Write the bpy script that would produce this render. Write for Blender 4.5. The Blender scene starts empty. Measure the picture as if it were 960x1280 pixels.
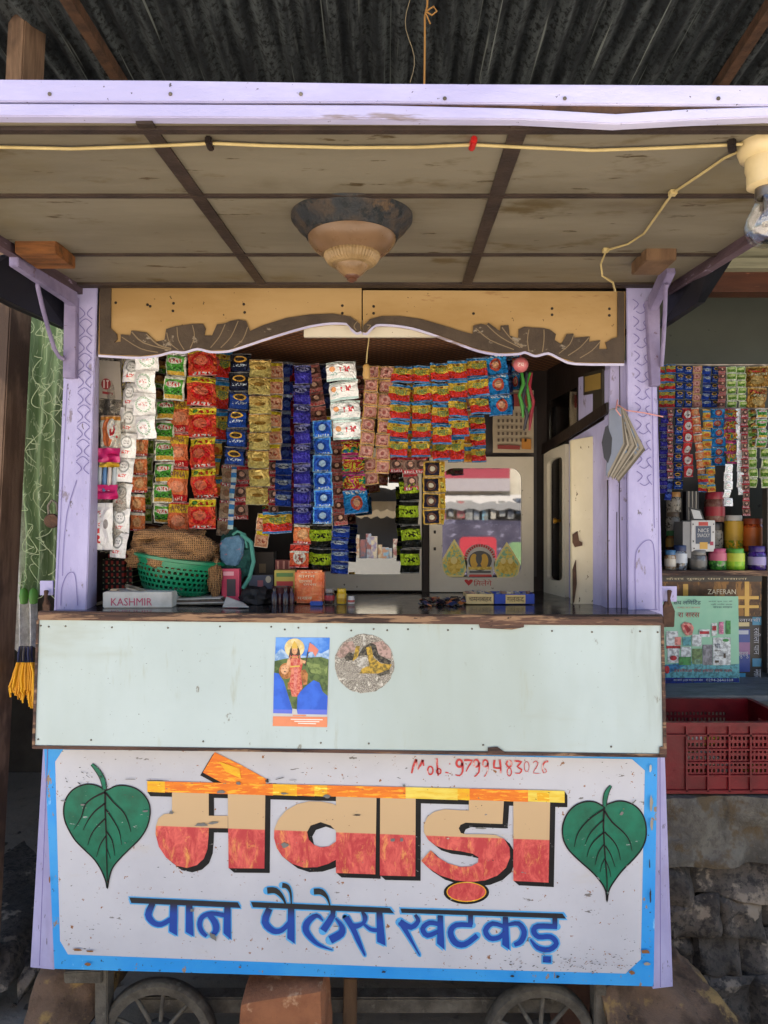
import bpy, bmesh, math, random
from math import sin, cos, pi, radians, sqrt, atan2
from mathutils import Vector, Matrix, Euler, noise as mnoise
random.seed(7)
SC = bpy.context.scene
COL = SC.collection
ZE, FX, HY = 1.613, 900.0, 650.0          # eye height, focal length and horizon of the survey photo

# ---------------------------------------------------------------- camera, sky, sun, exposure
cd = bpy.data.cameras.new('camera'); cam = bpy.data.objects.new('camera', cd); COL.objects.link(cam)
cam.location = (0, 0, ZE); cam.rotation_euler = (radians(90), 0, 0)
cd.sensor_fit = 'VERTICAL'; cd.sensor_height = 36; cd.lens = 36 * FX / 1280; cd.shift_y = 10 / 1280
cd.clip_start = .02; cd.clip_end = 300
SC.camera = cam
W = bpy.data.worlds.new('World'); SC.world = W; W.use_nodes = True
SUN_EL, SUN_AZ = 68, -12                  # the sun stands behind the stall, a little to the left
sky = W.node_tree.nodes.new('ShaderNodeTexSky'); sky.sky_type = 'NISHITA'; sky.sun_disc = False
sky.sun_elevation = radians(SUN_EL); sky.sun_rotation = radians(SUN_AZ)
bgn = W.node_tree.nodes['Background']; bgn.inputs[1].default_value = .09
W.node_tree.links.new(sky.outputs[0], bgn.inputs[0])
sd = bpy.data.lights.new('sun', 'SUN'); sd.energy = 5.0; sd.angle = radians(.5); sd.color = (1, .95, .87)
so = bpy.data.objects.new('sun', sd); COL.objects.link(so)
_d = Vector((sin(radians(SUN_AZ)) * cos(radians(SUN_EL)), cos(radians(SUN_AZ)) * cos(radians(SUN_EL)), sin(radians(SUN_EL))))
so.rotation_euler = _d.to_track_quat('Z', 'Y').to_euler(); so.location = (0, 8, 12)
SC.view_settings.view_transform = 'Standard'; SC.view_settings.look = 'None'
SC.view_settings.exposure = 2.25; SC.view_settings.gamma = 1

# ---------------------------------------------------------------- helpers
def P(px, py, Y):
    return Vector(((px - 480) / FX * Y, Y, ZE - (py - HY) / FX * Y))

def hx(h, k=1.0):
    h = h.lstrip('#'); o = []
    for i in (0, 2, 4):
        c = int(h[i:i + 2], 16) / 255
        o.append(min(1, k * (c / 12.92 if c < .04045 else ((c + .055) / 1.055) ** 2.4)))
    return (*o, 1)

class MB:
    def __init__(s): s.v = []; s.f = []; s.m = []; s.u = []
    def add(s, vs, fs, m=0, uv=None):
        b = len(s.v); s.v += [Vector(v) for v in vs]
        for i, f in enumerate(fs):
            s.f.append([b + k for k in f]); s.m.append(m); s.u.append([uv[k] for k in f] if uv else None)
        return s
    def poly(s, pts, m=0): return s.add(pts, [list(range(len(pts)))], m)
    def prism(s, pts, d, m=0, mside=None):
        n = len(pts); d = Vector(d); s.add(list(pts) + [Vector(p) + d for p in pts], [list(range(n)), list(range(2 * n - 1, n - 1, -1))], m)
        b = len(s.v) - 2 * n
        for i in range(n):
            j = (i + 1) % n; s.f.append([b + i, b + n + i, b + n + j, b + j]); s.m.append(m if mside is None else mside); s.u.append(None)
        return s
    def box(s, a, b, m=0, rot=None, piv=None):
        (x0, y0, z0), (x1, y1, z1) = a, b
        vs = [Vector((x, y, z)) for x in (x0, x1) for y in (y0, y1) for z in (z0, z1)]
        if rot:
            pv = Vector(piv) if piv else sum(vs, Vector()) / 8; R = Euler(rot).to_matrix(); vs = [R @ (v - pv) + pv for v in vs]
        return s.add(vs, [[0, 1, 3, 2], [4, 6, 7, 5], [0, 4, 5, 1], [2, 3, 7, 6], [0, 2, 6, 4], [1, 5, 7, 3]], m)
    def bar(s, p, q, w, h, m=0, up=(0, 0, 1)):
        p, q = Vector(p), Vector(q); d = (q - p).normalized(); u = Vector(up); r = d.cross(u)
        if r.length < 1e-4: r = d.cross(Vector((0, 1, 0)))
        r.normalize(); u = r.cross(d).normalized(); r *= w / 2; u *= h / 2
        vs = [p - r - u, p + r - u, p + r + u, p - r + u, q - r - u, q + r - u, q + r + u, q - r + u]
        return s.add(vs, [[0, 1, 2, 3], [7, 6, 5, 4], [0, 4, 5, 1], [1, 5, 6, 2], [2, 6, 7, 3], [3, 7, 4, 0]], m)
    def tube(s, pts, r, n=8, m=0, close=True):
        pts = [Vector(p) for p in pts]; rs = r if isinstance(r, (list, tuple)) else [r] * len(pts); rings = []; ref = None
        for i, p in enumerate(pts):
            d = (pts[min(i + 1, len(pts) - 1)] - pts[max(i - 1, 0)]).normalized()
            if ref is None: ref = d.orthogonal().normalized()
            ref = (ref - d * ref.dot(d)).normalized(); e = d.cross(ref)
            rings.append([p + (ref * cos(2 * pi * k / n) + e * sin(2 * pi * k / n)) * rs[i] for k in range(n)])
        vs = [v for g in rings for v in g]; fs = []
        for i in range(len(pts) - 1):
            for k in range(n):
                l = (k + 1) % n; fs.append([i * n + k, i * n + l, (i + 1) * n + l, (i + 1) * n + k])
        if close: fs += [list(range(n - 1, -1, -1)), list(range((len(pts) - 1) * n, len(pts) * n))]
        return s.add(vs, fs, m)
    def lathe(s, c, prof, n=24, m=0, sx=1, sy=1, R=None, rib=None):
        c = Vector(c); vs = []; uv = []; fs = []; k = len(prof)
        for i in range(n + 1):
            a = 2 * pi * i / n
            for j, (r, z) in enumerate(prof):
                rr = r * (1 + (rib[1] * (i % 2) if rib and j in rib[0] else 0))
                v = Vector((cos(a) * rr * sx, sin(a) * rr * sy, z)); vs.append(c + (R @ v if R else v)); uv.append((i / n, j / max(1, k - 1)))
        for i in range(n):
            for j in range(k - 1): fs.append([i * k + j, (i + 1) * k + j, (i + 1) * k + j + 1, i * k + j + 1])
        return s.add(vs, fs, m, uv)
    def stroke(s, pts, T, Y, m=0, smooth=3):
        if smooth and len(pts) > 2:
            o = []
            for i in range(len(pts) - 1):
                a, b, c, d = pts[max(i - 1, 0)], pts[i], pts[i + 1], pts[min(i + 2, len(pts) - 1)]
                for k in range(smooth):
                    t = k / smooth
                    o.append(tuple(.5 * (2 * b[q] + (c[q] - a[q]) * t + (2 * a[q] - 5 * b[q] + 4 * c[q] - d[q]) * t * t + (3 * b[q] - a[q] - 3 * c[q] + d[q]) * t ** 3) for q in range(3)))
            pts = o + [tuple(pts[-1])]
        L = []; Rr = []
        for i, p in enumerate(pts):
            a, b = pts[max(i - 1, 0)], pts[min(i + 1, len(pts) - 1)]; dx, dy = b[0] - a[0], b[1] - a[1]; l = math.hypot(dx, dy) or 1
            nx, ny = -dy / l * p[2] / 2, dx / l * p[2] / 2
            L.append(P(*T(p[0] + nx, p[1] + ny), Y)); Rr.append(P(*T(p[0] - nx, p[1] - ny), Y))
        n = len(pts); return s.add(L + Rr, [[i, i + 1, n + i + 1, n + i] for i in range(n - 1)], m)
    def pp(s, pts, Y, m=0, T=None, t=0):
        vs = [P(*(T(*p) if T else p), Y) for p in pts]
        return s.prism(vs, (0, t, 0), m) if t else s.poly(vs, m)

def zt(ox, oy, sc): return lambda x, y: (ox + x / sc, oy + y / sc)

def root_of(o):
    while o.parent: o = o.parent
    return o
def mesh_of(name, mb, mats, off=Vector(), smooth=False, bevel=0, merge=False):
    me = bpy.data.meshes.new(name)
    me.from_pydata([v - off for v in mb.v], [], mb.f)
    if any(mb.u):
        ul = me.uv_layers.new(name='UVMap'); i = 0
        for f, u in zip(mb.f, mb.u):
            for k in range(len(f)):
                ul.data[i].uv = u[k] if u else (0, 0); i += 1
    for m in (mats if isinstance(mats, (list, tuple)) else [mats]): me.materials.append(m)
    me.polygons.foreach_set('material_index', mb.m)
    if bevel or merge:
        bm = bmesh.new(); bm.from_mesh(me)
        if merge: bmesh.ops.remove_doubles(bm, verts=bm.verts, dist=1e-5)
        bmesh.ops.recalc_face_normals(bm, faces=bm.faces)
        if bevel:
            es = [e for e in bm.edges if len(e.link_faces) == 2 and e.calc_face_angle(0) > .6]
            bmesh.ops.bevel(bm, geom=es, offset=bevel, segments=2, affect='EDGES', clamp_overlap=True)
        bm.to_mesh(me); bm.free()
    me.update()
    if smooth: me.polygons.foreach_set('use_smooth', [True] * len(me.polygons)); me.set_sharp_from_angle(angle=radians(50))
    return me
def part(name, mb, mats, parent, label=None, **k):
    o = bpy.data.objects.new(name, mesh_of(name, mb, mats, root_of(parent).location, **k)); COL.objects.link(o); o.parent = parent
    if label: o['label'] = label
    return o
def tag(o, label, cat, group=None):
    o['label'] = label; o['category'] = cat
    if group: o['group'] = group
    return o
def thing(name, label, cat, loc=(0, 0, 0), group=None):
    o = bpy.data.objects.new(name, None); COL.objects.link(o); o.location = loc; o.empty_display_size = .05
    return tag(o, label, cat, group)
def single(name, mb, mats, label, cat, group=None, **k):
    lo = [min(v[i] for v in mb.v) for i in range(3)]; hi = [max(v[i] for v in mb.v) for i in range(3)]
    off = Vector(((lo[0] + hi[0]) / 2, (lo[1] + hi[1]) / 2, lo[2]))
    o = bpy.data.objects.new(name, mesh_of(name, mb, mats, off, **k)); COL.objects.link(o); o.location = off
    return tag(o, label, cat, group)
def struct(name, mb, mats, kind='structure', **k):
    o = bpy.data.objects.new(name, mesh_of(name, mb, mats, **k)); COL.objects.link(o); o['kind'] = kind
    return o

_tc = {}
def glyphs(s):
    if s not in _tc:
        c = bpy.data.curves.new('t', 'FONT'); c.body = s; c.resolution_u = 2; o = bpy.data.objects.new('t', c); COL.objects.link(o)
        me = bpy.data.meshes.new_from_object(o.evaluated_get(bpy.context.evaluated_depsgraph_get()))
        vs = [(v.co.x, v.co.y) for v in me.vertices]; fs = [list(p.vertices) for p in me.polygons]
        x0, x1 = min(v[0] for v in vs), max(v[0] for v in vs); y0, y1 = min(v[1] for v in vs), max(v[1] for v in vs)
        _tc[s] = ([((x - x0) / (x1 - x0), (y - y0) / (y1 - y0)) for x, y in vs], fs)
        bpy.data.objects.remove(o); bpy.data.curves.remove(c); bpy.data.meshes.remove(me)
    return _tc[s]
def text(mb, s, A, B, D, m=0):
    """lettering on the parallelogram with corner A (bottom left), B (bottom right), D (top left)"""
    vs, fs = glyphs(s); A, B, D = Vector(A), Vector(B), Vector(D)
    return mb.add([A + (B - A) * x + (D - A) * y for x, y in vs], fs, m)
def ptext(mb, s, x0, y0, x1, y1, Y, m=0, rise=0):
    return text(mb, s, P(x0, y1, Y), P(x1, y1 + rise, Y), P(x0, y0, Y), m)

# ---------------------------------------------------------------- materials
class NT:
    def __init__(s, name):
        s.mat = bpy.data.materials.new(name); s.mat.use_nodes = True; s.t = s.mat.node_tree; s.b = s.t.nodes['Principled BSDF']
    def n(s, ty, ins=None, **k):
        o = s.t.nodes.new('ShaderNode' + ty)
        for a, v in k.items(): setattr(o, a, v)
        for a, v in (ins or {}).items():
            if isinstance(v, bpy.types.NodeSocket): s.t.links.new(v, o.inputs[a])
            else: o.inputs[a].default_value = v
        return o
    def math(s, op, a, b=0, c=None, clamp=False):
        d = {0: a, 1: b}
        if c is not None: d[2] = c
        return s.n('Math', d, operation=op, use_clamp=clamp).outputs[0]
    def mix(s, f, a, b): return s.n('Mix', {0: f, 6: a, 7: b}, data_type='RGBA').outputs[2]
    def step(s, x, lo, hi): return s.n('MapRange', {0: x, 1: lo, 2: hi}, interpolation_type='SMOOTHSTEP').outputs[0]
    def noise(s, vec, scale, det=4, rough=.6, dist=0):
        return s.n('TexNoise', {'Vector': vec, 'Scale': scale, 'Detail': det, 'Roughness': rough, 'Distortion': dist}).outputs[0]
    def set(s, **k):
        for a, v in k.items():
            i = s.b.inputs[a.replace('_', ' ')]
            if isinstance(v, bpy.types.NodeSocket): s.t.links.new(v, i)
            else: i.default_value = v
    def bump(s, h, st, dist=.01):
        s.t.links.new(s.n('Bump', {'Height': h, 'Strength': st, 'Distance': dist}).outputs[0], s.b.inputs['Normal'])

def pm(name, c1, c2=None, sc=6, st=(1, 1, 1), rough=.55, metal=0, bump=0, bsc=80, lo=.35, hi=.68, spots=(), spec=.28, trans=0, alpha=1, coat=0):
    """paint, wood, stone or plastic: two tones by noise, chips or stains by thresholded noise, fine bump"""
    g = NT(name); co = g.n('TexCoord').outputs['Object']
    v = g.n('Mapping', {0: co, 3: st}).outputs[0]
    c = c1 if len(c1) == 4 else (*c1, 1)
    col = None
    if c2:
        f = g.step(g.noise(v, sc, 6, .62), lo, hi); col = g.mix(f, c1, c2)
    for (sc2, a, b, cc, s3) in spots:
        k = .055 if a >= .69 else .03                      # chips are rare, stains a little commoner
        f = g.step(g.noise(g.n('Mapping', {0: co, 1: (3.1 + sc2, 1.7, 9.2), 3: s3}).outputs[0], sc2, 5, .65), a - k, b - k)
        col = g.mix(f, col if col is not None else c, cc)
    rg = g.math('MULTIPLY_ADD', g.noise(v, sc * 3, 3), .25, rough - .12)
    g.set(Base_Color=col if col is not None else c, Roughness=rg, Metallic=metal)
    g.b.inputs['Specular IOR Level'].default_value = spec
    g.b.inputs['Transmission Weight'].default_value = trans; g.b.inputs['Alpha'].default_value = alpha; g.b.inputs['Coat Weight'].default_value = coat
    if bump: g.bump(g.noise(v, bsc, 5, .65), bump)
    return g.mat

LIL, LILD = hx('b4abd8'), hx('9a90c4')
DIRT = hx('4a4038')
M = {}
M['lilac'] = pm('lilac_paint', hx('aaa5c8'), hx('9590b6'), 5, (1, 1, .5), .5, bump=.15, bsc=50, spots=((55, .70, .73, hx('6b6470'), (1, 1, .4)), (6, .58, .80, hx('9289a4'), (1, 1, .4)), (24, .66, .72, hx('7d7484'), (1, 1, .5))))
M['lilac_edge'] = pm('worn_lilac_board', hx('bab7d0'), hx('a29ec0'), 7, (.3, 1, 1), .55, bump=.2, spots=((14, .64, .70, hx('84797f'), (.25, 1, 2)), (90, .72, .75, hx('3c332e'), (1, 1, 1))))
M['lilac_dark'] = pm('purple_steel', hx('857b98'), hx('6a617f'), 9, rough=.45, bump=.1, spots=((40, .67, .71, hx('5a4350'), (1, 1, 1)),))
M['carve'] = pm('carved_line', hx('6f6696'), rough=.7)
M['white_lam'] = pm('pale_laminate', hx('b2c0bf'), hx('abb9b8'), 3, rough=.34, spec=.4, bump=.02, spots=((120, .745, .76, hx('4b4138'), (1, 1, 1)), (4, .58, .85, hx('98a29c'), (2.5, 1, .35)), (22, .73, .78, hx('7d7d74'), (1, 1, .5)), (1.4, .50, .75, hx('a2aea8'), (1, 1, .3)), (9, .62, .74, hx('a0a79a'), (1.5, 1, .25)), (2, .6, .8, hx('9da296'), (.5, 1, 2))))
M['wood_edge'] = pm('worn_brown_board', hx('5a4034'), hx('35251f'), 6, (.6, 3, 9), .5, bump=.35, lo=.42, hi=.58, spots=((13, .57, .64, hx('8d6f55'), (.4, 1, 5)), (60, .66, .70, hx('1d1613'), (.6, 1, 2))))
M['side_plank'] = pm('dark_plum_plank', hx('5a4850'), hx('3f3238'), 7, (1, .4, 3), .55, bump=.3, spots=((18, .62, .68, hx('8f8298'), (1, .4, 2)),))
M['counter'] = pm('dark_glossy_counter', hx('2c2725'), hx('453b36'), 8, rough=.16, spec=.6, spots=((30, .66, .7, hx('6d625a'), (.5, 1, 1)),))
M['sign_white'] = pm('white_enamel', hx('bdbdc3'), hx('b2b2b9'), 3, rough=.4, bump=.03, spots=((95, .725, .74, hx('3f3c3c'), (.55, 1, 1.3)), (26, .735, .75, hx('6e6a68'), (.5, 1, 1.6)), (2.2, .62, .85, hx('b5a890'), (1, 1, 2.2)), (60, .715, .73, hx('8a5b36'), (1, 1, 1))))
M['sign_blue'] = pm('sky_blue_enamel', hx('2a8dd6'), hx('3d99d8'), 6, rough=.42, bump=.05, spots=((34, .70, .72, hx('8d7a66'), (1, 1, .5)), (80, .71, .73, hx('31404f'), (1, 1, 1)), (14, .70, .74, hx('86bfe8'), (1, 1, .4))))
M['leaf_green'] = pm('green_enamel', hx('006b50'), hx('03553e'), 16, (1, 1, 1), .4, spots=((60, .73, .75, hx('8f9a95'), (.5, 1, 1.5)),))
M['black_paint'] = pm('black_enamel', hx('0b0b0d'), hx('131316'), 20, rough=.55, spec=.25, spots=((70, .71, .73, hx('8c8a8a'), (.6, 1, 1)),))
M['orange_paint'] = pm('orange_enamel', hx('e27c18'), hx('d86716'), 16, (1, 1, 5), .4, spots=((70, .70, .73, hx('6b665f'), (.6, 1, 1)), (26, .56, .62, hx('f2a92a'), (.7, 1, 5))))
M['yellow_paint'] = pm('yellow_enamel', hx('e2b016'), hx('df981c'), 18, (1, 1, 4), .4, spots=((70, .71, .73, hx('6b665f'), (.6, 1, 1)), (26, .6, .64, hx('f5dd55'), (.7, 1, 5))))
M['pale_yellow'] = pm('pale_yellow_enamel', hx('e2cb58'), hx('dcb430'), 20, (1, 1, 6), .4)
M['red_paint'] = pm('brushed_red', hx('c4201c'), hx('d75a4c'), 26, (1, 1, .5), .45, lo=.5, hi=.75)
M['ceil'] = pm('stained_ceiling_board', hx('797160'), hx('675f4f'), 3.2, (.35, 1.4, 1), .62, bump=.08, spots=((4, .60, .82, hx('544732'), (.4, 1.4, 1)), (26, .66, .72, hx('43351f'), (.35, 1.3, 1)), (7, .59, .72, hx('55482f'), (.6, 1.1, 1)), (1.6, .55, .75, hx('6b6048'), (1, 1, 1)), (2.2, .62, .8, hx('5a503c'), (1, 1, 1))))
M['dark_strip'] = pm('dark_wood_strip', hx('2b221e'), hx('3b2f28'), 12, (1, 1, 1), .6, bump=.2)
M['raw_wood'] = pm('raw_wood', hx('7a4c26'), hx('4f3119'), 7, (1, 6, 6), .7, bump=.3)
M['tan_wood'] = pm('tan_wood', hx('6b523b'), hx('533d2b'), 6, (5, 5, .8), .75, bump=.3)
M['valance'] = pm('varnished_tan_board', hx('a3865a'), hx('937548'), 5, (.4, 1, 1.2), .5, bump=.06, spots=((12, .64, .72, hx('8b6b45'), (.4, 1, 1.5)), (70, .73, .75, hx('3a2a1c'), (1, 1, 1))))
M['carved_brown'] = pm('dark_carving', hx('4a3e33'), hx('3a3028'), 12, rough=.6, bump=.25, spots=((30, .66, .72, hx('857a6b'), (.6, 1, 1)),))
M['cream_line'] = pm('worn_groove', hx('7d6c55'), rough=.7)
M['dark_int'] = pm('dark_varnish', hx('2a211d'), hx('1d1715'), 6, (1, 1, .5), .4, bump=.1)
M['woven'] = None
M['cream'] = pm('cream_paint', hx('d2c8ac'), hx('c2b798'), 4, (1, 1, .6), .5, bump=.05, spots=((60, .70, .73, hx('5b4c3c'), (1, 1, .5)),))
M['cabinet'] = pm('grey_cream_frame', hx('c6beac'), hx('b8af9d'), 4, rough=.4, spots=((80, .735, .75, hx('4a4038'), (1, 1, 1)),))
M['steel'] = pm('dull_steel', hx('8b847c'), hx('6a625a'), 20, rough=.4, metal=.8, bump=.1)
M['rust'] = pm('rusty_iron', hx('5c4334'), hx('43332a'), 25, rough=.75, metal=.2, bump=.3)
M['iron_dark'] = pm('grimy_iron', hx('686156'), hx('4a443c'), 18, rough=.75, bump=.4, spots=((30, .6, .7, hx('6d675c'), (1, 1, 1)),))
M['black'] = pm('black_board', hx('0c0d11'), hx('15161b'), 8, rough=.45)
M['brass'] = pm('brass', hx('b98a2e'), hx('8e651f'), 20, rough=.3, metal=.9)
M['cable'] = pm('cream_cable', hx('b3a070'), hx('9f8c5e'), 10, rough=.5)
M['red'] = pm('red_plastic', hx('a8201f'), rough=.4)
M['paper'] = pm('paper_white', hx('cfccc4'), hx('b4b0a6'), 10, rough=.8)
M['news'] = pm('newsprint', hx('736c60'), hx('47433b'), 45, (1, 1, 1), .85, lo=.42, hi=.62, spots=((14, .62, .66, hx('a8543f'), (1, 1, 1)), (10, .6, .64, hx('5c6f86'), (1, 1, 1))))
M['gold_ink'] = pm('gold_ink', hx('d8b04a'), hx('b98f33'), 30, rough=.4)
M['teal_ink'] = pm('teal_ink', hx('6fae9c'), hx('4f937f'), 30, rough=.4)
def flat(h, rough=.5, metal=0, k=1): 
    key = 'f' + h + str(rough) + str(metal)
    if key not in M:
        g = NT('tone_' + h); co = g.n('TexCoord').outputs['Object']; c = hx(h, k)
        f = g.noise(co, 35, 3); g.set(Base_Color=g.mix(f, c, tuple(x * .78 for x in c[:3]) + (1,)), Roughness=rough, Metallic=metal); M[key] = g.mat
    return M[key]
def speck(h1, h2, sc=70, rough=.15):
    key = 's' + h1 + h2
    if key not in M: M[key] = pm('contents_' + h1, hx(h1), hx(h2), sc, rough=rough, lo=.44, hi=.56, coat=.6)
    return M[key]
def glossy_glass(name, tint, refl, rough=.02):
    """window glass over a dark cupboard: clear panes that mirror the street"""
    g = NT(name); gl = g.n('BsdfGlossy', {'Color': (.9, .9, .9, 1), 'Roughness': rough}); tr = g.n('BsdfTransparent', {'Color': tint})
    mx = g.n('MixShader', {0: refl, 1: tr.outputs[0], 2: gl.outputs[0]}); g.t.links.new(mx.outputs[0], g.t.nodes['Material Output'].inputs[0]); return g.mat
M['pane'] = glossy_glass('cupboard_glass', (.8, .82, .82, 1), .42)
M['mirror'] = glossy_glass('mirror', (0, 0, 0, 1), .9, .01)
M['clearfilm'] = glossy_glass('clear_film', (.86, .85, .82, 1), .10, .15)
M['bulbglass'] = glossy_glass('bulb_glass', (.95, .95, .95, 1), .08, .02)
def two_tone(name, Y, x0, y0, slope, top, bot, w, streak=None):
    """enamel that changes colour along a sloping line across the sign board"""
    g = NT(name); co = g.n('TexCoord').outputs['Object']; s = g.n('SeparateXYZ', {0: co})
    X0, Z0 = (x0 - 480) / FX * Y, ZE - (y0 - HY) / FX * Y
    d = g.math('ADD', g.math('SUBTRACT', s.outputs[2], Z0), g.math('MULTIPLY', g.math('SUBTRACT', s.outputs[0], X0), slope))
    h = w / FX * Y; f = g.step(d, -h, h)
    b = bot
    if streak:
        n1 = g.noise(g.n('Mapping', {0: co, 3: (1, 1, .55)}).outputs[0], 34, 5, .75, .5)
        b = g.mix(g.step(n1, .40, .66), bot, streak[0]); n2 = g.noise(g.n('Mapping', {0: co, 1: (5, 0, 2), 3: (1.3, 1, .5)}).outputs[0], 30, 6, .75, .6)
        b = g.mix(g.math('MULTIPLY', g.step(n2, .52, .70), .6), b, streak[1])
    c = g.mix(f, b, top)
    ch = g.step(g.noise(g.n('Mapping', {0: co, 3: (.6, 1, 1.2)}).outputs[0], 55, 4), .73, .745)
    g.set(Base_Color=g.mix(ch, c, hx('77736f')), Roughness=.42)
    return g.mat
YS = 1.89
M['letter'] = two_tone('letter_paint', YS, 195, 1031.5, .036, hx('bf9f75'), hx('b0262f'), .7, (hx('d65a50'), hx('ecb552')))
M['blueletter'] = two_tone('blue_letter_paint', YS, 163, 1133, .037, hx('0a0c12'), hx('063c96'), 9)
M['halo'] = pm('light_blue_outline', hx('489ed8'), hx('66acd9'), 20, rough=.42)
# ---------------------------------------------------------------- ground, shed roof, walls
def ground():
    g = NT('dusty_ground'); co = g.n('TexCoord').outputs['Object']
    n = g.noise(co, 1.3, 8, .65); n2 = g.noise(co, 14, 6, .7)
    c = g.mix(g.step(n, .35, .65), hx('746c62'), hx('867d71')); c = g.mix(g.step(n2, .55, .72), c, hx('5a534b'))
    y = g.n('SeparateXYZ', {0: co}).outputs[1]
    c = g.mix(g.step(g.math('ADD', y, g.math('MULTIPLY', n, .6)), 1.2, -.2), c, hx('c6bcae'))  # street side coloured paler as sunlit ground, to bounce more light
    g.set(Base_Color=c, Roughness=.9); g.bump(n2, .5, .02)
    mb = MB(); mb.poly([(-60, -60, 0), (60, -60, 0), (60, 60, 0), (-60, 60, 0)])
    struct('ground', mb, g.mat)
ground()

def RZ(Y, d=0): return 3.2 - .082 * (Y - 2.4) - d
def corrugated():
    g = NT('old_corrugated_iron'); co = g.n('TexCoord').outputs['Object']
    v = g.n('Mapping', {0: co, 3: (6, .7, 1)}).outputs[0]; n = g.noise(v, 4, 6, .7); n2 = g.noise(co, 60, 5, .7)
    c = g.mix(g.step(n, .4, .62), hx('2c3034'), hx('565c5e')); c = g.mix(g.step(n2, .46, .62), c, hx('1c1e20')); c = g.mix(g.step(g.noise(g.n('Mapping', {0: co, 3: (30, .5, 1)}).outputs[0], 2, 3), .64, .7), c, hx('848a86'))
    g.set(Base_Color=c, Roughness=.55, Metallic=.25); g.bump(n2, .15)
    root = thing('corrugated_roof', 'dark corrugated iron shed roof overhead, seen from below behind the awning', 'roof', (0, 3, RZ(3)))
    mb = MB(); N = 900; x0, x1 = -4.2, 4.2; ys = (1.4, 4.75); vs = []
    for y in ys:
        for i in range(N + 1):
            x = x0 + (x1 - x0) * i / N; vs.append((x, y, RZ(y) + .0135 * sin(2 * pi * x / .0745)))
    mb.add(vs, [[i, i + 1, N + 2 + i, N + 1 + i] for i in range(N)])
    part('roof_sheet', mb, g.mat, root, smooth=True)
    def YR(y, d): return (1.587 + .197 - d) / ((HY - y) / FX + .082)
    for (xa, ya, xb, yb) in ((68, -30, 168, 130), (975, -10, 885, 130)):
        a, b = P(xa, ya, YR(ya, .045)), P(xb, yb, YR(yb, .045)); d = b - a
        m2 = MB(); m2.bar(a - d * 2.2, b + d * 1.5, .035, .04); part('purlin', m2, M['rust'], root)
corrugated()

mb = MB(); mb.box((-4.2, 4.6, 0), (4.2, 4.75, 3.1)); 
single('shop_wall', mb, pm('dingy_plaster', hx('4d473f'), hx('37322c'), 2.5, rough=.85, bump=.2), 'dim plaster shop wall in the gloom behind the stall', 'wall')
mb = MB(); mb.box((-5.0, 2.4, 0), (-2.6, 4.6, 2.6)); 
single('side_wall', mb, pm('greyish_plaster', hx('6e665c'), hx('544d45'), 2.5, rough=.85, bump=.2), 'grey plaster wall at the left edge behind the wooden post', 'wall')

# leaning post of the shed
mb = MB(); a, b = P(41, -260, 2.3), P(-37, 1420, 2.3); d = b - a
R = .044
mb.prism([a + Vector((-R, 0, 0)), a + Vector((R * .5, -.02, 0)), a + Vector((R * 1.1, .07, 0)), a + Vector((-R * .6, .09, 0))], (d.x, d.y, -a.z))
single('wooden_post', mb, pm('weathered_post', hx('7d6552'), hx('5a4638'), 5, (6, 6, .6), .75, bump=.3, spots=((3, .5, .6, hx('4a3a30'), (1, 1, .5)),)), 'weathered square wooden post leaning at the left edge, holding up the shed roof', 'post', bevel=.004)

# ---------------------------------------------------------------- the stall cart
YF = 1.85
cart = thing('paan_cart', 'lilac wooden paan stall on spoked wheels with white front, painted sign and hinged awning', 'market stall', (0, 2.2, 0))
ZC = ZE - (768 - HY) / FX * YF     # counter height
def CZ(Y): return ZE + .632 - .0678 * (1.93 - Y)            # underside of the awning
def YC(py, d=0): return (.5011 - d) / ((HY - py) / FX - .0678)  # where the picture row py meets it
def onceil(px, py, d=.004): return P(px, py, YC(py, d))

# body: floor, sides, back
mb = MB(); mb.box((-.84, 1.93, .42), (.70, 2.5, .47)); mb.box((-.86, 1.95, .42), (-.83, 2.5, ZC - .03)); mb.box((.69, 1.95, .42), (.72, 2.5, ZC - .03)); mb.box((-.83, 2.48, .42), (.69, 2.5, ZC - .03))
part('body', mb, M['lilac'], cart)
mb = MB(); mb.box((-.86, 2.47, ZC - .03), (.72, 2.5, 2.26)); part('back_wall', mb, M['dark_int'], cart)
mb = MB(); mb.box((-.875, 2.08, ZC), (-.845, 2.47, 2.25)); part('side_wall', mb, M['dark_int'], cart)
# counter board and its worn front edge
mb = MB(); mb.box((P(48, 0, YF).x, 1.852, ZC - .022), (P(829, 0, YF).x, 2.05, ZC)); mb.box((-.825, 2.05, ZC - .022), (.685, 2.47, ZC - .002))
part('counter_top', mb, M['counter'], cart, bevel=.002)
mb = MB(); mb.pp([(47, 764), (300, 767), (640, 769), (829, 771), (829, 782), (640, 781), (300, 778), (47, 775)], 1.838, 0, None, .014)
part('counter_edge', mb, M['wood_edge'], cart, bevel=.002)
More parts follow.
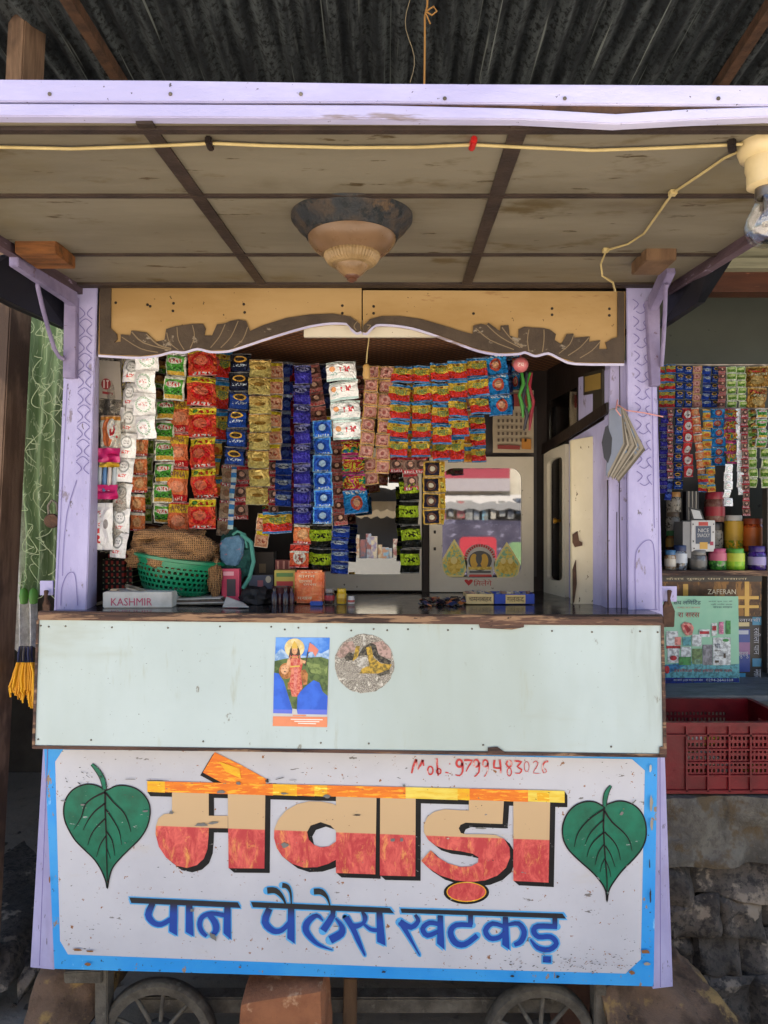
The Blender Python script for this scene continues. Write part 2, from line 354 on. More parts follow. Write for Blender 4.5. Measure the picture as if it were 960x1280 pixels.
# hinged front flap
mb = MB(); T0 = [P(46, 775, 1.845), P(829, 781, 1.845), P(833, 944, 1.825), P(40, 933, 1.825)]
mb.prism(T0, (0, .02, 0))
flap = part('front_flap', mb, M['white_lam'], cart)
mb = MB()
def fl(px, py, o=0): t = (py - 778) / 160; return P(px, py, 1.845 - .02 * t - o)
for pts in ([(40, 932), (833, 943), (833, 947), (40, 936)], [(40, 932), (43.2, 932), (48.5, 775), (45.5, 775)], [(829.5, 943), (833.5, 943), (830, 780), (826.5, 780)]):
    mb.prism([fl(x, y, .004) for x, y in pts], (0, .022, 0))
mb.prism([fl(x, y, .0055) for x, y in [(825, 934), (833, 934), (833, 946), (825, 946)]], (0, .004, 0)); mb.prism([fl(x, y, .0055) for x, y in [(610, 935), (622, 934), (632, 941), (632, 943), (610, 943)]], (0, .004, 0))
mb.prism([fl(x, y, .0055) for x, y in [(598, 779), (655, 780), (655, 784), (640, 787), (600, 785)]], (0, .004, 0))
part('edge_strip', mb, M['wood_edge'], flap)
mb = MB(); random.seed(3)
for x in (51, 61, 82, 140, 210, 275, 339, 356, 373, 408, 439, 467, 484, 510, 560, 590, 690, 740, 800, 822): mb.lathe(fl(x, 781 + (x - 46) * .008 + random.uniform(0, 4), .0), [(0, -.002), (.0022, -.002), (.0026, 0)], 8, R=Euler((radians(-90), 0, 0)).to_matrix())
for x in (44, 110, 250, 397, 457, 600, 760, 823): mb.lathe(fl(x + 4, 924 + (x - 46) * .013), [(0, -.002), (.0022, -.002), (.0026, 0)], 8, R=Euler((radians(-90), 0, 0)).to_matrix())
part('nail_heads', mb, M['iron_dark'], flap)

# pasted picture on the flap
T = zt(320, 770, 4.8)
def flp(mb, pts, m, o, TT=T): mb.poly([fl(*TT(x, y), o) for x, y in pts], m)
def prt(h1, h2, sc=120):
    key = 'p' + h1 + h2
    if key not in M: M[key] = pm('print_' + h1, hx(h1), hx(h2), sc, rough=.45, lo=.42, hi=.6)
    return M[key]
pc = [flat('c4c4c0'), prt('3f78cc', '6a9bdc', 20), prt('a9c0d8', '6f93bd', 60), prt('5d7040', '3f5230', 70), prt('7f9055', '5c6e3f', 80), prt('3768d0', '2b58be', 16), prt('dccb98', 'cdb478', 60), prt('b8453f', 'd08468', 130), prt('cf8478', 'b5564c', 140), prt('b57a48', '8a5630', 90), prt('d8a880', 'c48c64', 90), flat('d97f6a'), flat('e58a5f'), flat('3b2a22'), flat('d8b24a'), flat('f0eee8'), flat('5b6fd8')]
mb = MB(); mb.prism([fl(*T(x, y), .0008) for x, y in [(119, 128), (443, 130), (427, 667), (100, 660)]], (0, .0005, 0), 0)
def ell(cx, cy, rx, ry, n=20, a0=0, a1=2 * pi): return [(cx + rx * cos(a0 + (a1 - a0) * i / n), cy + ry * sin(a0 + (a1 - a0) * i / n)) for i in range(n)]
o = .0012
flp(mb, [(119, 128), (443, 130), (436, 290), (113, 290)], 1, o)
flp(mb, [(116, 230), (150, 195), (190, 225), (300, 240), (340, 205), (390, 225), (438, 200), (435, 330), (112, 330)], 2, o + .0002)
flp(mb, [(112, 270), (180, 255), (300, 250), (390, 245), (436, 260), (430, 480), (400, 455), (380, 400), (345, 385), (300, 420), (250, 470), (245, 560), (218, 555), (190, 470), (165, 390), (135, 345), (109, 340)], 3, o + .0004)
flp(mb, [(300, 275), (430, 300), (425, 360), (330, 340)], 4, o + .0006)
flp(mb, [(108, 340), (135, 345), (165, 390), (190, 470), (218, 560), (216, 585), (103, 583)], 5, o + .0005)
flp(mb, [(245, 560), (250, 470), (300, 420), (345, 385), (380, 400), (400, 455), (430, 480), (426, 592), (250, 588)], 5, o + .0005)
flp(mb, [(103, 560), (216, 562), (216, 586), (103, 583)], 16, o + .0006); flp(mb, [(252, 560), (427, 562), (426, 592), (252, 588)], 16, o + .0006)
flp(mb, ell(231, 192, 60, 58), 6, o + .0007)
flp(mb, [(195, 250), (205, 200), (215, 180), (250, 180), (262, 205), (268, 250)], 13, o + .0009)
flp(mb, ell(180, 330, 42, 48), 9, o + .0009); flp(mb, ell(172, 322, 24, 28), 10, o + .0011); flp(mb, [(240, 330), (295, 320), (312, 350), (306, 410), (285, 415), (275, 380), (245, 390)], 9, o + .0009)
flp(mb, [(190, 400), (210, 395), (212, 440), (190, 440)], 9, o + .0009)
flp(mb, [(205, 235), (262, 235), (280, 290), (268, 340), (280, 430), (245, 485), (215, 482), (200, 400), (212, 330), (190, 290)], 7, o + .0011)
flp(mb, [(225, 240), (245, 240), (250, 330), (240, 470), (225, 470), (228, 330)], 8, o + .0013)
flp(mb, ell(232, 208, 17, 24), 10, o + .0013); flp(mb, [(213, 195), (218, 170), (231, 148), (246, 170), (252, 195)], 14, o + .0015)
for (ex, ey) in ((225, 204), (240, 204)): flp(mb, ell(ex, ey, 2.6, 1.8, 8), 13, o + .0016)
flp(mb, ell(232, 220, 4, 1.6, 8), 7, o + .0016); flp(mb, [(212, 215), (206, 262), (216, 250), (219, 225)], 13, o + .0016); flp(mb, [(252, 215), (262, 262), (252, 250), (246, 225)], 13, o + .0016)
for k in range(5): flp(mb, ell(215 + 9 * k, 245 + 6 * (1 - abs(k - 2) / 2), 3.4, 3.4, 8), 14, o + .0017)
flp(mb, [(205, 300), (262, 296), (263, 304), (206, 309)], 14, o + .0017)
for (ex, ey) in ((164, 316), (182, 316)): flp(mb, ell(ex, ey, 3, 2.4, 8), 13, o + .0016)
flp(mb, ell(173, 334, 6, 4, 8), 13, o + .0016)
flp(mb, [(190, 260), (205, 250), (208, 300), (190, 320), (180, 300)], 10, o + .0014); flp(mb, [(262, 255), (275, 262), (300, 270), (295, 285), (268, 282)], 10, o + .0014)
flp(mb, [(322, 158), (328, 160), (298, 300), (291, 298)], 13, o + .0013); flp(mb, [(322, 160), (350, 178), (376, 205), (355, 245), (340, 215), (312, 215)], 11, o + .0015)
flp(mb, [(102, 602), (428, 606), (427, 667), (100, 660)], 12, o + .0004)
for k in range(3): flp(mb, [(208 + 22 * k, 617 + 12 * k), (400 - 20 * k, 620 + 12 * k), (400 - 20 * k, 625 + 12 * k), (208 + 22 * k, 622 + 12 * k)], 15, o + .0006)
flp(mb, [(220, 592), (300, 593), (300, 600), (220, 599)], 12, o + .0004)
part('pasted_picture', mb, pc, cart, 'paper devotional picture of a crowned woman in red with a lion, over a map and blue sea')
g = NT('stone_print'); co = g.n('TexCoord').outputs['Object']; c = g.mix(g.step(g.n('TexVoronoi', {'Vector': co, 'Scale': 260}, feature='DISTANCE_TO_EDGE').outputs[0], 0, .25), hx('5d574e'), hx('a8a296')); c = g.mix(g.step(g.noise(co, 90, 5), .55, .7), c, hx('c9c4b8')); g.set(Base_Color=c, Roughness=.5)
sm_ = [g.mat, prt('2a2926', '5a554a', 150), prt('b8963a', '6f5f2c', 130), prt('ab8f86', '7f6c62', 120), prt('b9b6ac', '86827a', 120)]
mb = MB(); random.seed(5); mb.prism([fl(*T(650 + (180 + random.uniform(-4, 4)) * cos(2 * pi * k / 48), 286 + (177 + random.uniform(-4, 4)) * sin(2 * pi * k / 48)), .001) for k in range(48)], (0, .0008, 0), 0)
flp(mb, [(480, 235), (530, 160), (580, 150), (600, 200), (560, 235), (510, 255)], 3, .0014); flp(mb, [(690, 160), (760, 150), (810, 200), (812, 260), (760, 250), (720, 210)], 3, .0014)
flp(mb, [(530, 245), (560, 215), (590, 230), (585, 265), (540, 270)], 1, .0016); flp(mb, [(610, 240), (640, 190), (690, 160), (720, 175), (735, 230), (810, 270), (805, 300), (740, 275), (700, 230), (660, 235)], 1, .0016)
flp(mb, [(600, 180), (625, 180), (610, 250), (580, 270)], 2, .0018); flp(mb, [(660, 190), (690, 180), (705, 250), (750, 285), (815, 290), (800, 325), (730, 345), (620, 345), (640, 310), (680, 300)], 2, .0018)
flp(mb, [(605, 250), (665, 245), (668, 300), (640, 315), (610, 300)], 4, .002); flp(mb, [(720, 350), (800, 320), (805, 345), (745, 360)], 1, .0022); flp(mb, [(640, 120), (655, 115), (660, 170), (645, 180)], 4, .002)
part('round_sticker', mb, sm_, cart, 'round stone-grey cave picture sticker with ragged edge')

# ---- painted sign board
mb = MB()
mb.prism([P(55, 930, YS), P(822, 936, YS), P(817, 1233, YS), P(68, 1211, YS)], (0, .02, 0), 0)
mb.poly([P(x, y, YS - .0012) for x, y in [(69, 952), (79, 937), (300, 939), (560, 944), (790, 949), (806, 963), (801, 1199), (782, 1217), (500, 1209), (85, 1193), (75, 1176)]], 1)
def scuff(x, y, rx, ry, m, ang=0, n=11):
    q = []
    for k in range(n):
        t = 2 * pi * k / n; r = random.uniform(.55, 1.1); u, v = rx * r * cos(t), ry * r * sin(t); q.append(P(x + u * cos(ang) - v * sin(ang), y + u * sin(ang) + v * cos(ang), YS - .0066 - random.uniform(0, .0004)))
    mb.poly(q, m)
random.seed(44)
for s in ((252, 1031, 9, 3, 3, -.05), (266, 1029, 7, 2, 3, -.15), (214, 1016, 4, 2, 3), (276, 990, 7, 2.5, 3), (298, 979, 4, 2.5, 3), (355, 992, 6, 1.6, 3), (408, 995, 5, 3, 3), (334, 976, 2.5, 3, 2), (356, 1057, 5, 4, 3), (446, 1019, 6, 1.2, 2), (491, 1050, 3, 2.6, 3), (502, 1050, 3, 2.6, 3), (505, 982, 2.5, 2, 3), (266, 1171, 8, 3.5, 3, .9), (240, 1138, 3, 2, 3), (103, 1006, 4, 1.4, 3), (79, 1001, 4, 1, 3), (182, 1014, 4, 1.6, 3), (777, 1017, 2.5, 3.5, 3), (793, 1002, 5, 1.2, 3, -.7), (420, 1158, 5, .8, 3), (600, 1035, 9, 1.5, 3, .05), (628, 1044, 2, 1.2, 4), (560, 1048, 2, 1, 4)): scuff(*s)
for s in ((814, 1003, 2.4, 11, 5), (815, 1030, 2.2, 8, 5), (813, 960, 1.6, 6, 4), (806, 1190, 7, 3, 6), (809, 1205, 5, 3, 5), (790, 1216, 5, 3, 6), (110, 1205, 5, 2.4, 6), (62, 1100, 1.2, 5, 6), (97, 1187, 7, 2, 6), (112, 1189, 5, 1.4, 6), (640, 1220, 3, 1.6, 2), (697, 1221, 2.6, 2, 2), (480, 1215, 3, 1.5, 2), (300, 1209, 2, 1.2, 6), (813, 1120, 1.2, 12, 2), (812, 1080, 1, 9, 2)): scuff(*s)
for k in range(150):
    x, y = random.gauss(720, 60), random.gauss(1203, 7)
    if x < 795 and y < 1218: scuff(x, y, random.uniform(.5, 2.4), random.uniform(.3, .8), random.choice((2, 2, 3, 6)), random.uniform(-.5, .5), 6)
for k in range(170): scuff(random.uniform(76, 800), random.uniform(950, 1195), random.uniform(.3, 1.3), random.uniform(.3, .7), random.choice((2, 2, 3, 6)), random.uniform(-.8, .8), 6)
for k in range(26): scuff(random.gauss(110, 18), random.gauss(972, 9), random.uniform(.5, 3), random.uniform(.3, .9), 2, random.uniform(-.8, .8), 6)
for s in ((196, 975.5, 18, .6, 2, .02), (163, 974, 10, .5, 2), (350, 973, 9, .6, 2, -.25), (366, 975, 6, .4, 2)): scuff(*s)
sign = part('sign_board', mb, [M['sign_blue'], M['sign_white'], flat('2c2a2a', .7), flat('74736f', .7), flat('bfb8a8', .7), flat('9a9282', .7), flat('85582f', .8)], cart)
ID = lambda x, y: (x, y)
A, B, Cc = zt(170, 930, 5.333), zt(330, 960, 4.8), zt(510, 960, 4.571)
big = []
big.append((A, [(525, 55), (700, 140), (872, 235), (858, 285), (590, 268), (445, 190)], 'o'))
big.append((A, [(240, 316), (485, 322), (485, 478), (612, 478), (612, 562), (485, 560), (483, 620), (476, 700), (452, 765), (405, 808), (340, 826), (270, 812), (200, 757), (152, 685), (130, 600), (133, 545), (150, 495), (185, 468), (240, 460)], 'l'))
big.append((A, [(612, 318), (862, 326), (856, 830), (617, 828)], 'l'))
big.append((B, [(436, 226), (405, 212), (340, 201), (270, 200), (200, 216), (130, 256), (85, 311), (62, 366), (60, 420), (76, 480), (110, 530), (170, 575), (240, 598), (320, 595), (385, 575), (436, 548), (436, 438), (390, 470), (340, 476), (300, 461), (268, 430), (258, 385), (280, 345), (340, 325), (400, 345), (436, 382)], 'l'))
big.append((B, [(432, 170), (675, 176), (668, 638), (432, 630)], 'l'))
big.append((B, [(697, 176), (910, 182), (908, 650), (695, 645)], 'l'))
big.append((Cc, [(348, 182), (548, 188), (540, 320), (330, 312), (300, 325), (290, 345), (302, 372), (330, 378), (430, 378), (500, 382), (550, 405), (580, 455), (583, 510), (560, 570), (510, 615), (440, 642), (350, 652), (270, 642), (180, 612), (110, 566), (75, 530), (130, 470), (170, 510), (230, 545), (300, 565), (360, 562), (400, 540), (402, 510), (370, 490), (300, 475), (220, 465), (160, 445), (115, 410), (92, 370), (90, 330), (110, 280), (150, 250), (210, 235), (290, 241), (348, 242)], 'l'))
big.append((Cc, [(602, 190), (812, 195), (803, 655), (602, 645)], 'l'))
big.append((Cc, ell(334, 708, 108, 52, 28), 'l'))
mb = MB(); mb2 = MB()
bar_ = lambda x: 976.3 + (x - 184) * .0234
def barq(x0, x1, m, o): mb2.poly([P(x, y, YS - .0042 - o) for x, y in [(x0, bar_(x0)), (x1, bar_(x1)), (x1, bar_(x1) + 14 + (x1 - 184) * .002), (x0, bar_(x0) + 13.4 + (x0 - 184) * .002)]], m)
for i, (x0, x1, m) in enumerate([(184, 206, 2), (206, 341, 1), (341, 371, 2), (371, 393, 1), (393, 409, 2), (409, 507, 1), (507, 572, 3), (572, 587, 2), (587, 660, 1), (660, 705.5, 3)]): barq(x0, x1 + .3, m, .0001 * i)
mb2.poly([P(x, y, YS - .0055) for x, y in [(671, 991), (686, 991), (687, 1002), (672, 1001)]], 2)
for n, (TT, pts, kind) in enumerate(big):
    m = {'l': 0, 'o': 1}[kind]
    mb2.poly([P(*TT(x, y), YS - .0036 - .0001 * n) for x, y in pts], m)
    if kind == 'o':
        mb2.poly([P(*TT(x, y), YS - .0052) for x, y in [(550, 115), (690, 165), (700, 230), (600, 185)]], 2)
    q = [TT(x, y) for x, y in pts]
    if n == 8: # dot under the letter has a rim all round
        mb.poly([P(x, y, YS - .0024) for x, y in [Cc(*e) for e in ell(334, 710, 130, 68, 28)]], 0); mb2.poly([P(*Cc(*e), YS - .0032) for e in ell(334, 708, 114, 57, 28)], 2); continue
    dx, dy = (-3.2, 3.6) if kind == 'o' else (6.6, 5.6)
    for k in range(1, 9): mb.poly([P(x + dx * k / 8, y + dy * k / 8, YS - .0030 + .00008 * k - .00001 * n) for x, y in q], 0)
for k in range(1, 9): mb.poly([P(x + 3.8 * k / 8, y + 5.6 * k / 8, YS - .0031 + .00008 * k) for x, y in [(184, bar_(184)), (705.5, bar_(705)), (705.5, bar_(705) + 15), (184, bar_(184) + 13.4)]], 0)
part('word_shadow', mb, [M['black_paint']], sign)
part('painted_word', mb2, [M['letter'], M['orange_paint'], M['yellow_paint'], M['pale_yellow']], sign)

# second line of brush lettering
D1, E1, F1 = zt(150, 1090, 5.333), zt(310, 1090, 4.8), zt(490, 1110, 4.174)
words = [
 (D1, [[(62, 170), (785, 203), (805, 240), (75, 207)], [(335, 205), (382, 208), (380, 425), (328, 395)], [(440, 212), (482, 214), (490, 430), (438, 400)], [(695, 230), (737, 232), (738, 450), (690, 408)]],
  [[(218, 208, 40), (188, 285, 45), (222, 338, 36), (275, 350, 32), (338, 315, 32)], [(700, 290, 30), (610, 276, 28), (548, 300, 32), (530, 350, 32), (545, 398, 30), (578, 428, 22)], [(590, 280, 34), (632, 335, 42), (640, 388, 40), (612, 425, 26)]]),
 (E1, [[(18, 180), (850, 216), (876, 248), (30, 212)], [(240, 215), (278, 218), (280, 430), (235, 398)], [(770, 235), (806, 238), (825, 442), (775, 420)], [(495, 225), (527, 227), (520, 275), (495, 270)]],
  [[(128, 220, 38), (102, 300, 42), (150, 353, 34), (202, 350, 30), (248, 305, 28)], [(115, 112, 38), (165, 112, 34), (205, 150, 20), (228, 198, 8)], [(205, 80, 30), (235, 88, 26), (255, 125, 14), (260, 192, 8)],
   [(450, 292, 8), (412, 262, 26), (360, 298, 38), (347, 350, 38), (390, 410, 26), (440, 445, 16), (508, 469, 5)], [(512, 255, 34), (488, 295, 38), (450, 352, 42)], [(525, 278, 10), (562, 325, 28), (558, 370, 45), (493, 408, 48)], [(395, 118, 36), (440, 120, 34), (475, 155, 16), (493, 208, 7)],
   [(582, 272, 18), (630, 325, 34), (690, 308, 22), (702, 270, 30), (684, 238, 14)], [(588, 272, 36), (630, 340, 32), (665, 420, 26), (702, 502, 10)], [(690, 308, 14), (735, 345, 22), (785, 350, 24)]]),
 (F1, [[(45, 108), (890, 134), (908, 160), (50, 130)], [(238, 142), (266, 144), (274, 322), (235, 290)], [(578, 150), (606, 152), (613, 322), (575, 296)], [(788, 356), (830, 357), (829, 391), (787, 388)]],
  [[(120, 140, 16), (137, 172, 24), (100, 205, 28), (40, 178, 34)], [(45, 175, 32), (90, 255, 18), (145, 352, 6)], [(250, 190, 24), (195, 182, 24), (160, 212, 26), (185, 248, 26), (245, 225, 22)],
   [(410, 142, 26), (410, 192, 26)], [(420, 194, 24), (335, 194, 26), (305, 232, 30), (330, 285, 32), (380, 295, 28), (445, 248, 26)], [(595, 205, 20), (525, 186, 24), (488, 222, 28), (512, 262, 26), (560, 258, 24), (592, 225, 20)],
   [(605, 192, 18), (660, 186, 24), (690, 228, 28), (674, 278, 28), (638, 297, 20)], [(850, 150, 26), (850, 198, 26)], [(862, 202, 26), (760, 200, 28), (740, 226, 28), (765, 256, 26), (828, 255, 26), (858, 290, 26), (820, 322, 28), (760, 312, 24), (722, 268, 8)]])]
for (TT, polys, strokes) in words:
    mb, mh = MB(), MB(); k = 0
    for q in polys:
        mb.poly([P(*TT(*p), YS - .0036 - .00004 * k) for p in q]); cx = sum(p[0] for p in q) / len(q); cy = sum(p[1] for p in q) / len(q)
        for (ax, ay) in ((-8, -8), (8, -8), (8, 8), (-8, 8)): mh.poly([P(*TT(p[0] + ax, p[1] + ay), YS - .0022 - .00002 * k) for p in q]); k += 1
    for q in strokes:
        mb.stroke(q, TT, YS - .0036 - .00004 * k); mh.stroke([(x, y, w + 17) for x, y, w in q], TT, YS - .0022 - .00002 * k); k += 1
        e = q[-1]; mh.poly([P(*TT(x, y), YS - .0021) for x, y in ell(e[0], e[1], e[2] / 2 + 6, e[2] / 2 + 6, 12)]); e = q[0]; mh.poly([P(*TT(x, y), YS - .00205) for x, y in ell(e[0], e[1], e[2] / 2 + 6, e[2] / 2 + 6, 12)])
    o = part('painted_word', mb, [M['blueletter']], sign); part('word_outline', mh, [M['halo']], sign)

# telephone number, brushed thin and half worn away
g = NT('worn_red_lettering'); co = g.n('TexCoord').outputs['Object']; f = g.step(g.noise(g.n('Mapping', {0: co, 3: (1, 1, .6)}).outputs[0], 42, 4, .6), .52, .66)
g.set(Base_Color=g.mix(f, hx('b8262a'), hx('d5bcb8')), Roughness=.45)
mb = MB(); TT = zt(500, 935, 4.8)
def loop(cx, cy, rx, ry, w, a0=0, a1=2 * pi): return [(cx + rx * cos(a0 + (a1 - a0) * i / 9), cy + ry * sin(a0 + (a1 - a0) * i / 9), w) for i in range(10)]
for q in [[(70, 152, 9), (80, 110, 12), (98, 68, 14)], [(98, 68, 10), (108, 128, 10), (136, 72, 13)], [(136, 72, 12), (142, 108, 8)], loop(182, 135, 16, 24, 9), [(220, 62, 12), (224, 110, 10), (229, 168, 7)], loop(233, 140, 13, 16, 8), [(272, 146, 8), (292, 150, 6)], [(298, 92, 6), (300, 99, 6)],
          loop(356, 92, 17, 22, 12), [(374, 88, 13), (376, 140, 10), (358, 166, 8), (332, 160, 6)], [(384, 74, 10), (432, 76, 12), (412, 110, 8), (396, 142, 5)], loop(458, 92, 15, 21, 11), [(475, 88, 11), (474, 145, 8), (446, 172, 7)], loop(512, 92, 15, 20, 9), [(528, 88, 9), (526, 140, 7), (506, 172, 6)],
          [(568, 72, 12), (564, 118, 11), (604, 120, 9)], [(598, 70, 12), (604, 112, 10), (604, 152, 9)], loop(655, 95, 15, 19, 10), loop(656, 144, 13, 24, 6), [(685, 78, 10), (728, 84, 12), (704, 112, 9), (730, 130, 10), (718, 152, 7), (690, 150, 5)], loop(760, 112, 15, 30, 4), [(798, 90, 4), (814, 78, 5), (828, 95, 5), (812, 125, 4), (800, 150, 4), (836, 152, 3)], [(890, 80, 10), (866, 86, 10), (854, 118, 8), (862, 150, 5), (880, 140, 5), (868, 122, 5)]]:
    mb.stroke([(x, y, w * 1.12) for x, y, w in q], TT, YS - .0030, 0, 2)
part('telephone_number', mb, [g.mat], sign)

# painted betel leaves
def leaf(TT, outline, stem, veins, cx, cy):
    mb = MB(); mb.poly([P(*TT(*p), YS - .0028) for p in outline], 0)
    mb.stroke([(x, y, 12) for x, y in outline + outline[:1]], TT, YS - .0034, 1, 3)
    mb.stroke([(x, y, w + 7) for x, y, w in stem], TT, YS - .0036, 1); mb.stroke([(x, y, w - 6) for x, y, w in stem], TT, YS - .004, 0)
    for v in veins: mb.stroke(v, TT, YS - .0044, 1)
    part('leaf_emblem', mb, [M['leaf_green'], M['black_paint']], sign)
leaf(zt(60, 940, 6.857), [(478, 320), (420, 288), (345, 275), (270, 292), (200, 335), (150, 410), (133, 500), (145, 590), (185, 680), (240, 765), (320, 845), (400, 925), (460, 1020), (495, 1110), (508, 1170), (520, 1100), (550, 1000), (610, 920), (700, 830), (790, 740), (850, 640), (875, 530), (865, 440), (820, 365), (750, 312), (660, 287), (580, 292), (510, 325)],
     [(375, 105, 22), (430, 165, 38), (470, 240, 40), (485, 320, 34)], [[(490, 330, 16), (490, 500, 14), (498, 700, 12), (505, 1000, 10), (508, 1120, 8)], [(490, 345, 18), (400, 385, 14), (320, 450, 12), (285, 560, 9), (220, 665, 4)], [(488, 440, 16), (400, 510, 13), (340, 590, 9), (300, 670, 4)], [(490, 570, 14), (410, 650, 11), (365, 720, 8), (340, 800, 4)], [(495, 720, 12), (445, 800, 9), (415, 900, 4)],
      [(495, 350, 16), (560, 430, 13), (650, 520, 11), (690, 610, 8), (710, 685, 4)], [(495, 490, 14), (560, 585, 11), (610, 680, 8), (630, 795, 4)], [(500, 680, 12), (550, 760, 9), (572, 890, 4)], [(505, 830, 9), (535, 915, 4)]], 0, 0)
leaf(zt(690, 940, 6.4), [(410, 435), (350, 402), (280, 395), (200, 420), (140, 470), (100, 540), (83, 620), (95, 710), (140, 790), (220, 870), (310, 950), (380, 1025), (430, 1110), (440, 1200), (455, 1110), (500, 1030), (570, 940), (650, 860), (715, 780), (750, 690), (752, 590), (725, 500), (670, 435), (600, 400), (530, 392), (460, 412)],
     [(472, 270, 16), (440, 320, 34), (425, 380, 34), (422, 435, 26)], [[(418, 440, 16), (412, 600, 13), (425, 830, 11), (440, 1010, 9), (440, 1120, 8)], [(412, 460, 15), (320, 520, 12), (240, 600, 10), (200, 670, 8), (178, 760, 4)], [(415, 540, 13), (350, 600, 10), (300, 660, 8), (265, 740, 4)], [(412, 645, 13), (340, 710, 10), (300, 770, 7), (280, 840, 4)], [(415, 740, 11), (370, 810, 9), (345, 905, 4)], [(425, 850, 9), (400, 900, 6), (385, 960, 4)],
      [(420, 470, 16), (480, 560, 13), (570, 640, 11), (620, 710, 8), (640, 790, 4)], [(420, 640, 13), (490, 710, 10), (530, 780, 7), (548, 865, 4)], [(425, 750, 11), (470, 820, 8), (505, 920, 4)], [(430, 870, 9), (460, 940, 6), (472, 1000, 4)]], 0, 0)

# side skirts, posts with carving
for pts in ([(54, 934, 1.90), (68, 934, 1.895), (68, 1212, 1.895), (38, 1209, 1.93)], [(821, 944, 1.895), (831, 946, 1.90), (841, 1233, 1.93), (816, 1236, 1.895)]):
    mb = MB(); mb.prism([P(*p) for p in pts], (0, .025, 0)); sk = part('side_skirt', mb, M['lilac'], cart)
    m2 = MB(); x = [(pts[0][0] * .6 + pts[1][0] * .4), (pts[3][0] * .62 + pts[2][0] * .38)]
    m2.stroke([(x[0], pts[0][1], 1), (x[1], pts[3][1] - 2, 1)], ID, 1.889, 0); part('groove', m2, M['carve'], sk)
def post(fr, bk):
    a = [P(x, y, 1.95) for x, y in fr]; b = [P(x, y, 2.06) for x, y in bk]; mb = MB()
    mb.add(a + b, [[0, 1, 2, 3], [7, 6, 5, 4], [0, 4, 5, 1], [1, 5, 6, 2], [2, 6, 7, 3], [3, 7, 4, 0]]); return part('post', mb, M['lilac'], cart, bevel=.003)
pl = post([(84, 356), (122, 356), (108, 768), (67, 766)], [(90, 366), (125, 366), (121, 756), (84, 755)])
pr = post([(783, 357), (818, 357), (829, 772), (785, 772)], [(782, 366), (812, 366), (820, 763), (783, 763)])
mb = MB()
for i in range(10):
    y = 384 + i * 21.5; cx = 106 - (y - 384) * .022 + 1.5; w = 8
    for s in (-1, 1):
        mb.stroke([(cx + s * w, y, 1.0), (cx + s * 2.2, y + 6, 1.1), (cx + s * 2.2, y + 10, 1.0), (cx + s * w, y + 15, 1.0)], ID, 1.9482)
        if i > 0: mb.stroke([(cx + s * w, y - 1, .9), (cx + s * 4, y - 5, .9), (cx, y - 7, .9)], ID, 1.9480)
mb.stroke([(76, 757, .9), (77, 735, .9), (84, 718, .9), (92, 716, .9), (95, 728, .8), (97, 757, .9)], ID, 1.9482)
mb.stroke([(96, 600, .9), (84, 640, .8), (79, 690, .7), (78, 720, .8)], ID, 1.9482); mb.stroke([(84, 480, .7), (76, 640, .7), (70, 762, .7)], ID, 1.9482)
part('carving', mb, M['carve'], pl)
mb = MB()
for i in range(11):
    y = 374 + i * 21.5; cx = 797 + i * .5
    mb.stroke([(cx - 6, y, 1.0), (cx + 1, y + 6, 1.1), (cx - 5, y + 13, 1.0)], ID, 1.9482)
    mb.stroke([(cx + 12, y + 4, .9), (cx + 7, y + 8, 1.0), (cx + 13, y + 17, .9)], ID, 1.9482)
    mb.stroke([(cx - 2, y + 15, .9), (cx + 4, y + 18, .9), (cx + 10, y + 14, .9)], ID, 1.9480)
mb.stroke([(795, 762, .9), (794, 700, .9), (800, 682, .9), (812, 675, .9), (818, 690, .8), (820, 762, .9)], ID, 1.9482)
mb.stroke([(822, 500, .7), (824, 764, .7)], ID, 1.9480); mb.stroke([(815, 478, .8), (817, 600, .8), (818, 660, .8)], ID, 1.9480); mb.stroke([(793, 762, .8), (822, 762, .8)], ID, 1.9479)
part('carving', mb, M['carve'], pr)
# inner jamb on the right
mb = MB(); mb.pp([(763, 450), (784, 450), (784, 771), (758, 771)], 1.99, 0, None, .05); jb = part('jamb', mb, M['lilac'], cart, bevel=.002)
for q in ([(759.5, 600, 1.6), (760, 771, 1.8)], [(771, 640, .9), (771, 770, .9)], [(774.5, 455, 1), (775, 560, 1), (774, 640, 1), (777, 770, 1)]): mb = MB(); mb.stroke(q, ID, 1.9885); part('groove', mb, M['dark_int'], jb)

# awning: ceiling board, strips, fascia
XL, XR = -.815, .765
mb = MB(); z0, z1 = CZ(1.04), CZ(1.94)
mb.add([(XL, 1.04, z0), (XR, 1.04, z0), (XR, 1.94, z1), (XL, 1.94, z1), (XL, 1.04, z0 + .03), (XR, 1.04, z0 + .03), (XR, 1.94, z1 + .03), (XL, 1.94, z1 + .03)], [[0, 1, 2, 3], [7, 6, 5, 4], [0, 4, 5, 1], [1, 5, 6, 2], [2, 6, 7, 3], [3, 7, 4, 0]])
aw = part('awning', mb, M['ceil'], cart)
def cstrip(a, b, w, t=.004, name='batten', m='dark_strip'):
    mb = MB(); p, q = onceil(*a, t / 2), onceil(*b, t / 2); mb.bar(p, q, w, t); part(name, mb, M[m], aw)
cstrip((180, 153), (327, 355), .024); cstrip((650, 157), (583, 356), .026)
for y, w in ((243, .009), (317, .009)):
    Y = YC(y); mb = MB(); mb.bar((XL, Y, CZ(Y) - .003), (XR, Y, CZ(Y) - .003), w, .005); part('batten', mb, M['dark_strip'], aw)
for Y, w in ((1.925, .03), (1.05, .012)): mb = MB(); mb.bar((XL, Y, CZ(Y) - .004), (XR, Y, CZ(Y) - .004), w, .006); part('batten', mb, M['dark_strip'], aw)
mb = MB(); q = [(-300, 97), (200, 100), (480, 104), (1260, 108), (1260, 133), (960, 132), (480, 128), (0, 127), (-300, 126)]
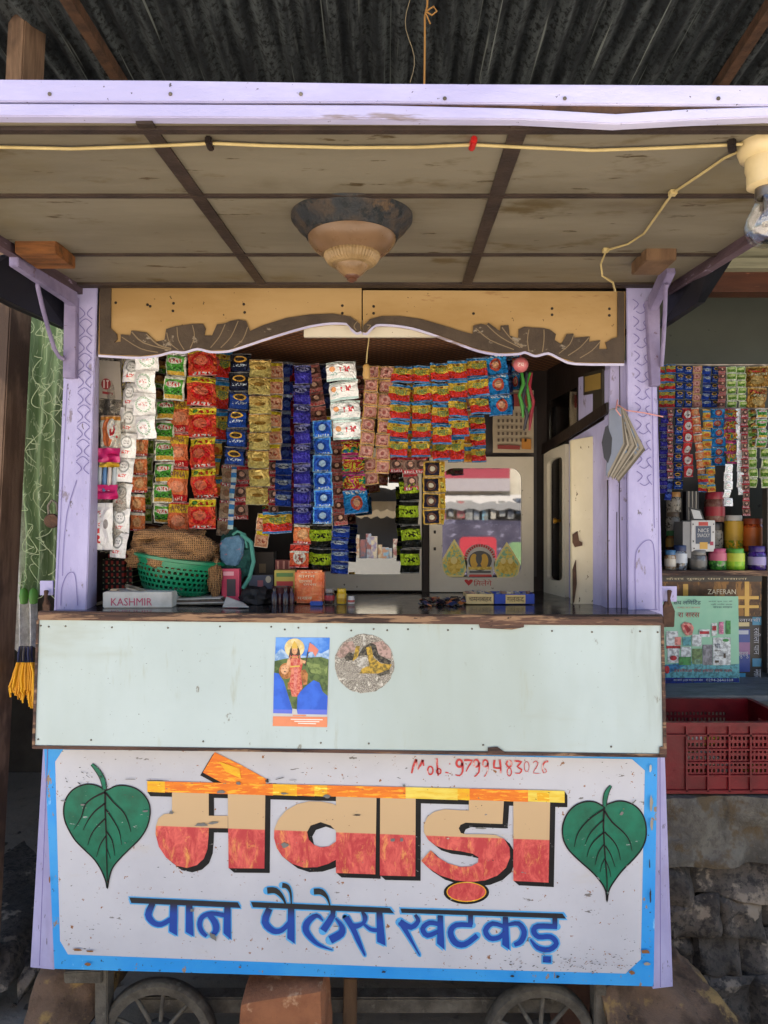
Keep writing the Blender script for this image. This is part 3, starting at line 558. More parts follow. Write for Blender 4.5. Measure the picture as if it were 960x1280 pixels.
mb.prism([P(x, y, 1.025) for x, y in q], (0, .02, 0)); part('fascia_board', mb, M['lilac_edge'], aw, bevel=.0015)
mb = MB(); q = [(-300, 127.5), (0, 129), (480, 131), (650, 135), (770, 142), (860, 136), (960, 133), (1260, 133), (1260, 147), (960, 146), (860, 150), (770, 155), (650, 149), (300, 147), (0, 145), (-300, 143)]
mb.prism([P(x, y, 1.022) for x, y in q], (0, .018, 0)); part('fascia_board', mb, M['lilac_edge'], aw, 'lower lilac fascia board sagging away from the awning', bevel=.0015)
mb = MB(); mb.box((XL, 1.030, CZ(1.03) + .004), (XR, 1.044, 2.235)); part('front_rail', mb, M['rust'], aw)
mb = MB()
for x in (62, 213, 376, 556, 706, 898): mb.lathe(P(x, 117.5 + (x > 500) * 5.5, 1.024), [(0, -.002), (.0022, -.0015), (.003, 0)], 8, R=Euler((radians(-90), 0, 0)).to_matrix())
part('nail_heads', mb, M['iron_dark'], aw)
mb = MB(); mb.bar((XR + .012, 1.04, CZ(1.04) + .005), (XR + .012, 1.95, CZ(1.95) + .005), .022, .055); part('side_board', mb, M['side_plank'], aw)
mb = MB(); mb.bar((XL - .012, 1.04, CZ(1.04) + .005), (XL - .012, 1.95, CZ(1.95) + .005), .022, .055); part('side_board', mb, M['side_plank'], aw)
# roof over the body
mb = MB(); mb.box((-.87, 1.94, 2.262), (.79, 2.62, 2.30)); part('roof_board', mb, M['rust'], cart)
for (x0, x1, y0, y1, mm) in ((18, 70, 305, 322, 'raw_wood'), (808, 846, 314, 330, 'tan_wood')):
    Yb = YC(y0, .0) - .02; a, b = P(x0, 0, Yb), P(x1, 0, Yb); mb = MB(); mb.box((a.x, Yb, CZ(Yb) - .026), (b.x, Yb + .10, CZ(Yb) + .004)); part('wood_block', mb, M[mm], cart, bevel=.002)
# brackets
def bracket(v, arm, rod):
    mb = MB(); mb.prism([P(*p) for p in v], (0, .02, 0)); br = part('bracket', mb, M['lilac_dark'], cart, bevel=.002)
    mb = MB(); mb.bar(*[P(*p) for p in arm[:2]], arm[2], .022, up=(1, 0, 0)); part('arm', mb, M['lilac_dark'], br, bevel=.002)
    mb = MB(); mb.tube([P(*p) for p in rod], .0055, 8); part('rod', mb, M['lilac_dark'], br, smooth=True)
bracket([(80, 370, 1.932), (95.5, 370, 1.932), (94.5, 472, 1.932), (78, 472, 1.932)], ((92, 373, 1.93), (17, 321, 1.61), .042), [(54, 345, 1.75), (48, 346, 1.74), (47, 358, 1.75), (53, 384, 1.79), (60, 410, 1.84), (68, 436, 1.9), (74, 446, 1.92), (80, 449, 1.928)])
bracket([(808, 375, 1.932), (825, 375, 1.932), (826, 482, 1.932), (814, 482, 1.932)], ((816, 380, 1.93), (838, 333, 1.78), .042), [(833, 355, 1.80), (832, 362, 1.81), (831, 395, 1.86), (829, 430, 1.91), (827, 458, 1.93)])
for pts in ([(836, 352, 1.97), (893, 314, 1.70), (908, 321, 1.69), (872, 378, 1.83), (824, 410, 2.02)], [(95, 362, 2.03), (14, 318, 1.70), (-30, 330, 1.62), (-40, 352, 1.66), (20, 384, 1.86), (85, 412, 2.03)]):
    mb = MB(); mb.prism([P(*p) for p in pts], (.018 if pts[0][0] > 400 else -.018, 0, 0)); part('gusset_board', mb, M['black'], cart)

# carved valance
YV = 1.96
VL, VR = zt(110, 350, 2.743), zt(440, 350, 2.667)
lowL = [(35, 258), (100, 262), (180, 265), (240, 258), (290, 245), (330, 247), (375, 235), (420, 245), (480, 243), (540, 225), (600, 205), (680, 180), (760, 158), (830, 148), (890, 150), (905, 170), (922, 182), (938, 176)]
lowR = [(36, 176), (48, 178), (62, 165), (80, 150), (130, 150), (200, 160), (280, 185), (350, 210), (420, 235), (490, 247), (555, 245), (578, 240), (612, 252), (655, 243), (695, 262), (745, 278), (908, 280)]
carvL = [(40, 28), (78, 28), (77, 165), (98, 185), (100, 203), (88, 214), (112, 212), (112, 186), (145, 190), (148, 173), (200, 180), (232, 212), (262, 205), (268, 168), (300, 158), (358, 150), (394, 150), (403, 166), (398, 190), (425, 190), (442, 152), (470, 148), (488, 140), (515, 135), (542, 140), (555, 175), (600, 155), (680, 130), (760, 118), (840, 115), (900, 125), (932, 150), (937, 174), (920, 178), (903, 165), (885, 146), (830, 144), (757, 153), (678, 175), (598, 200), (538, 220), (480, 238), (420, 240), (374, 230), (330, 242), (290, 240), (240, 252), (180, 259), (100, 256), (40, 252)]
carvR = [(38, 152), (60, 130), (100, 120), (160, 120), (230, 130), (300, 150), (370, 172), (402, 180), (405, 152), (430, 146), (448, 150), (455, 142), (495, 172), (496, 152), (522, 150), (526, 185), (555, 195), (556, 165), (575, 155), (600, 158), (640, 160), (660, 165), (680, 180), (676, 200), (698, 215), (716, 180), (738, 178), (742, 192), (793, 188), (790, 207), (828, 200), (824, 230), (852, 230), (846, 208), (868, 195), (886, 190), (886, 40), (908, 40), (908, 275), (746, 273), (696, 257), (656, 238), (612, 247), (578, 235), (555, 240), (490, 242), (422, 230), (352, 205), (282, 180), (200, 155), (130, 145), (84, 145), (60, 160), (46, 172), (36, 172)]
def valance(TT, low, top, carv, edge, grooves):
    mb = MB(); q = top + low; mb.prism([P(*TT(x, y), YV) for x, y in q], (0, .02, 0)); v = part('valance', mb, M['valance'], cart)
    mb = MB(); mb.prism([P(*TT(x, y), YV - .005) for x, y in carv], (0, .006, 0))
    cv = part('carved_scroll', mb, M['carved_brown'], v)
    mb = MB(); mb.stroke([(x, y + 2, 8) for x, y in low], TT, YV - .003, 0); part('edge_line', mb, M['lilac_edge'], v)
    mb = MB()
    for s in grooves: mb.stroke(s, TT, YV - .0062, 0)
    part('groove', mb, M['cream_line'], cv)
    mb = MB()
    for x, y in edge: mb.lathe(P(*TT(x, y), YV), [(0, -.0015), (.0035, -.001), (.004, 0)], 8, R=Euler((radians(-90), 0, 0)).to_matrix())
    part('nail_heads', mb, M['dark_int'], v)
valance(VL, lowL, [(938, 27), (40, 25)], carvL, [(95, 78), (75, 97), (293, 80), (291, 106), (534, 83), (537, 111), (872, 88), (872, 114), (204, 85), (213, 90)],
        [[(150, 178, 4), (190, 215, 4), (280, 240, 3)], [(115, 195, 3), (180, 235, 3), (240, 248, 3)], [(270, 180, 3), (280, 215, 3), (310, 240, 3)], [(305, 162, 3), (310, 205, 3), (330, 240, 3)], [(358, 155, 3), (365, 195, 3), (350, 235, 3)], [(470, 152, 3), (450, 195, 3), (420, 232, 3)], [(515, 140, 3), (490, 195, 3), (455, 232, 3)], [(548, 160, 3), (530, 205, 3), (500, 230, 3)], [(200, 185, 4), (240, 222, 5), (285, 235, 4)], [(925, 140, 3), (912, 158, 3), (920, 172, 3)]])
valance(VR, lowR, [(912, 38), (36, 34)], carvR, [(72, 88), (72, 111), (405, 112), (667, 95), (667, 116), (858, 96), (858, 118)],
        [[(412, 160, 3), (460, 200, 3), (540, 232, 3)], [(450, 150, 3), (495, 190, 3), (560, 225, 3)], [(500, 158, 3), (530, 195, 3), (570, 222, 3)], [(590, 165, 3), (585, 200, 3), (590, 238, 3)], [(640, 165, 3), (640, 200, 3), (635, 240, 3)], [(740, 182, 3), (725, 215, 3), (690, 245, 3)], [(790, 192, 3), (760, 225, 3), (720, 252, 3)], [(828, 205, 3), (800, 235, 3), (760, 260, 3)], [(50, 150, 3), (62, 152, 3), (52, 165, 3)]])
# interior ceiling of the body
g = NT('brown_woven_lining'); co = g.n('TexCoord').outputs['Object']; w1 = g.n('TexWave', {'Vector': co, 'Scale': 22, 'Distortion': 1.5}, bands_direction='DIAGONAL').outputs[1]; w2 = g.n('TexWave', {'Vector': g.n('Mapping', {0: co, 3: (-1, 1, 1)}).outputs[0], 'Scale': 22, 'Distortion': 1.5}, bands_direction='DIAGONAL').outputs[1]
f = g.math('MULTIPLY', w1, w2); g.set(Base_Color=g.mix(f, hx('3d2416'), hx('8a5a34')), Roughness=.55); g.bump(f, .3)
mb = MB(); mb.add([(-.83, 1.985, 2.13), (.68, 1.985, 2.13), (.68, 2.47, 2.125), (-.83, 2.47, 2.125), (-.83, 1.985, 2.14), (.68, 1.985, 2.14), (.68, 2.47, 2.135), (-.83, 2.47, 2.135)], [[0, 1, 2, 3], [7, 6, 5, 4], [0, 4, 5, 1], [1, 5, 6, 2], [2, 6, 7, 3], [3, 7, 4, 0]]); part('inner_ceiling', mb, g.mat, cart)
mb = MB(); mb.box((P(380, 0, 1.985).x, 1.982, P(0, 421, 1.982).z), (P(545, 0, 1.985).x, 1.995, P(0, 400, 1.982).z)); part('cream_batten', mb, M['cabinet'], cart)

# right inner wall
def RW(px, py, o=0):
    Y = .9664 / ((px - 480) / FX + .1667); v = P(px, py, Y); v.x -= o; return v
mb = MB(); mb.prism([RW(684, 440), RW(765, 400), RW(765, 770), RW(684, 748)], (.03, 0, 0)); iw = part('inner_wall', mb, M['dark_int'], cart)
def iwp(name, polys, mats, t=.006, parent=None):
    mb = MB()
    for (pts, o, m) in polys: mb.prism([RW(x, y, o + t) for x, y in pts], (t, 0, 0), m)
    return part(name, mb, mats, parent or iw)
iwp('beam', [([(684, 556), (766, 503), (766, 517), (684, 569)], .012, 0)], [M['dark_int']])
iwp('window_pane', [([(688, 502), (722, 484), (722, 530), (688, 552)], .001, 0)], [M['pane']], .002)
iwp('lilac_panel', [([(726, 472), (763, 462), (763, 506), (726, 530)], .001, 0), ([(714, 551), (763, 522), (763, 771), (714, 756)], .001, 0)], [M['lilac']])
iwp('small_picture', [([(735, 467), (759, 461), (759, 490), (735, 494)], .008, 0), ([(737, 471), (757, 466), (757, 486), (737, 490)], .0085, 1), ([(747, 492), (759, 489), (759, 510), (747, 516)], .008, 0)], [flat('2f2a20'), flat('8a7038')])
# glass door at the back of the right wall
def rrect(x0, y0, x1, y1, r, n=6):
    o = []
    for cx, cy, a in ((x1 - r, y0 + r, -pi / 2), (x1 - r, y1 - r, 0), (x0 + r, y1 - r, pi / 2), (x0 + r, y0 + r, pi)):
        o += [(cx + r * cos(a + pi / 2 * k / n), cy + r * sin(a + pi / 2 * k / n)) for k in range(n + 1)]
    return o
def frame_with_hole(mb, outer, inner, f, t, m=0):
    """flat door leaf with a rounded opening: outer is a rounded rectangle with as many points as the inner one"""
    n = len(outer); a = [f(*p) for p in outer]; b = [f(*p) for p in inner]; d = Vector(t)
    mb.add(a + b + [v + d for v in a] + [v + d for v in b], [[i, (i + 1) % n, n + (i + 1) % n, n + i] for i in range(n)] + [[2 * n + i, 3 * n + i, 3 * n + (i + 1) % n, 2 * n + (i + 1) % n] for i in range(n)] + [[i, 2 * n + i, 2 * n + (i + 1) % n, (i + 1) % n] for i in range(n)] + [[n + i, n + (i + 1) % n, 3 * n + (i + 1) % n, 3 * n + i] for i in range(n)], m)
sk_ = lambda x, y: (x, y + (x - 685) * ((1 - (y - 560) / 190) * -.42 + ((y - 560) / 190) * .2))
mb = MB(); frame_with_hole(mb, [sk_(*p) for p in rrect(685.5, 566, 713, 742, .5)], [sk_(*p) for p in rrect(690, 578, 709, 724, 6)], lambda x, y: RW(x, y, .016), (.012, 0, 0)); gd = part('glass_door', mb, M['cabinet'], cart)
mb = MB(); mb.poly([RW(*sk_(*p), .008) for p in rrect(689.5, 577, 709.5, 725, 6)]); part('pane', mb, M['pane'], gd)
mb = MB(); mb.lathe(RW(706, 651, .024), [(0, -.014), (.009, -.012), (.010, -.006), (.005, 0), (.005, .01)], 12, R=Euler((0, radians(90), 0)).to_matrix()); part('knob', mb, M['brass'], gd, smooth=True)
# cream door leaf standing open
mb = MB(); mb.pp([(714, 550), (754, 543), (755, 766), (715, 761)], 2.10, 0, None, .02); dl = part('door', mb, M['cream'], cart, bevel=.002)
mb = MB(); mb.pp([(716, 668), (722, 664), (724, 676), (728, 678), (728, 682), (719, 684), (716, 678)], 2.094, 0, None, .005); mb.pp([(716, 712), (720, 700), (721, 730), (718, 752), (716, 756)], 2.094, 0, None, .005); part('latch', mb, M['rust'], dl)

# cupboard doors of the back wall
YB = 2.42
mb = MB(); mb.pp([(528, 560), (539, 560), (539, 748), (528, 748)], 2.44, 0, None, .03); part('stile', mb, M['dark_int'], cart)
mb = MB(); frame_with_hole(mb, rrect(405, 560, 527, 738, .5), rrect(416, 575, 503, 718, 1), lambda x, y: P(x, y, YB), (0, .02, 0)); md = part('mirror_door', mb, M['cabinet'], cart)
mb = MB(); mb.pp(rrect(415, 574, 504, 719, 1), YB + .006); part('mirror', mb, M['mirror'], md)
mb = MB(); frame_with_hole(mb, rrect(537, 571, 667, 740, .6), rrect(553, 585, 652, 722, 14), lambda x, y: P(x, y, YB), (0, .02, 0)); cdr = part('cupboard_door', mb, M['cabinet'], cart)
mb = MB(); mb.pp(rrect(552.5, 584, 652.5, 723, 14), YB + .005); part('pane', mb, M['pane'], cdr)
T4 = zt(540, 560, 6.736)
def sticker(polys, mats, label):
    mb = MB()
    for i, (pts, m) in enumerate(polys): mb.poly([P(*T4(x, y), YB + .004 - .0006 * i) for x, y in pts], m)
    part('sticker', mb, mats, cdr, label)
go = [pm('green_gold_print', hx('7fae8c'), hx('d8bf58'), 90, rough=.4, lo=.45, hi=.55), pm('gold_print', hx('dcbf5e'), hx('b8952f'), 110, rough=.4), flat('e6d488'), flat('c5c2b8'), flat('b4332e'), flat('d9a93a'), flat('55534f'), flat('c8463c')]
lf = lambda cx, top, bot, w: [(cx, top), (cx + w * .22, top + (bot - top) * .25), (cx + w * .5, top + (bot - top) * .6), (cx + w * .46, top + (bot - top) * .82), (cx + w * .34, bot), (cx - w * .34, bot), (cx - w * .46, top + (bot - top) * .82), (cx - w * .5, top + (bot - top) * .6), (cx - w * .22, top + (bot - top) * .25)]
sticker([(lf(188, 765, 1085, 222), 2), (lf(188, 800, 1070, 190), 0), (ell(185, 990, 60, 70), 1), (ell(185, 945, 28, 32), 2)], go, 'leaf-shaped green and gold sticker, left one on the cupboard glass')
sticker([(lf(630, 790, 1095, 225), 2), (lf(630, 820, 1082, 196), 0), (ell(630, 1000, 80, 62), 1), (ell(600, 950, 22, 26), 2), (ell(660, 950, 22, 26), 2)], go, 'leaf-shaped green and gold sticker, right one on the cupboard glass')
sticker([([(300, 1085), (285, 1000), (275, 920), (290, 860), (340, 820), (405, 808), (470, 820), (525, 860), (535, 920), (525, 1000), (510, 1085)], 3), (ell(405, 950, 100, 85, 20), 6), ([(305, 1000), (505, 1000), (500, 1025), (310, 1025)], 1), (ell(355, 950, 34, 60), 5), (ell(440, 950, 34, 60), 5), (ell(395, 930, 26, 50), 6), ([(315, 1065), (500, 1065), (505, 1085), (310, 1085)], 7), ([(315, 1035), (495, 1035), (495, 1052), (315, 1052)], 6)] + [([(405 + (r_) * cos(a), 950 + r_ * 1.05 * sin(a)) for r_, a in ((112, a0), (112, a0 + .12), (134, a0 + .12), (134, a0))], 4) for a0 in [pi + .1 + .17 * k for k in range(17)]], go, 'arched grey and gold sticker with red lettering between the two leaf stickers')
mb = MB(); q = [(308, 1160), (285, 1135), (272, 1118), (278, 1108), (295, 1107), (308, 1117), (322, 1107), (340, 1108), (345, 1120), (332, 1138)]
mb.poly([P(*T4(x, y), YB - .001) for x, y in q], 0); x0, y0 = T4(350, 1108); x1, y1 = T4(503, 1160); ptext(mb, 'िमलेंगे', x0, y0, x1, y1, YB - .001, 0); part('red_lettering', mb, [flat('b9231f')], cdr)
mb = MB(); mb.pp(rrect(542, 663, 545, 667, .5), YB - .001); mb.pp(rrect(542, 684, 545, 688, .5), YB - .001); part('keyhole', mb, M['dark_int'], cdr)
# things on the cupboard shelf behind the pane
mb = MB(); mb.box((.17, 2.452, 1.42), (.52, 2.468, 2.0)); part('cupboard_lining', mb, flat('3a3434'), cart)

# running gear
def wheel(px, py, Y, rpx):
    c = P(px, py, Y); R = rpx / FX * Y; c.z = R + .001
    mb = MB(); Rm = Euler((radians(90), 0, 0)).to_matrix()
    mb.lathe(c, [(R * .80, -.017), (R * .95, -.022), (R, -.014), (R, .014), (R * .95, .022), (R * .80, .017), (R * .80, -.017)], 48, R=Rm); w = part('wheel', mb, M['iron_dark'], cart, smooth=True)
    mb = MB(); mb.lathe(c, [(.0, -.035), (R * .13, -.035), (R * .16, -.026), (R * .25, -.024), (R * .29, -.012), (R * .29, .02), (.0, .02)], 24, R=Rm); part('hub', mb, M['iron_dark'], w, smooth=True)
    for k in range(10):
        a = 2 * pi * k / 10 + .22; mb = MB(); d = Vector((cos(a), 0, sin(a))); mb.tube([c + d * R * .26, c + d * R * .84], [.007, .0055], 8); part('spoke', mb, M['iron_dark'], w, smooth=True)
wheel(199, 1287, 2.02, 72); wheel(674, 1296, 2.02, 70)
mb = MB(); mb.box((-.70, 2.06, .20), (.52, 2.11, .245)); part('axle_beam', mb, M['iron_dark'], cart, bevel=.004)
for (x0, x1) in ((120, 136), (742, 757)): mb = MB(); mb.box((P(x0, 0, 2.0).x, 1.99, .13), (P(x1, 0, 2.0).x, 2.04, .42)); part('axle_fork', mb, M['iron_dark'], cart, bevel=.003)
mb = MB(); mb.pp([(430, 1222), (446, 1223), (446, 1285), (428, 1285)], 2.03, 0, None, .03); part('strut', mb, M['tan_wood'], cart, bevel=.003)
# ---------------------------------------------------------------- sachet strips
def sachet_mat(name, bands, motifs=(), texts=(), rough=.3, metal=.15, wr=.5, edge=None, chaos=None):
    hx = lambda h: globals()['hx'](h, 1.55); rough *= .85; metal = min(.45, metal * .6 + .12) if metal else 0
    """printed foil: colour bands up the pack, oval marks, rows of small print, wrinkles"""
    g = NT('print_' + name); uv = g.n('TexCoord').outputs['UV']; s = g.n('SeparateXYZ', {0: uv}); u, v = s.outputs[0], s.outputs[1]
    co = g.n('TexCoord').outputs['Object']; rnd = g.n('ObjectInfo').outputs['Random']
    off = g.n('CombineXYZ', {0: g.math('MULTIPLY', rnd, 37), 1: g.math('MULTIPLY', rnd, 11), 2: 0}).outputs[0]
    vv = g.n('VectorMath', {0: co, 1: off}, operation='ADD').outputs[0]
    col = hx(bands[0][1])
    for (p, c) in bands[1:]: col = g.mix(g.math('GREATER_THAN', v, p), col, hx(c))
    if chaos:
        r = g.n('ValToRGB', {0: g.noise(vv, 2.2, 2, .5, .8)}); r.color_ramp.interpolation = 'CONSTANT'; es = r.color_ramp.elements
        while len(es) < len(chaos): es.new(.5)
        for i, h in enumerate(chaos): es[i].position = .28 + .44 * i / len(chaos); es[i].color = hx(h)
        col = g.mix(g.math('MULTIPLY', g.math('GREATER_THAN', v, .15), g.math('LESS_THAN', v, .85)), col, r.outputs[0])
    for (cx, cy, rx, ry, c) in motifs:
        d = g.math('ADD', g.math('POWER', g.math('DIVIDE', g.math('SUBTRACT', u, cx), rx), 2), g.math('POWER', g.math('DIVIDE', g.math('SUBTRACT', v, cy), ry), 2))
        d = g.math('ADD', d, g.math('MULTIPLY', g.math('SUBTRACT', g.noise(vv, 4, 2), .5), .5))
        col = g.mix(g.math('LESS_THAN', d, 1), col, hx(c))
    for (x0, x1, y0, y1, c, su, sv) in texts:
        ins = g.math('MULTIPLY', g.math('MULTIPLY', g.math('GREATER_THAN', u, x0), g.math('LESS_THAN', u, x1)), g.math('MULTIPLY', g.math('GREATER_THAN', v, y0), g.math('LESS_THAN', v, y1)))
        nz = g.noise(g.n('Mapping', {0: uv, 1: (x0 * 7, y0 * 5, sv), 3: (su, sv, 1)}).outputs[0], 1, 2, .5)
        col = g.mix(g.math('MULTIPLY', ins, g.math('GREATER_THAN', nz, .5)), col, hx(c))
    mot = g.noise(g.n('Mapping', {0: uv, 3: (9, 9, 1)}).outputs[0], 1, 4, .7); col = g.mix(g.math('MULTIPLY', g.step(mot, .54, .66), .45), col, hx(bands[-1][1] if len(bands) > 1 else 'b0aca4')); col = g.mix(g.math('MULTIPLY', g.step(mot, .46, .36), .34), col, (.03, .025, .02, 1) if metal else col)
    col = g.mix(g.math('MULTIPLY', rnd, .12), col, (.06, .05, .05, 1))
    if edge:
        e = g.math('MAXIMUM', g.math('ABSOLUTE', g.math('SUBTRACT', u, .5)), g.math('ABSOLUTE', g.math('SUBTRACT', v, .5)))
        col = g.mix(g.math('GREATER_THAN', e, .5 - edge[1]), col, hx(edge[0]))
    av = g.math('ABSOLUTE', g.math('SUBTRACT', v, .5))
    col = g.mix(g.math('MULTIPLY', g.math('GREATER_THAN', av, .455), .45), col, (.75, .74, .72, 1))
    col = g.mix(g.math('GREATER_THAN', av, .488), col, (.02, .02, .02, 1))
    n = g.noise(vv, 2.6, 4, .55, .9)
    g.set(Base_Color=col, Roughness=rough, Metallic=metal); g.bump(n, min(1, wr * 1.5), .3)
    return g.mat
K = {}
def kind(name, bands, asp=1.0, txt=None, **k): K[name] = dict(mat=sachet_mat(name, bands, **k), txt=txt, mesh=[], asp=asp)
kind('white_green', [(0, 'dcdcd2')], motifs=[(.5, .5, .36, .34, '5f8f6c'), (.5, .5, .27, .25, 'dcdcd2')], texts=[(.3, .7, .42, .6, 'b0504a', 14, 9), (.1, .9, .1, .9, 'dcdcd2', 26, 26)], rough=.4, metal=0, wr=.25)
kind('white_grey', [(0, 'd8d8d0')], motifs=[(.5, .62, .3, .26, '8f938f'), (.5, .62, .23, .19, 'd8d8d0')], texts=[(.35, .65, .55, .7, '7a7a78', 14, 9), (.25, .75, .18, .30, 'bf4a44', 12, 8)], rough=.4, metal=0, wr=.25)
kind('green_white', [(0, 'dfe2cf'), (.08, 'c9a23a'), (.24, '3f8f2a'), (.55, '58a23a'), (.88, 'dfe2cf')], motifs=[(.5, .66, .36, .13, 'e6e0c6')], texts=[(.2, .8, .58, .75, 'b5362d', 12, 7), (.15, .85, .27, .42, '1d4f1c', 9, 8)], edge=('d8dcc2', .07), metal=.1)
kind('brown_green', [(0, '4d8a34'), (.3, 'c9ad45'), (.5, '7b4a2c'), (.8, '4a2a1c')], motifs=[(.5, .6, .3, .2, 'b47f4d')], texts=[(.2, .8, .1, .28, 'd9d3b5', 10, 8)])
kind('orange_apna', [(0, 'b51f22'), (.22, 'ee7044'), (.68, 'f0b030'), (.92, 'c93a24')], motifs=[(.5, .45, .34, .16, 'e98a68')], texts=[(.2, .8, .06, .17, 'f0c0b0', 10, 8)], txt=('APNA', .12, .72, .88, .88, '5a1712'))
kind('red_yellow', [(0, 'c9201f'), (.12, 'e04a30'), (.74, 'f2c030'), (.95, 'e09a22')], motifs=[(.5, .42, .38, .26, 'c41a1e'), (.46, .46, .25, .15, 'ea6a50'), (.25, .85, .12, .07, '3b7a2e')], texts=[(.42, .92, .78, .90, 'a62318', 11, 7), (.15, .85, .05, .12, 'f0d8d0', 14, 9)], wr=.8, rough=.22)
kind('orange_plain', [(0, 'b92f28'), (.14, 'e87846'), (.86, 'd8d0c0')], motifs=[(.5, .5, .3, .26, 'f0a070')], texts=[(.2, .8, .04, .12, 'f0d8d0', 12, 8)])
kind('tri', [(0, '2f7fc0'), (.10, 'd8301f'), (.46, 'f0b03a'), (.84, '2f86c4')], motifs=[(.55, .55, .33, .16, 'e2b23c')], texts=[(.3, .7, .72, .8, '7a3a1a', 12, 8)], txt=('शखर', .24, .42, .82, .66, '1f6a33'), wr=.6)
kind('navy_gold', [(0, '1b3f8f'), (.8, '16264f')], motifs=[(.5, .66, .3, .17, 'd9a83a'), (.5, .66, .22, .1, '3a2c20')], texts=[(.18, .82, .28, .42, 'b9c6e6', 12, 8)], edge=('0d1836', .07), metal=.35, rough=.25)
kind('dark_navy', [(0, '161f3c'), (.5, '11151f')], motifs=[(.5, .66, .3, .17, 'c9983a'), (.5, .66, .22, .1, '2a2018')], texts=[(.18, .82, .28, .42, 'b9c6e6', 12, 8)], edge=('0b0d16', .07), metal=.35, rough=.25)
kind('gold', [(0, 'e2c277'), (.5, 'd8b76a'), (.9, 'b8924a')], motifs=[(.5, .52, .26, .1, 'a37c35')], texts=[(.25, .75, .45, .6, '7a5a22', 12, 8)], metal=.75, rough=.28, wr=.9)
kind('pink_yellow', [(0, 'c98a68'), (.72, 'dcbc2c')], motifs=[(.5, .38, .34, .26, 'dba587')], texts=[(.2, .8, .25, .5, 'a4523f', 9, 7)], edge=('d6b79b', .06))
kind('royal_blue', [(0, '2c46b0'), (.55, '1c2c78'), (.8, '9fb0cc')], motifs=[(.5, .4, .3, .2, '5a78d6')], metal=.5, wr=.9, rough=.22)
kind('blue_silver', [(0, '2349b0'), (.5, '7f97c6'), (.75, '1f3d96')], motifs=[(.5, .55, .35, .15, 'c3cfe4')], texts=[(.15, .85, .5, .62, '1c2c68', 11, 8)], metal=.45, wr=.9, rough=.22)
kind('red_photo', [(0, 'b23a3f'), (.22, '8a7062'), (.8, 'b0303a')], motifs=[(.5, .5, .34, .26, '51413b'), (.55, .55, .18, .14, 'cfa892')], texts=[(.1, .9, .04, .18, 'e6cfcf', 11, 8)])
kind('red_foil', [(0, 'a02a35'), (.5, '74202c')], metal=.6, wr=.9, rough=.2)
kind('violet_blue', [(0, '3a33a8'), (.5, '2a2a80'), (.68, '1e2150'), (.86, '6b6fae')], motifs=[(.5, .72, .36, .12, '8d8fb8')], texts=[(.2, .8, .65, .8, '23234e', 11, 8), (.15, .85, .2, .4, '5a55c8', 7, 6)], metal=.4, wr=.9, rough=.22)
kind('brown_red', [(0, 'a8716a'), (.3, '6b463c'), (.75, 'b56a62')], motifs=[(.5, .5, .3, .25, '4b332c'), (.5, .55, .15, .15, 'c9a58c')], texts=[(.1, .9, .05, .2, 'b23a3a', 9, 8)])
kind('navy', [(0, '26305f'), (.6, '1b2040')], motifs=[(.5, .5, .3, .2, '4c5a96')], metal=.4, wr=.8)
kind('bright_blue', [(0, '2a6fd0'), (.15, '1d4fb4'), (.85, '2f7ad8')], motifs=[(.5, .5, .3, .3, '123a86'), (.5, .52, .18, .18, '9db6c8')], texts=[(.15, .85, .06, .16, 'c8dcf0', 12, 8)], edge=('5fa3e6', .06), metal=.3, rough=.2)
kind('white_teal', [(0, '9fb8b6'), (.12, 'd5dad2'), (.88, 'bcd0cc')], motifs=[(.62, .52, .26, .32, 'e6e2da'), (.2, .55, .1, .14, 'c98a5a')], texts=[(.45, .8, .38, .68, 'b5303a', 8, 5), (.1, .35, .25, .4, '8fa8a4', 9, 6)], metal=0, wr=.4)
kind('rainbow', [(0, 'c03a78'), (.2, '2f9a5a'), (.42, 'e0b53a'), (.66, 'c02f4a'), (.84, 'd0408a')], chaos=['2f6fb0', '2f9a5a', 'e0b53a', 'c02f2f', 'e8c83a', 'd0408a', 'f0e6c0'], metal=.2, wr=.8)
kind('cyan_orange', [(0, '1f7fc4'), (.5, '2b93d2'), (.9, '176fb8')], motifs=[(.52, .48, .25, .3, 'c4553a'), (.52, .5, .14, .18, 'e0a078')], texts=[(.1, .9, .82, .94, 'c8e2f2', 10, 8)], edge=('1a6fb4', .05), wr=.9, metal=.2)
kind('rose_gold', [(0, 'c49a62'), (.12, 'b98378'), (.86, 'c9a06a')], motifs=[(.5, .5, .3, .27, 'c99a90'), (.5, .5, .14, .15, '9a5a56')], texts=[(.15, .85, .12, .26, '8a4a44', 9, 7)], edge=('b8904e', .07), metal=.25)
kind('black_lime', [(0, '15170f'), (.16, '1b1d14'), (.34, 'a9c42a'), (.8, '16180f')], motifs=[(.5, .56, .4, .2, 'b4cf2c')], texts=[(.15, .85, .46, .66, '20240f', 9, 6)], metal=.2, wr=.9, rough=.2)
kind('choc', [(0, '1d1b33'), (.6, '15142a')], motifs=[(.5, .5, .27, .3, '6b4a3a'), (.5, .5, .15, .16, 'd8cdb8')], edge=('c9a348', .10), metal=.3, rough=.25)
kind('yellow_gold', [(0, 'd8b440'), (.6, 'c69a2e')], motifs=[(.5, .5, .3, .2, 'e6cf72')], texts=[(.2, .8, .3, .6, '5f4218', 8, 6)], metal=.3)
kind('yellow_black', [(0, 'd8bf2c')], texts=[(.1, .9, .05, .95, '26241a', 7, 12)], metal=0, wr=.3)
kind('tan_photo', [(0, 'b09a80'), (.35, 'a88f72'), (.82, 'b2404a')], motifs=[(.45, .45, .25, .2, '8b6f56')], texts=[(.1, .9, .8, .95, 'e0d0c8', 11, 8)])
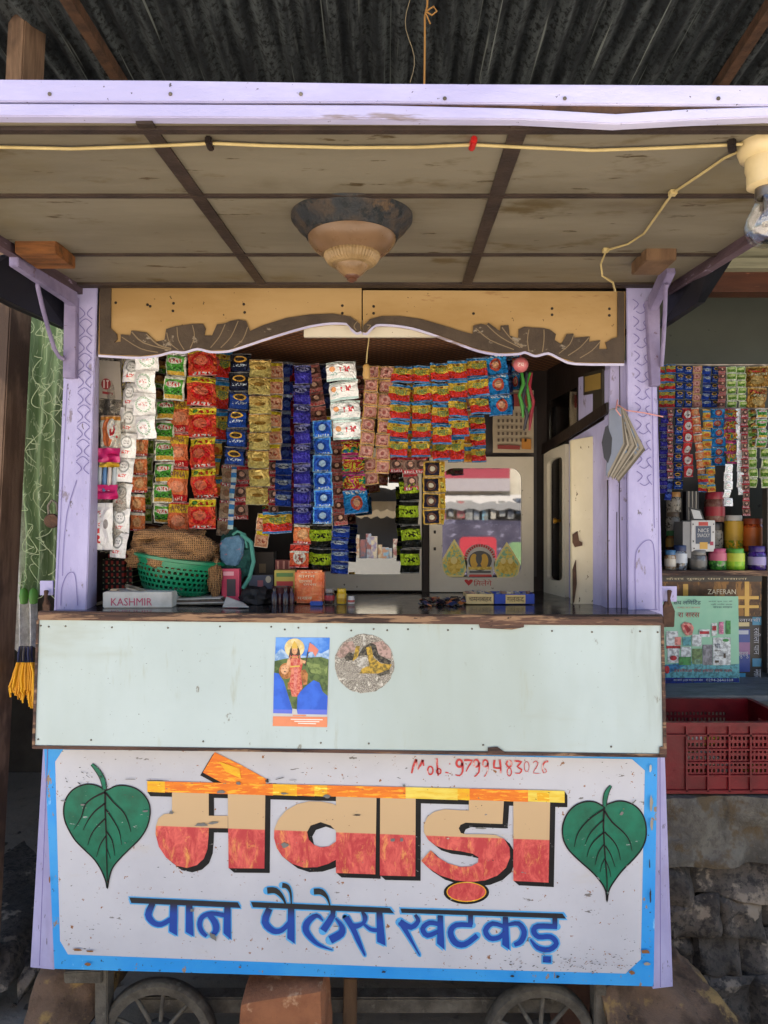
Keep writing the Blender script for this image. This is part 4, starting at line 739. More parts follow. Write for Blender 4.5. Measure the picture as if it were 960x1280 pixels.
kind('orange_red', [(0, 'c9302a'), (.1, 'd8603c'), (.62, 'd9d2c2'), (.7, 'c83a2a')], motifs=[(.5, .42, .34, .28, 'd8d0c0')], texts=[(.28, .72, .22, .55, '9a4a3c', 9, 7)])
kind('blue_white', [(0, 'b8cfe6'), (.3, '3f86c8'), (.6, 'd8e2ea'), (.82, '2f6fb4')], metal=.1)
kind('yellow_band', [(0, 'd0902a'), (.3, 'dfb04a'), (.62, '3f97c6'), (.82, 'd8a83a')], motifs=[(.5, .3, .3, .16, 'c9602c')])
kind('red_white', [(0, 'b52a30'), (.3, 'b8302f'), (.8, 'c43a3a')], motifs=[(.5, .42, .34, .32, 'cfcac2')], texts=[(.35, .65, .3, .5, '5a5450', 8, 6)])
kind('small_green', [(0, 'd6d8bf'), (.14, '6f9a2c'), (.5, '8fb23e'), (.86, 'd6d8bf')], motifs=[(.5, .62, .34, .14, 'c9d48a')], texts=[(.15, .85, .2, .42, '3f6a1c', 9, 7)], edge=('cfd3ae', .08))

def sachet_mesh(kn):
    k = K[kn]; CR = .02 if kn.startswith('white') else .085
    if not k['mesh']:
        for var in range(2):
            rr = random.Random(hash(kn) % 997 + var if False else len(kn) * 31 + var * 7); mb = MB(); nx, nz = 11, 12; vs = []; uv = []; sd_ = rr.uniform(0, 50)
            ph = [rr.uniform(0, 6.28) for _ in range(6)]
            for j in range(nz + 1):
                for i in range(nx + 1):
                    a, b = i / nx, j / nz; e = max(0, 1 - (abs(2 * b - 1) / .86) ** 6) if abs(2 * b - 1) < .86 else 0
                    bul = .13 * e * (1 - (2 * a - 1) ** 4) * (1 + .22 * sin(9 * a + 7 * b + ph[0]))
                    wob = .03 * sin(6 * b + ph[1]) + .03 * sin(7 * a + ph[2]) * (.4 + abs(2 * b - 1))
                    rid = 1 - abs(mnoise.noise(Vector((a * 3.2 + sd_, b * 3.2, sd_ * .3)))) * 2.2; bul += CR * (.35 + .65 * e) * rid
                    vs.append((a - .5 + .012 * sin(11 * b + ph[3]), -bul + wob, b - 1)); uv.append((a, b))
            F = [[j * (nx + 1) + i, j * (nx + 1) + i + 1, (j + 1) * (nx + 1) + i + 1, (j + 1) * (nx + 1) + i] for j in range(nz) for i in range(nx)]
            mb.add(vs, F, 0, uv)
            back = []
            for j in range(nz + 1):
                for i in range(nx + 1):
                    v = vs[j * (nx + 1) + i]; back.append((v[0], .03 * (1 - (2 * i / nx - 1) ** 4) * (1 - abs(2 * j / nz - 1)) + .03 * sin(6 * j / nz + ph[1]) + .03 * sin(7 * i / nx + ph[2]) * (.4 + abs(2 * j / nz - 1)), v[2]))
            mb.add(back, [f[::-1] for f in F], 0, uv)
            mats = [k['mat']]
            if k['txt']:
                s, x0, y0, x1, y1, c = k['txt']; text(mb, s, (x0 - .5, -.235, y0 - 1), (x1 - .5, -.235, y0 - 1), (x0 - .5, -.235, y1 - 1), 1); mats.append(flat(c))
            k['mesh'].append(mesh_of('sachet', mb, mats, smooth=False))
            me = k['mesh'][-1]; me.polygons.foreach_set('use_smooth', [True] * len(me.polygons))
    return k['mesh']
rs = random.Random(11)
GRP = 'strips of sachets hanging in the stall'
def strip(kn, xt, yt, xb, yb, w, n, Y, label, group=GRP, tilt=.30, name='sachet_strip', curve=0):
    ms = sachet_mesh(kn); a, b = P(xt, yt, Y), P(xb, yb, Y); r = thing(name, label, 'sachet strip', a, group); d = (b - a) / n; W_ = w * 1.12 / FX * Y; H = d.length * 1.02
    lean = atan2(-d.x, -d.z)
    for i in range(n):
        o = bpy.data.objects.new('sachet', ms[(i + rs.randint(0, 1)) % 2]); COL.objects.link(o); o.parent = r
        p = d * i; bow = curve * sin(pi * (i + .5) / n)
        o.location = (p.x + bow + rs.uniform(-.04, .04) * W_, rs.uniform(-.003, .003) - .0015 * (i % 2), p.z); o.scale = (W_, W_, H)
        o.rotation_euler = (rs.uniform(-tilt, tilt) * .8 + (.06 if i % 2 else -.06), lean + rs.uniform(-.05, .05), rs.uniform(-.32, .32))
    return r
S = strip
A_, B_, C_, D_ = 2.06, 2.12, 2.18, 2.25     # nearest rail to farthest
S('white_green', 183, 434, 179, 548, 25, 4, A_, 'short white strip with round green logos, hanging in front of the longer white strip')
S('white_grey', 168, 448, 147, 697, 20, 8, 2.09, 'long white strip with grey round print, leaning out towards the left post')
S('yellow_black', 158, 446, 155, 502, 10, 1, B_, 'narrow yellow and black spotted label strip beside the clear bag', name='label_strip')
S('brown_green', 203, 448, 194, 542, 14, 5, C_, 'narrow brown and green strip half hidden behind the short green pair')
S('green_white', 222, 441, 217, 500, 24, 2, A_, 'short pair of green sachets with white rims under the carved leaf')
S('green_white', 207, 500, 204, 655, 22, 6, B_, 'long strip of green sachets with white rims above the sack')
S('orange_apna', 226, 498, 222, 670, 22, 4, B_, 'orange strip lettered APNA between the green and the large red packs')
S('red_yellow', 251, 432, 254, 661, 31, 6, A_, 'widest strip of large red packs with yellow tops')
S('orange_plain', 176, 547, 171, 664, 17, 5, B_, 'plain orange strip hanging below the short white one')
S('small_green', 187, 548, 183, 655, 12, 5, C_, 'thin pale green strip tucked between the orange and the green sachets')
S('yellow_band', 272, 468, 271, 620, 11, 6, D_, 'thin orange and yellow strip in the shade right of the large red packs')
S('tri', 281, 438, 277, 552, 18, 3, B_, 'short orange and red strip left of the black and blue sachets')
S('dark_navy', 301, 442, 300, 489, 24, 2, 2.075, 'pair of nearly black sachets with gold ovals at the head of the blue strip')
S('navy_gold', 299, 489, 293, 582, 24, 4, 2.075, 'blue sachets with gold ovals below the black pair')
S('gold', 326, 449, 322, 631, 24, 8, A_, 'shiny gold foil strip')
S('pink_yellow', 345, 452, 343, 575, 16, 6, B_, 'narrow tan strip with yellow headers right of the gold foil')
S('royal_blue', 359, 452, 357, 575, 13, 6, C_, 'narrow dark blue foil strip beside the tan strip with yellow headers')
S('blue_silver', 355, 574, 353, 633, 18, 3, B_, 'three blue and silver sachets below the narrow dark blue foil')
S('red_photo', 342, 574, 342, 646, 11, 4, C_, 'thin red picture strip below the tan strip with yellow headers')
S('red_foil', 366, 456, 368, 656, 6, 9, C_, 'hair-thin dark red foil strip between two blue ones')
S('violet_blue', 377, 456, 378, 655, 19, 8, A_, 'long violet blue strip with silvery tops')
S('brown_red', 389, 455, 399, 526, 18, 4, 2.1, 'short brown and red strip slanting over the top of the bright blue one')
S('navy', 406, 454, 411, 512, 13, 3, C_, 'small dark navy strip behind the teal white pouches')
S('bright_blue', 402, 525, 404, 655, 21, 6, A_, 'bright blue strip with pale rims below the slanting brown one')
S('brown_red', 418, 540, 426, 657, 15, 7, B_, 'brown picture strip left of the rainbow sachets')
S('white_teal', 426, 452, 435, 549, 33, 4, A_, 'four broad white and teal pouches with red script')
S('rainbow', 440, 549, 444, 614, 25, 3, 2.1, 'rainbow coloured strip below the white and teal pouches')
S('cyan_orange', 444, 612, 446, 642, 27, 1, 2.09, 'single cyan sachet with orange figure under the rainbow strip', name='loose_sachet')
S('rose_gold', 466, 457, 458, 572, 16, 7, A_, 'pinkish gold strip on the left of its pair by the central cord')
S('rose_gold', 484, 458, 477, 592, 16, 8, A_, 'pinkish gold strip on the right of its pair beside the orange packs')
S('rose_gold', 461, 572, 465, 606, 16, 2, B_, 'two pinkish gold sachets dangling below the pair')
S('tri', 502, 458, 496, 571, 24, 5, A_, 'orange, red and blue strip, first of the five, beside the pinkish gold pair')
S('tri', 489, 498, 484, 571, 14, 3, 2.1, 'half hidden orange, red and blue strip behind the first of the five')
S('tri', 527, 457, 526, 571, 21, 5, A_, 'orange, red and blue strip, second of the five')
S('tri', 549, 454, 553, 556, 21, 4, A_, 'orange, red and blue strip, middle one of the five')
S('tri', 571, 451, 573, 546, 22, 4, A_, 'orange, red and blue strip, fourth of the five')
S('tri', 595, 447, 600, 519, 23, 3, A_, 'shortest orange, red and blue strip, next to the cyan packs')
S('tri', 550, 550, 551, 577, 19, 1, 2.1, 'single orange and red sachet below the middle strip of the five', name='loose_sachet')
S('tri', 570, 545, 571, 578, 18, 1, 2.1, 'single orange and red sachet below the fourth strip', name='loose_sachet')
S('tri', 596, 519, 597, 578, 17, 3, 2.12, 'small lower orange and red strip below the shortest one')
S('yellow_band', 584, 530, 587, 578, 12, 2, 2.13, 'small yellow banded pair between the lower orange sachets')
S('cyan_orange', 618, 443, 627, 519, 26, 3, A_, 'cyan strip with orange figures beside the pink ball')
S('cyan_orange', 641, 444, 644, 487, 13, 2, B_, 'narrow cyan strip just left of the pink ball')
S('navy', 635, 450, 638, 513, 8, 3, 2.1, 'very thin spotted navy strip beside the cyan packs')
S('red_photo', 496, 571, 497, 590, 15, 1, B_, 'single red picture sachet under the first orange strip', name='loose_sachet')
S('red_photo', 511, 571, 514, 613, 16, 2, B_, 'pair of red picture sachets above the black and lime strip')
S('red_photo', 526, 571, 527, 592, 15, 1, B_, 'single red picture sachet under the second orange strip', name='loose_sachet')
S('black_lime', 511, 596, 513, 716, 22, 4, B_, 'black and lime strip hanging across the right edge of the mirror')
S('choc', 540, 576, 540, 656, 20, 4, 2.1, 'navy sachets with gold rims hanging over the cupboard door')
S('yellow_gold', 552, 576, 552, 656, 8, 4, 2.105, 'thin gold strip along the navy sachets with gold rims')
S('black_lime', 401, 656, 400, 715, 25, 2, B_, 'two black and lime sachets below the bright blue strip')
S('orange_plain', 379, 656, 377, 680, 20, 1, B_, 'single orange sachet below the violet strip', name='loose_sachet')
S('orange_red', 374, 680, 372, 709, 21, 1, B_, 'red sachet with a white label below the single orange one', name='loose_sachet')
S('blue_silver', 426, 657, 424, 717, 19, 4, B_, 'blue and silver strip in front of the left edge of the mirror')
S('tri', 347, 640, 347, 668, 32, 1, B_, 'wide orange and red pack below the blue and silver sachets', name='loose_sachet')
S('pink_yellow', 331, 642, 327, 684, 15, 2, B_, 'two tan sachets with yellow headers left of the wide orange pack')
S('tan_photo', 287, 581, 281, 670, 17, 4, C_, 'tan picture strip below the blue sachets with gold ovals')
S('blue_white', 293, 583, 288, 662, 6, 4, B_, 'thin pale blue and white strip beside the tan picture strip')
S('red_photo', 302, 582, 300, 649, 17, 3, C_, 'red and dark picture strip left of the gold foil end')
S('brown_green', 192, 655, 190, 672, 17, 1, C_, 'single brown and green sachet just above the sack', name='loose_sachet')
for kn, xt, xb, y0, y1, w, n, lb in (('tan_photo', 263, 262, 480, 650, 14, 7, 'shaded tan strip in the gap right of the large red packs'), ('red_photo', 312, 310, 452, 600, 12, 7, 'shaded red strip between the blue and the gold sachets'),
        ('rainbow', 337, 335, 460, 640, 12, 7, 'shaded rainbow strip behind the gold foil'), ('royal_blue', 391, 392, 520, 650, 12, 6, 'shaded blue strip between violet and bright blue'), ('pink_yellow', 413, 413, 520, 640, 12, 6, 'shaded tan strip with yellow headers behind the bright blue one'),
        ('brown_red', 449, 452, 470, 590, 13, 7, 'shaded brown strip behind the teal white pouches'), ('yellow_band', 514, 511, 462, 572, 9, 6, 'thin yellow banded strip in the gap after the first orange strip'), ('yellow_band', 538, 539, 462, 572, 9, 6, 'thin yellow banded strip in the gap after the second orange strip'),
        ('orange_plain', 560, 563, 458, 560, 9, 6, 'thin orange strip in the gap after the middle orange strip'), ('orange_plain', 584, 587, 456, 530, 9, 4, 'thin orange strip in the gap after the fourth orange strip'), ('choc', 240, 240, 460, 520, 10, 3, 'dark strip glimpsed between the green pair and the red packs'), ('orange_red', 213, 198, 520, 650, 10, 5, 'thin red strip behind the long green one')):
    S(kn, xt, y0, xb, y1, w, n, 2.30, lb)
# the rail they hang from
for (x0, y0, x1, y1, Y) in ((120, 438, 480, 459, A_ + .012), (440, 460, 660, 446, A_ + .012)):
    mb = MB(); mb.tube([P(x0, y0, Y), P((x0 + x1) / 2, (y0 + y1) / 2 + 3, Y), P(x1, y1, Y)], .0012, 6)
    single('hanging_wire', mb, M['dark_int'], {438: 'thin wire across the left half of the stall holding the sachet strips', 460: 'thin wire across the right half of the stall holding the orange strips'}[y0], 'wire')

# ---------------------------------------------------------------- other things hanging
# clear bag with a red round mark at the left post
g = NT('smoky_film'); co = g.n('TexCoord').outputs['Object']; n = g.noise(co, 30, 6, .7, 1)
gl = g.n('BsdfPrincipled', {'Base Color': hx('a39b8e'), 'Roughness': .25}); tr = g.n('BsdfTransparent', {'Color': (.9, .88, .85, 1)}); mx = g.n('MixShader', {0: g.step(n, .3, .8), 1: tr.outputs[0], 2: gl.outputs[0]})
bmp = g.n('Bump', {'Height': n, 'Strength': .6, 'Distance': .01}); g.t.links.new(bmp.outputs[0], gl.inputs['Normal']); g.t.links.new(mx.outputs[0], g.t.nodes['Material Output'].inputs[0]); M['film'] = g.mat
def wavy(mb, x0, y0, x1, y1, Y, m=0, nx=10, ny=14, amp=.006, skew=0, seed=0):
    vs = []; 
    for j in range(ny + 1):
        for i in range(nx + 1):
            a, b = i / nx, j / ny; p = P(x0 + (x1 - x0) * a + skew * b, y0 + (y1 - y0) * b, Y); p.y += amp * mnoise.noise(Vector((a * 3 + seed, b * 4, seed))) * 2; vs.append(p)
    uv = [(i / nx, 1 - j / ny) for j in range(ny + 1) for i in range(nx + 1)]
    return mb.add(vs, [[j * (nx + 1) + i, j * (nx + 1) + i + 1, (j + 1) * (nx + 1) + i + 1, (j + 1) * (nx + 1) + i] for j in range(ny) for i in range(nx)], m, uv)
bag = thing('plastic_bag', 'clear plastic bag with a red round mark hanging against the left post', 'plastic bag', P(142, 440, 2.1), None)
mb = MB(); wavy(mb, 121, 438, 158, 690, 2.085, 0, 10, 24, .008, 0, 2); part('film', mb, M['film'], bag, smooth=True)
mb = MB(); mb.pp([(122, 450), (150, 452), (152, 500), (121, 497)], 2.083, 0); part('insert_card', mb, flat('a29a8d'), bag)
mb = MB(); mb.pp(ell(132.5, 480, 6, 7, 18), 2.0815, 0); mb.pp([(129, 475), (131, 475), (131, 485), (129, 485)], 2.081, 1); mb.pp([(133, 475), (136, 475), (136, 477), (135, 477), (135, 485), (134, 485), (134, 477), (133, 477)], 2.081, 1); mb.pp([(128, 489), (141, 491), (141, 494), (128, 492)], 2.081, 0); part('round_mark', mb, [flat('8f2a2c'), flat('c9b8b0')], bag)
mb = MB(); 
for i in range(4):
    c0, c1 = P(126 + i * 6, 572, 2.07), P(124 + i * 6, 618, 2.06); mb.tube([c0, c0.lerp(c1, .3), c0.lerp(c1, .6), c1], [.003, .006, .007, .005], 8, i % 3)
pk = thing('brush_pack', 'packet of pink, blue and white toothbrush handles hanging in the clear bag', 'packet', P(136, 563, 2.08))
part('brush', mb, [flat('b9c3c8', .3), flat('5a86b8', .3), flat('d8cfc8', .3)], pk, smooth=True)
mb = MB(); wavy(mb, 122, 560, 150, 578, 2.055, 0, 8, 5, .01, 0, 4); part('pink_card', mb, flat('cf2f78', .35), pk, smooth=True); mb = MB(); wavy(mb, 121, 606, 147, 624, 2.05, 0, 8, 5, .012, 0, 5); part('pink_card', mb, flat('cf2f78', .35), pk, smooth=True)
mb = MB(); wavy(mb, 124, 578, 149, 584, 2.052, 0, 8, 3, .008, 0, 6); part('yellow_band', mb, flat('d9b33a', .35), pk, smooth=True)
kind('white_orange', [(0, 'd8cfc0'), (.85, 'c98a3a')], motifs=[(.4, .5, .28, .4, 'd8703a'), (.6, .6, .2, .3, 'e2d8cc')], texts=[(.5, .9, .35, .7, 'b23038', 6, 4)], metal=0)
kind('white_red_pack', [(0, 'd6d4cf')], motifs=[(.68, .55, .14, .1, '8a8580')], texts=[(.22, .38, .15, .85, 'c0302c', 4, 9)], metal=0, wr=.2)
for kn, x, y0, y1, w, lb in (('white_orange', 138, 519, 563, 25, 'white and orange packet hanging above the toothbrush handles'), ('white_red_pack', 129, 628, 688, 24, 'white packet with red upright lettering hanging low by the left post')):
    a = P(x, y0, 2.07); r = bpy.data.objects.new('hanging_packet', sachet_mesh(kn)[0]); COL.objects.link(r); r.location = a; r.scale = (w / FX * 2.07, w / FX * 2.07, (y1 - y0) / FX * 2.07); tag(r, lb, 'packet')

# pink balls, cords, garland, calendar
for (x, y, r, Y, lb, ink) in ((268, 452, 7, 2.1, 'small red plastic ball hanging above the large red packs', 0), (651, 456, 9.5, 2.03, 'pink plastic ball with white lettering hanging right of the cyan packs', 1)):
    mb = MB(); c = P(x, y, Y); R = r / FX * Y; mb.lathe(c, [(R * sin(pi * k / 12), -R * cos(pi * k / 12)) for k in range(13)], 20); mats = [flat('bf6a6c' if ink else '9a3a34', .35)]
    if ink: ptext(mb, 'टच', x - 4, y - 2.5, x + 4, y + 2, Y - R - .0005, 1); mats.append(flat('e6d8d2'))
    mb.tube([c + Vector((0, 0, R * .95)), c + Vector((0, .02, R + .05))], .0012, 6, 0); single('toy_ball', mb, mats, lb, 'ball', smooth=True)
mb = MB(); mb.tube([P(462, 408, 2.02), P(461, 425, 2.02), P(459, 440, 2.02), P(458, 454, 2.02)], .0018, 6, 0); mb.lathe(P(458, 465, 2.02), [(0, -.022), (.009, -.02), (.011, -.008), (.009, .008), (.011, .014), (.006, .022), (0, .024)], 12, 1)
single('cord_with_pull', mb, [M['cable'], flat('b08a4e', .4)], 'yellow cord with a tan wooden pull hanging at the middle of the stall', 'cord', smooth=True)
mb = MB()
for k in range(4):
    x = 652 + k * 4; c = [P(x + 3 * sin(t * 2.2 + k), 466 + t * (14 + 4 * (k % 2)), 2.09 + k * .01) for t in (0, 1, 2, 3, 4)]; mb.tube(c, [.004, .006, .005, .006, .003], 7, [0, 2, 0, 1][k])
single('candy_garland', mb, [flat('3f8a35', .3), flat('9a2f3f', .3), flat('30303a', .3)], 'green and dark red packets dangling below the pink ball', 'garland', smooth=True)
cal = thing('calendar', 'paper wall calendar with date grid hanging above the cupboard door', 'calendar', P(640, 565, 2.4))
mb = MB(); wavy(mb, 616, 488, 667, 566, 2.40, 0, 8, 8, .004, 0, 9); part('page', mb, flat('b0a085', .8), cal, smooth=True)
mb = MB()
for r_ in range(5):
    for c_ in range(7):
        x, y = 622 + c_ * 5.6, 516 + r_ * 8; mb.pp([(x, y), (x + 2.6, y), (x + 2.6, y + 4), (x, y + 4)], 2.388)
part('date_grid', mb, flat('5a4a3c', .8), cal)
for q, h in (([(618, 492), (664, 492), (664, 508), (618, 508)], '8a3a34'), ([(652, 548), (664, 549), (664, 562), (652, 561)], 'b5792f'), ([(622, 556), (650, 557), (650, 562), (622, 561)], '8a3a34')): mb = MB(); mb.pp(q, 2.388); part('print', mb, flat(h, .8), cal)

# folded newspapers on the right post
FQ = [(591, 302), (640, 292), (650, 450), (578, 605)]; BQ = [(640, 285), (658, 292), (753, 480), (634, 632)]
Z8 = zt(600, 430, 3.657); npr = thing('newspaper_bundle', 'bundle of folded newspapers strung up on the right post', 'newspapers', P(776, 600, 1.93))
for i in range(11):
    t = i / 10; q = [(FQ[k][0] * (1 - t) + BQ[k][0] * t + random.uniform(-4, 4), FQ[k][1] * (1 - t) + BQ[k][1] * t + random.uniform(-5, 5)) for k in range(4)]
    mb = MB(); vs = [P(*Z8(x, y), 1.90 + .0042 * i) for x, y in q]; vs[2].y -= .004; mb.prism(vs, (0, .0028, 0)); part('newspaper', mb, [M['news'], flat('8d8475', .85), flat('5a5348', .85), flat('a0988a', .85)][i % 4] if i else [flat('6d7484', .6)], npr)
    if i == 0:
        mb = MB(); mb.pp([(572, 380), (585, 370), (592, 400), (604, 430), (600, 500), (585, 545), (566, 520), (556, 450)], 1.8985, 0, Z8); part('cover_picture', mb, flat('23242c', .6), npr)
mb = MB(); mb.tube([P(772, 506, 1.93), P(783, 513, 1.93), P(805, 516, 1.93), P(829, 521, 1.94)], .0018, 6, 0); mb.tube([P(772, 500, 1.925), P(770, 512, 1.89), P(776, 520, 1.889)], .0018, 6, 0)
single('red_string', mb, flat('c98a86', .7), 'red and white string tied round the right post, holding the newspapers', 'string', smooth=True)

# ---------------------------------------------------------------- things on the counter
zc = ZC + .0006
def onc(px, Y): return Vector(((px - 480) / FX * Y, Y, zc))
# basket
g = NT('green_basket_plastic'); uv = g.n('TexCoord').outputs['UV']; s = g.n('SeparateXYZ', {0: uv}); fu = g.math('FRACT', g.math('ADD', g.math('MULTIPLY', s.outputs[0], 46), g.math('MULTIPLY', g.math('FLOOR', g.math('MULTIPLY', s.outputs[1], 9)), .5))); fv = g.math('FRACT', g.math('MULTIPLY', s.outputs[1], 9))
hole = g.math('MULTIPLY', g.math('MULTIPLY', g.math('GREATER_THAN', fu, .42), g.math('GREATER_THAN', fv, .45)), g.math('LESS_THAN', s.outputs[1], .86))
g.set(Base_Color=hx('06714d'), Roughness=.35, Alpha=g.math('SUBTRACT', 1, hole)); g.bump(fu, .3, .004); M['basket'] = g.mat
bk = thing('plastic_basket', 'green perforated plastic basket holding the burlap sack', 'basket', onc(217, 2.12)); Rb = Euler((0, radians(8), 0)).to_matrix()
bc = onc(219, 2.12) + Vector((0, 0, .031))
mb = MB(); mb.lathe(bc, [(.088, 0), (.098, .01), (.115, .054), (.125, .098)], 46, 0, 1, .85, Rb); part('bowl', mb, M['basket'], bk, smooth=True)
mb = MB(); mb.lathe(bc, [(.125, .094), (.134, .096), (.135, .104), (.126, .107), (.123, .100)], 46, 0, 1, .85, Rb); part('rim', mb, flat('06714d', .35), bk, smooth=True)
mb = MB(); mb.lathe(bc, [(0, .002), (.087, .002)], 30, 0, 1, .85, Rb); part('base', mb, flat('0d5a3c', .4), bk)
g = NT('burlap'); co = g.n('TexCoord').outputs['Object']; w1 = g.n('TexWave', {'Vector': co, 'Scale': 60, 'Distortion': 2.5}, bands_direction='X').outputs[1]; w2 = g.n('TexWave', {'Vector': co, 'Scale': 60, 'Distortion': 2.5}, bands_direction='Z').outputs[1]
f = g.math('MAXIMUM', w1, w2); n = g.noise(co, 14, 5); g.set(Base_Color=g.mix(g.step(n, .4, .7), g.mix(f, hx('4f361f'), hx('b08455')), g.mix(f, hx('3f2a1a'), hx('906a44'))), Roughness=.9); g.bump(f, .9, .006); M['burlap'] = g.mat
def lump(c, rx, ry, rz, seed, amp=.18, fr=2.0, n=28, zmin=None, flat_=1):
    mb = MB(); c = Vector(c); vs = []; m_ = n // 2
    for j in range(m_ + 1):
        for i in range(n):
            th, ph = pi * j / m_, 2 * pi * i / n; d = Vector((sin(th) * cos(ph), sin(th) * sin(ph), cos(th)))
            k = 1 + amp * mnoise.fractal(d * fr + Vector((seed, seed * .7, 0)), .8, 2, 4); p = Vector((d.x * rx * k, d.y * ry * k, d.z * rz * k)) + c
            if zmin is not None and p.z < zmin: p.z = zmin
            vs.append(p)
    mb.add(vs, [[j * n + i, j * n + (i + 1) % n, (j + 1) * n + (i + 1) % n, (j + 1) * n + i] for j in range(m_) for i in range(n)]); return mb
sk = thing('burlap_sack', 'brown burlap sack bundled up in the green basket', 'sack', bc + Vector((0, 0, .05)))
part('bundle', lump(bc + Vector((.003, 0, .114)), .128, .102, .072, 3, .24, 2.4, 56), M['burlap'], sk, smooth=True)
mb = MB(); a = bc + Vector((-.098, -.065, .166)); 
for k in range(5):
    pts = [a + Vector((t * .19 , -.012 * sin(t * 3) + .006 * sin(k * 2 + t * 9), .016 * sin(t * 3.1) - .02 * t + .006 * cos(k * 1.3 + t * 8))) for t in [q / 10 for q in range(11)]]
    mb.tube(pts, [.007] + [.0095] * 9 + [.005], 8)
part('rolled_edge', mb, M['burlap'], sk, smooth=True)
part('hanging_fold', lump(bc + Vector((.125, -.03, .045)), .02, .03, .055, 8, .3, 2.5), M['burlap'], sk, smooth=True)
# teal bag
tb = thing('teal_bag', 'small teal and denim bag slumped beside the basket', 'bag', onc(293, 2.16))
c = P(293, 696, 2.16); mb = lump(c, .055, .045, .072, 5, .26, 2.6, 44); part('bag_body', mb, pm('teal_cloth', hx('2c5f58'), hx('1c423f'), 22, rough=.85, bump=.5, bsc=40), tb, smooth=True)
mb = MB(); q = [(274, 678), (282, 672), (300, 669), (305, 676), (303, 694), (296, 708), (280, 706), (275, 698)]; mb.prism([P(x, y, 2.104) for x, y in q], (0, .02, 0)); [mb.stroke(q_, ID, 2.1035) for q_ in ()]; part('denim_panel', mb, pm('denim', hx('3f5f78'), hx('54748c'), 60, rough=.9, bump=.2, spots=((40, .62, .66, hx('a3505a'), (1, 1, 2)),)), tb, bevel=.004)
mb = MB(); mb.tube([P(302, 668, 2.1), P(314, 678, 2.08), (P(317, 702, 2.07)), P(312, 722, 2.07), P(304, 735, 2.08)], .006, 8); mb.tube([P(291, 668, 2.11), P(297, 664, 2.1), P(306, 668, 2.1), P(309, 685, 2.09)], .004, 8); part('strap', mb, flat('3f8074', .8), tb, smooth=True)
# red and black woven bag
g = NT('red_black_weave'); co = g.n('TexCoord').outputs['Object']; s = g.n('SeparateXYZ', {0: co}); fx = g.math('FRACT', g.math('MULTIPLY', s.outputs[0], 62)); fz = g.math('FRACT', g.math('MULTIPLY', s.outputs[2], 55))
c_ = g.mix(g.math('GREATER_THAN', fx, .6), hx('1c1716'), hx('a5342c')); c_ = g.mix(g.math('GREATER_THAN', fz, .55), c_, hx('171312')); c_ = g.mix(g.math('MULTIPLY', g.math('GREATER_THAN', fz, .8), g.math('LESS_THAN', fx, .3)), c_, hx('8b9a72')); g.set(Base_Color=c_, Roughness=.6); g.bump(fx, .3, .004)
mb = MB(); a = onc(120, 2.16); b = onc(163, 2.16); mb.box((a.x, 2.16, zc), (b.x, 2.30, zc + .145)); single('woven_bag', mb, g.mat, 'red and black woven bag standing behind the white lettered box', 'bag', bevel=.02, smooth=True)
# white lettered box and papers
kb = thing('white_box', 'white cardboard box with pink lettering KASHMIR on the counter', 'box', onc(170, 1.99))
mb = MB(); a, b = onc(128, 1.985), onc(214, 1.985); mb.box((a.x, 1.985, zc), (b.x, 2.10, zc + .043), 0, (0, 0, .03)); part('carton', mb, M['paper'], kb, bevel=.002)
mb = MB(); mb.box((a.x + .012, 2.01, zc + .0435), (a.x + .03, 2.03, zc + .049)); part('folded_corner', mb, flat('b9a58a'), kb)
mb = MB(); x0 = a.x + .025; text(mb, 'KASHMIR', (x0, 1.9815, zc + .006), (x0 + .112, 1.985, zc + .006), (x0, 1.9815, zc + .027), 0); part('lettering', mb, flat('c4526e'), kb)
mb = MB()
for k in range(5):
    z = zc + .003 + k * .0035; a, b = onc(212, 2.03), onc(283, 2.03); mb.box((a.x + .004 * k, 2.03 + .003 * k, z), (b.x - .006 * k, 2.15, z + .0026), k % 3, (0, -.02, .03 * k - .05))
single('newspaper_stack', mb, [M['news'], M['paper'], flat('6a5a50', .8)], 'few folded newspapers lying under the green basket', 'newspapers')
mb = MB(); 
for k in range(5): mb.tube([P(157 + k * 2, 732 + k * 2.5, 2.03 + k * .008), P(170 + k, 735 + k * 2.5, 2.02 + k * .008), P(186, 741 + k * 2, 2.03 + k * .008)], .005, 6, k % 2)
single('rolled_paper', mb, [M['news'], M['paper']], 'rolled newspapers lying on the white lettered box', 'newspapers', smooth=True)
mb = MB(); q = [onc(278, 1.98) + Vector((0, 0, .002)), onc(311, 1.97) + Vector((0, 0, .003)), onc(304, 2.05) + Vector((0, 0, .006)), onc(283, 2.06) + Vector((0, 0, .022))]; mb.prism(q, (0, .001, .0012)); single('paper_sheet', mb, M['paper'], 'loose white sheet of paper on the counter right of the newspapers', 'paper')
# cartons and jars further right
def cbox(name, x0, x1, ytop, Y, dep, mats, label, cat, extra=(), rot=0):
    a, b = onc(x0, Y), onc(x1, Y); h = ZE - (ytop - HY) / FX * Y - zc; mb = MB(); mb.box((a.x, Y, zc), (b.x, Y + dep, zc + h), 0, (0, 0, rot))
    for (pts, m) in extra: mb.poly([Vector((a.x + (b.x - a.x) * u, Y - .0012 + sin(-rot) * (u - .5) * (b.x - a.x), zc + h * v)) for u, v in pts], m)
    return single(name, mb, mats, label, cat)
R4 = lambda x0, y0, x1, y1: [(x0, y0), (x1, y0), (x1, y1), (x0, y1)]
cbox('picture_box', 277, 299, 711, 2.10, .03, [flat('c2325a', .4), flat('2c2a3a', .4), flat('e0a0ae', .4)], 'bright pink card box leaning by the teal bag', 'box', [(R4(.3, .2, .8, .7), 1), (R4(.1, .8, .7, .92), 2)])
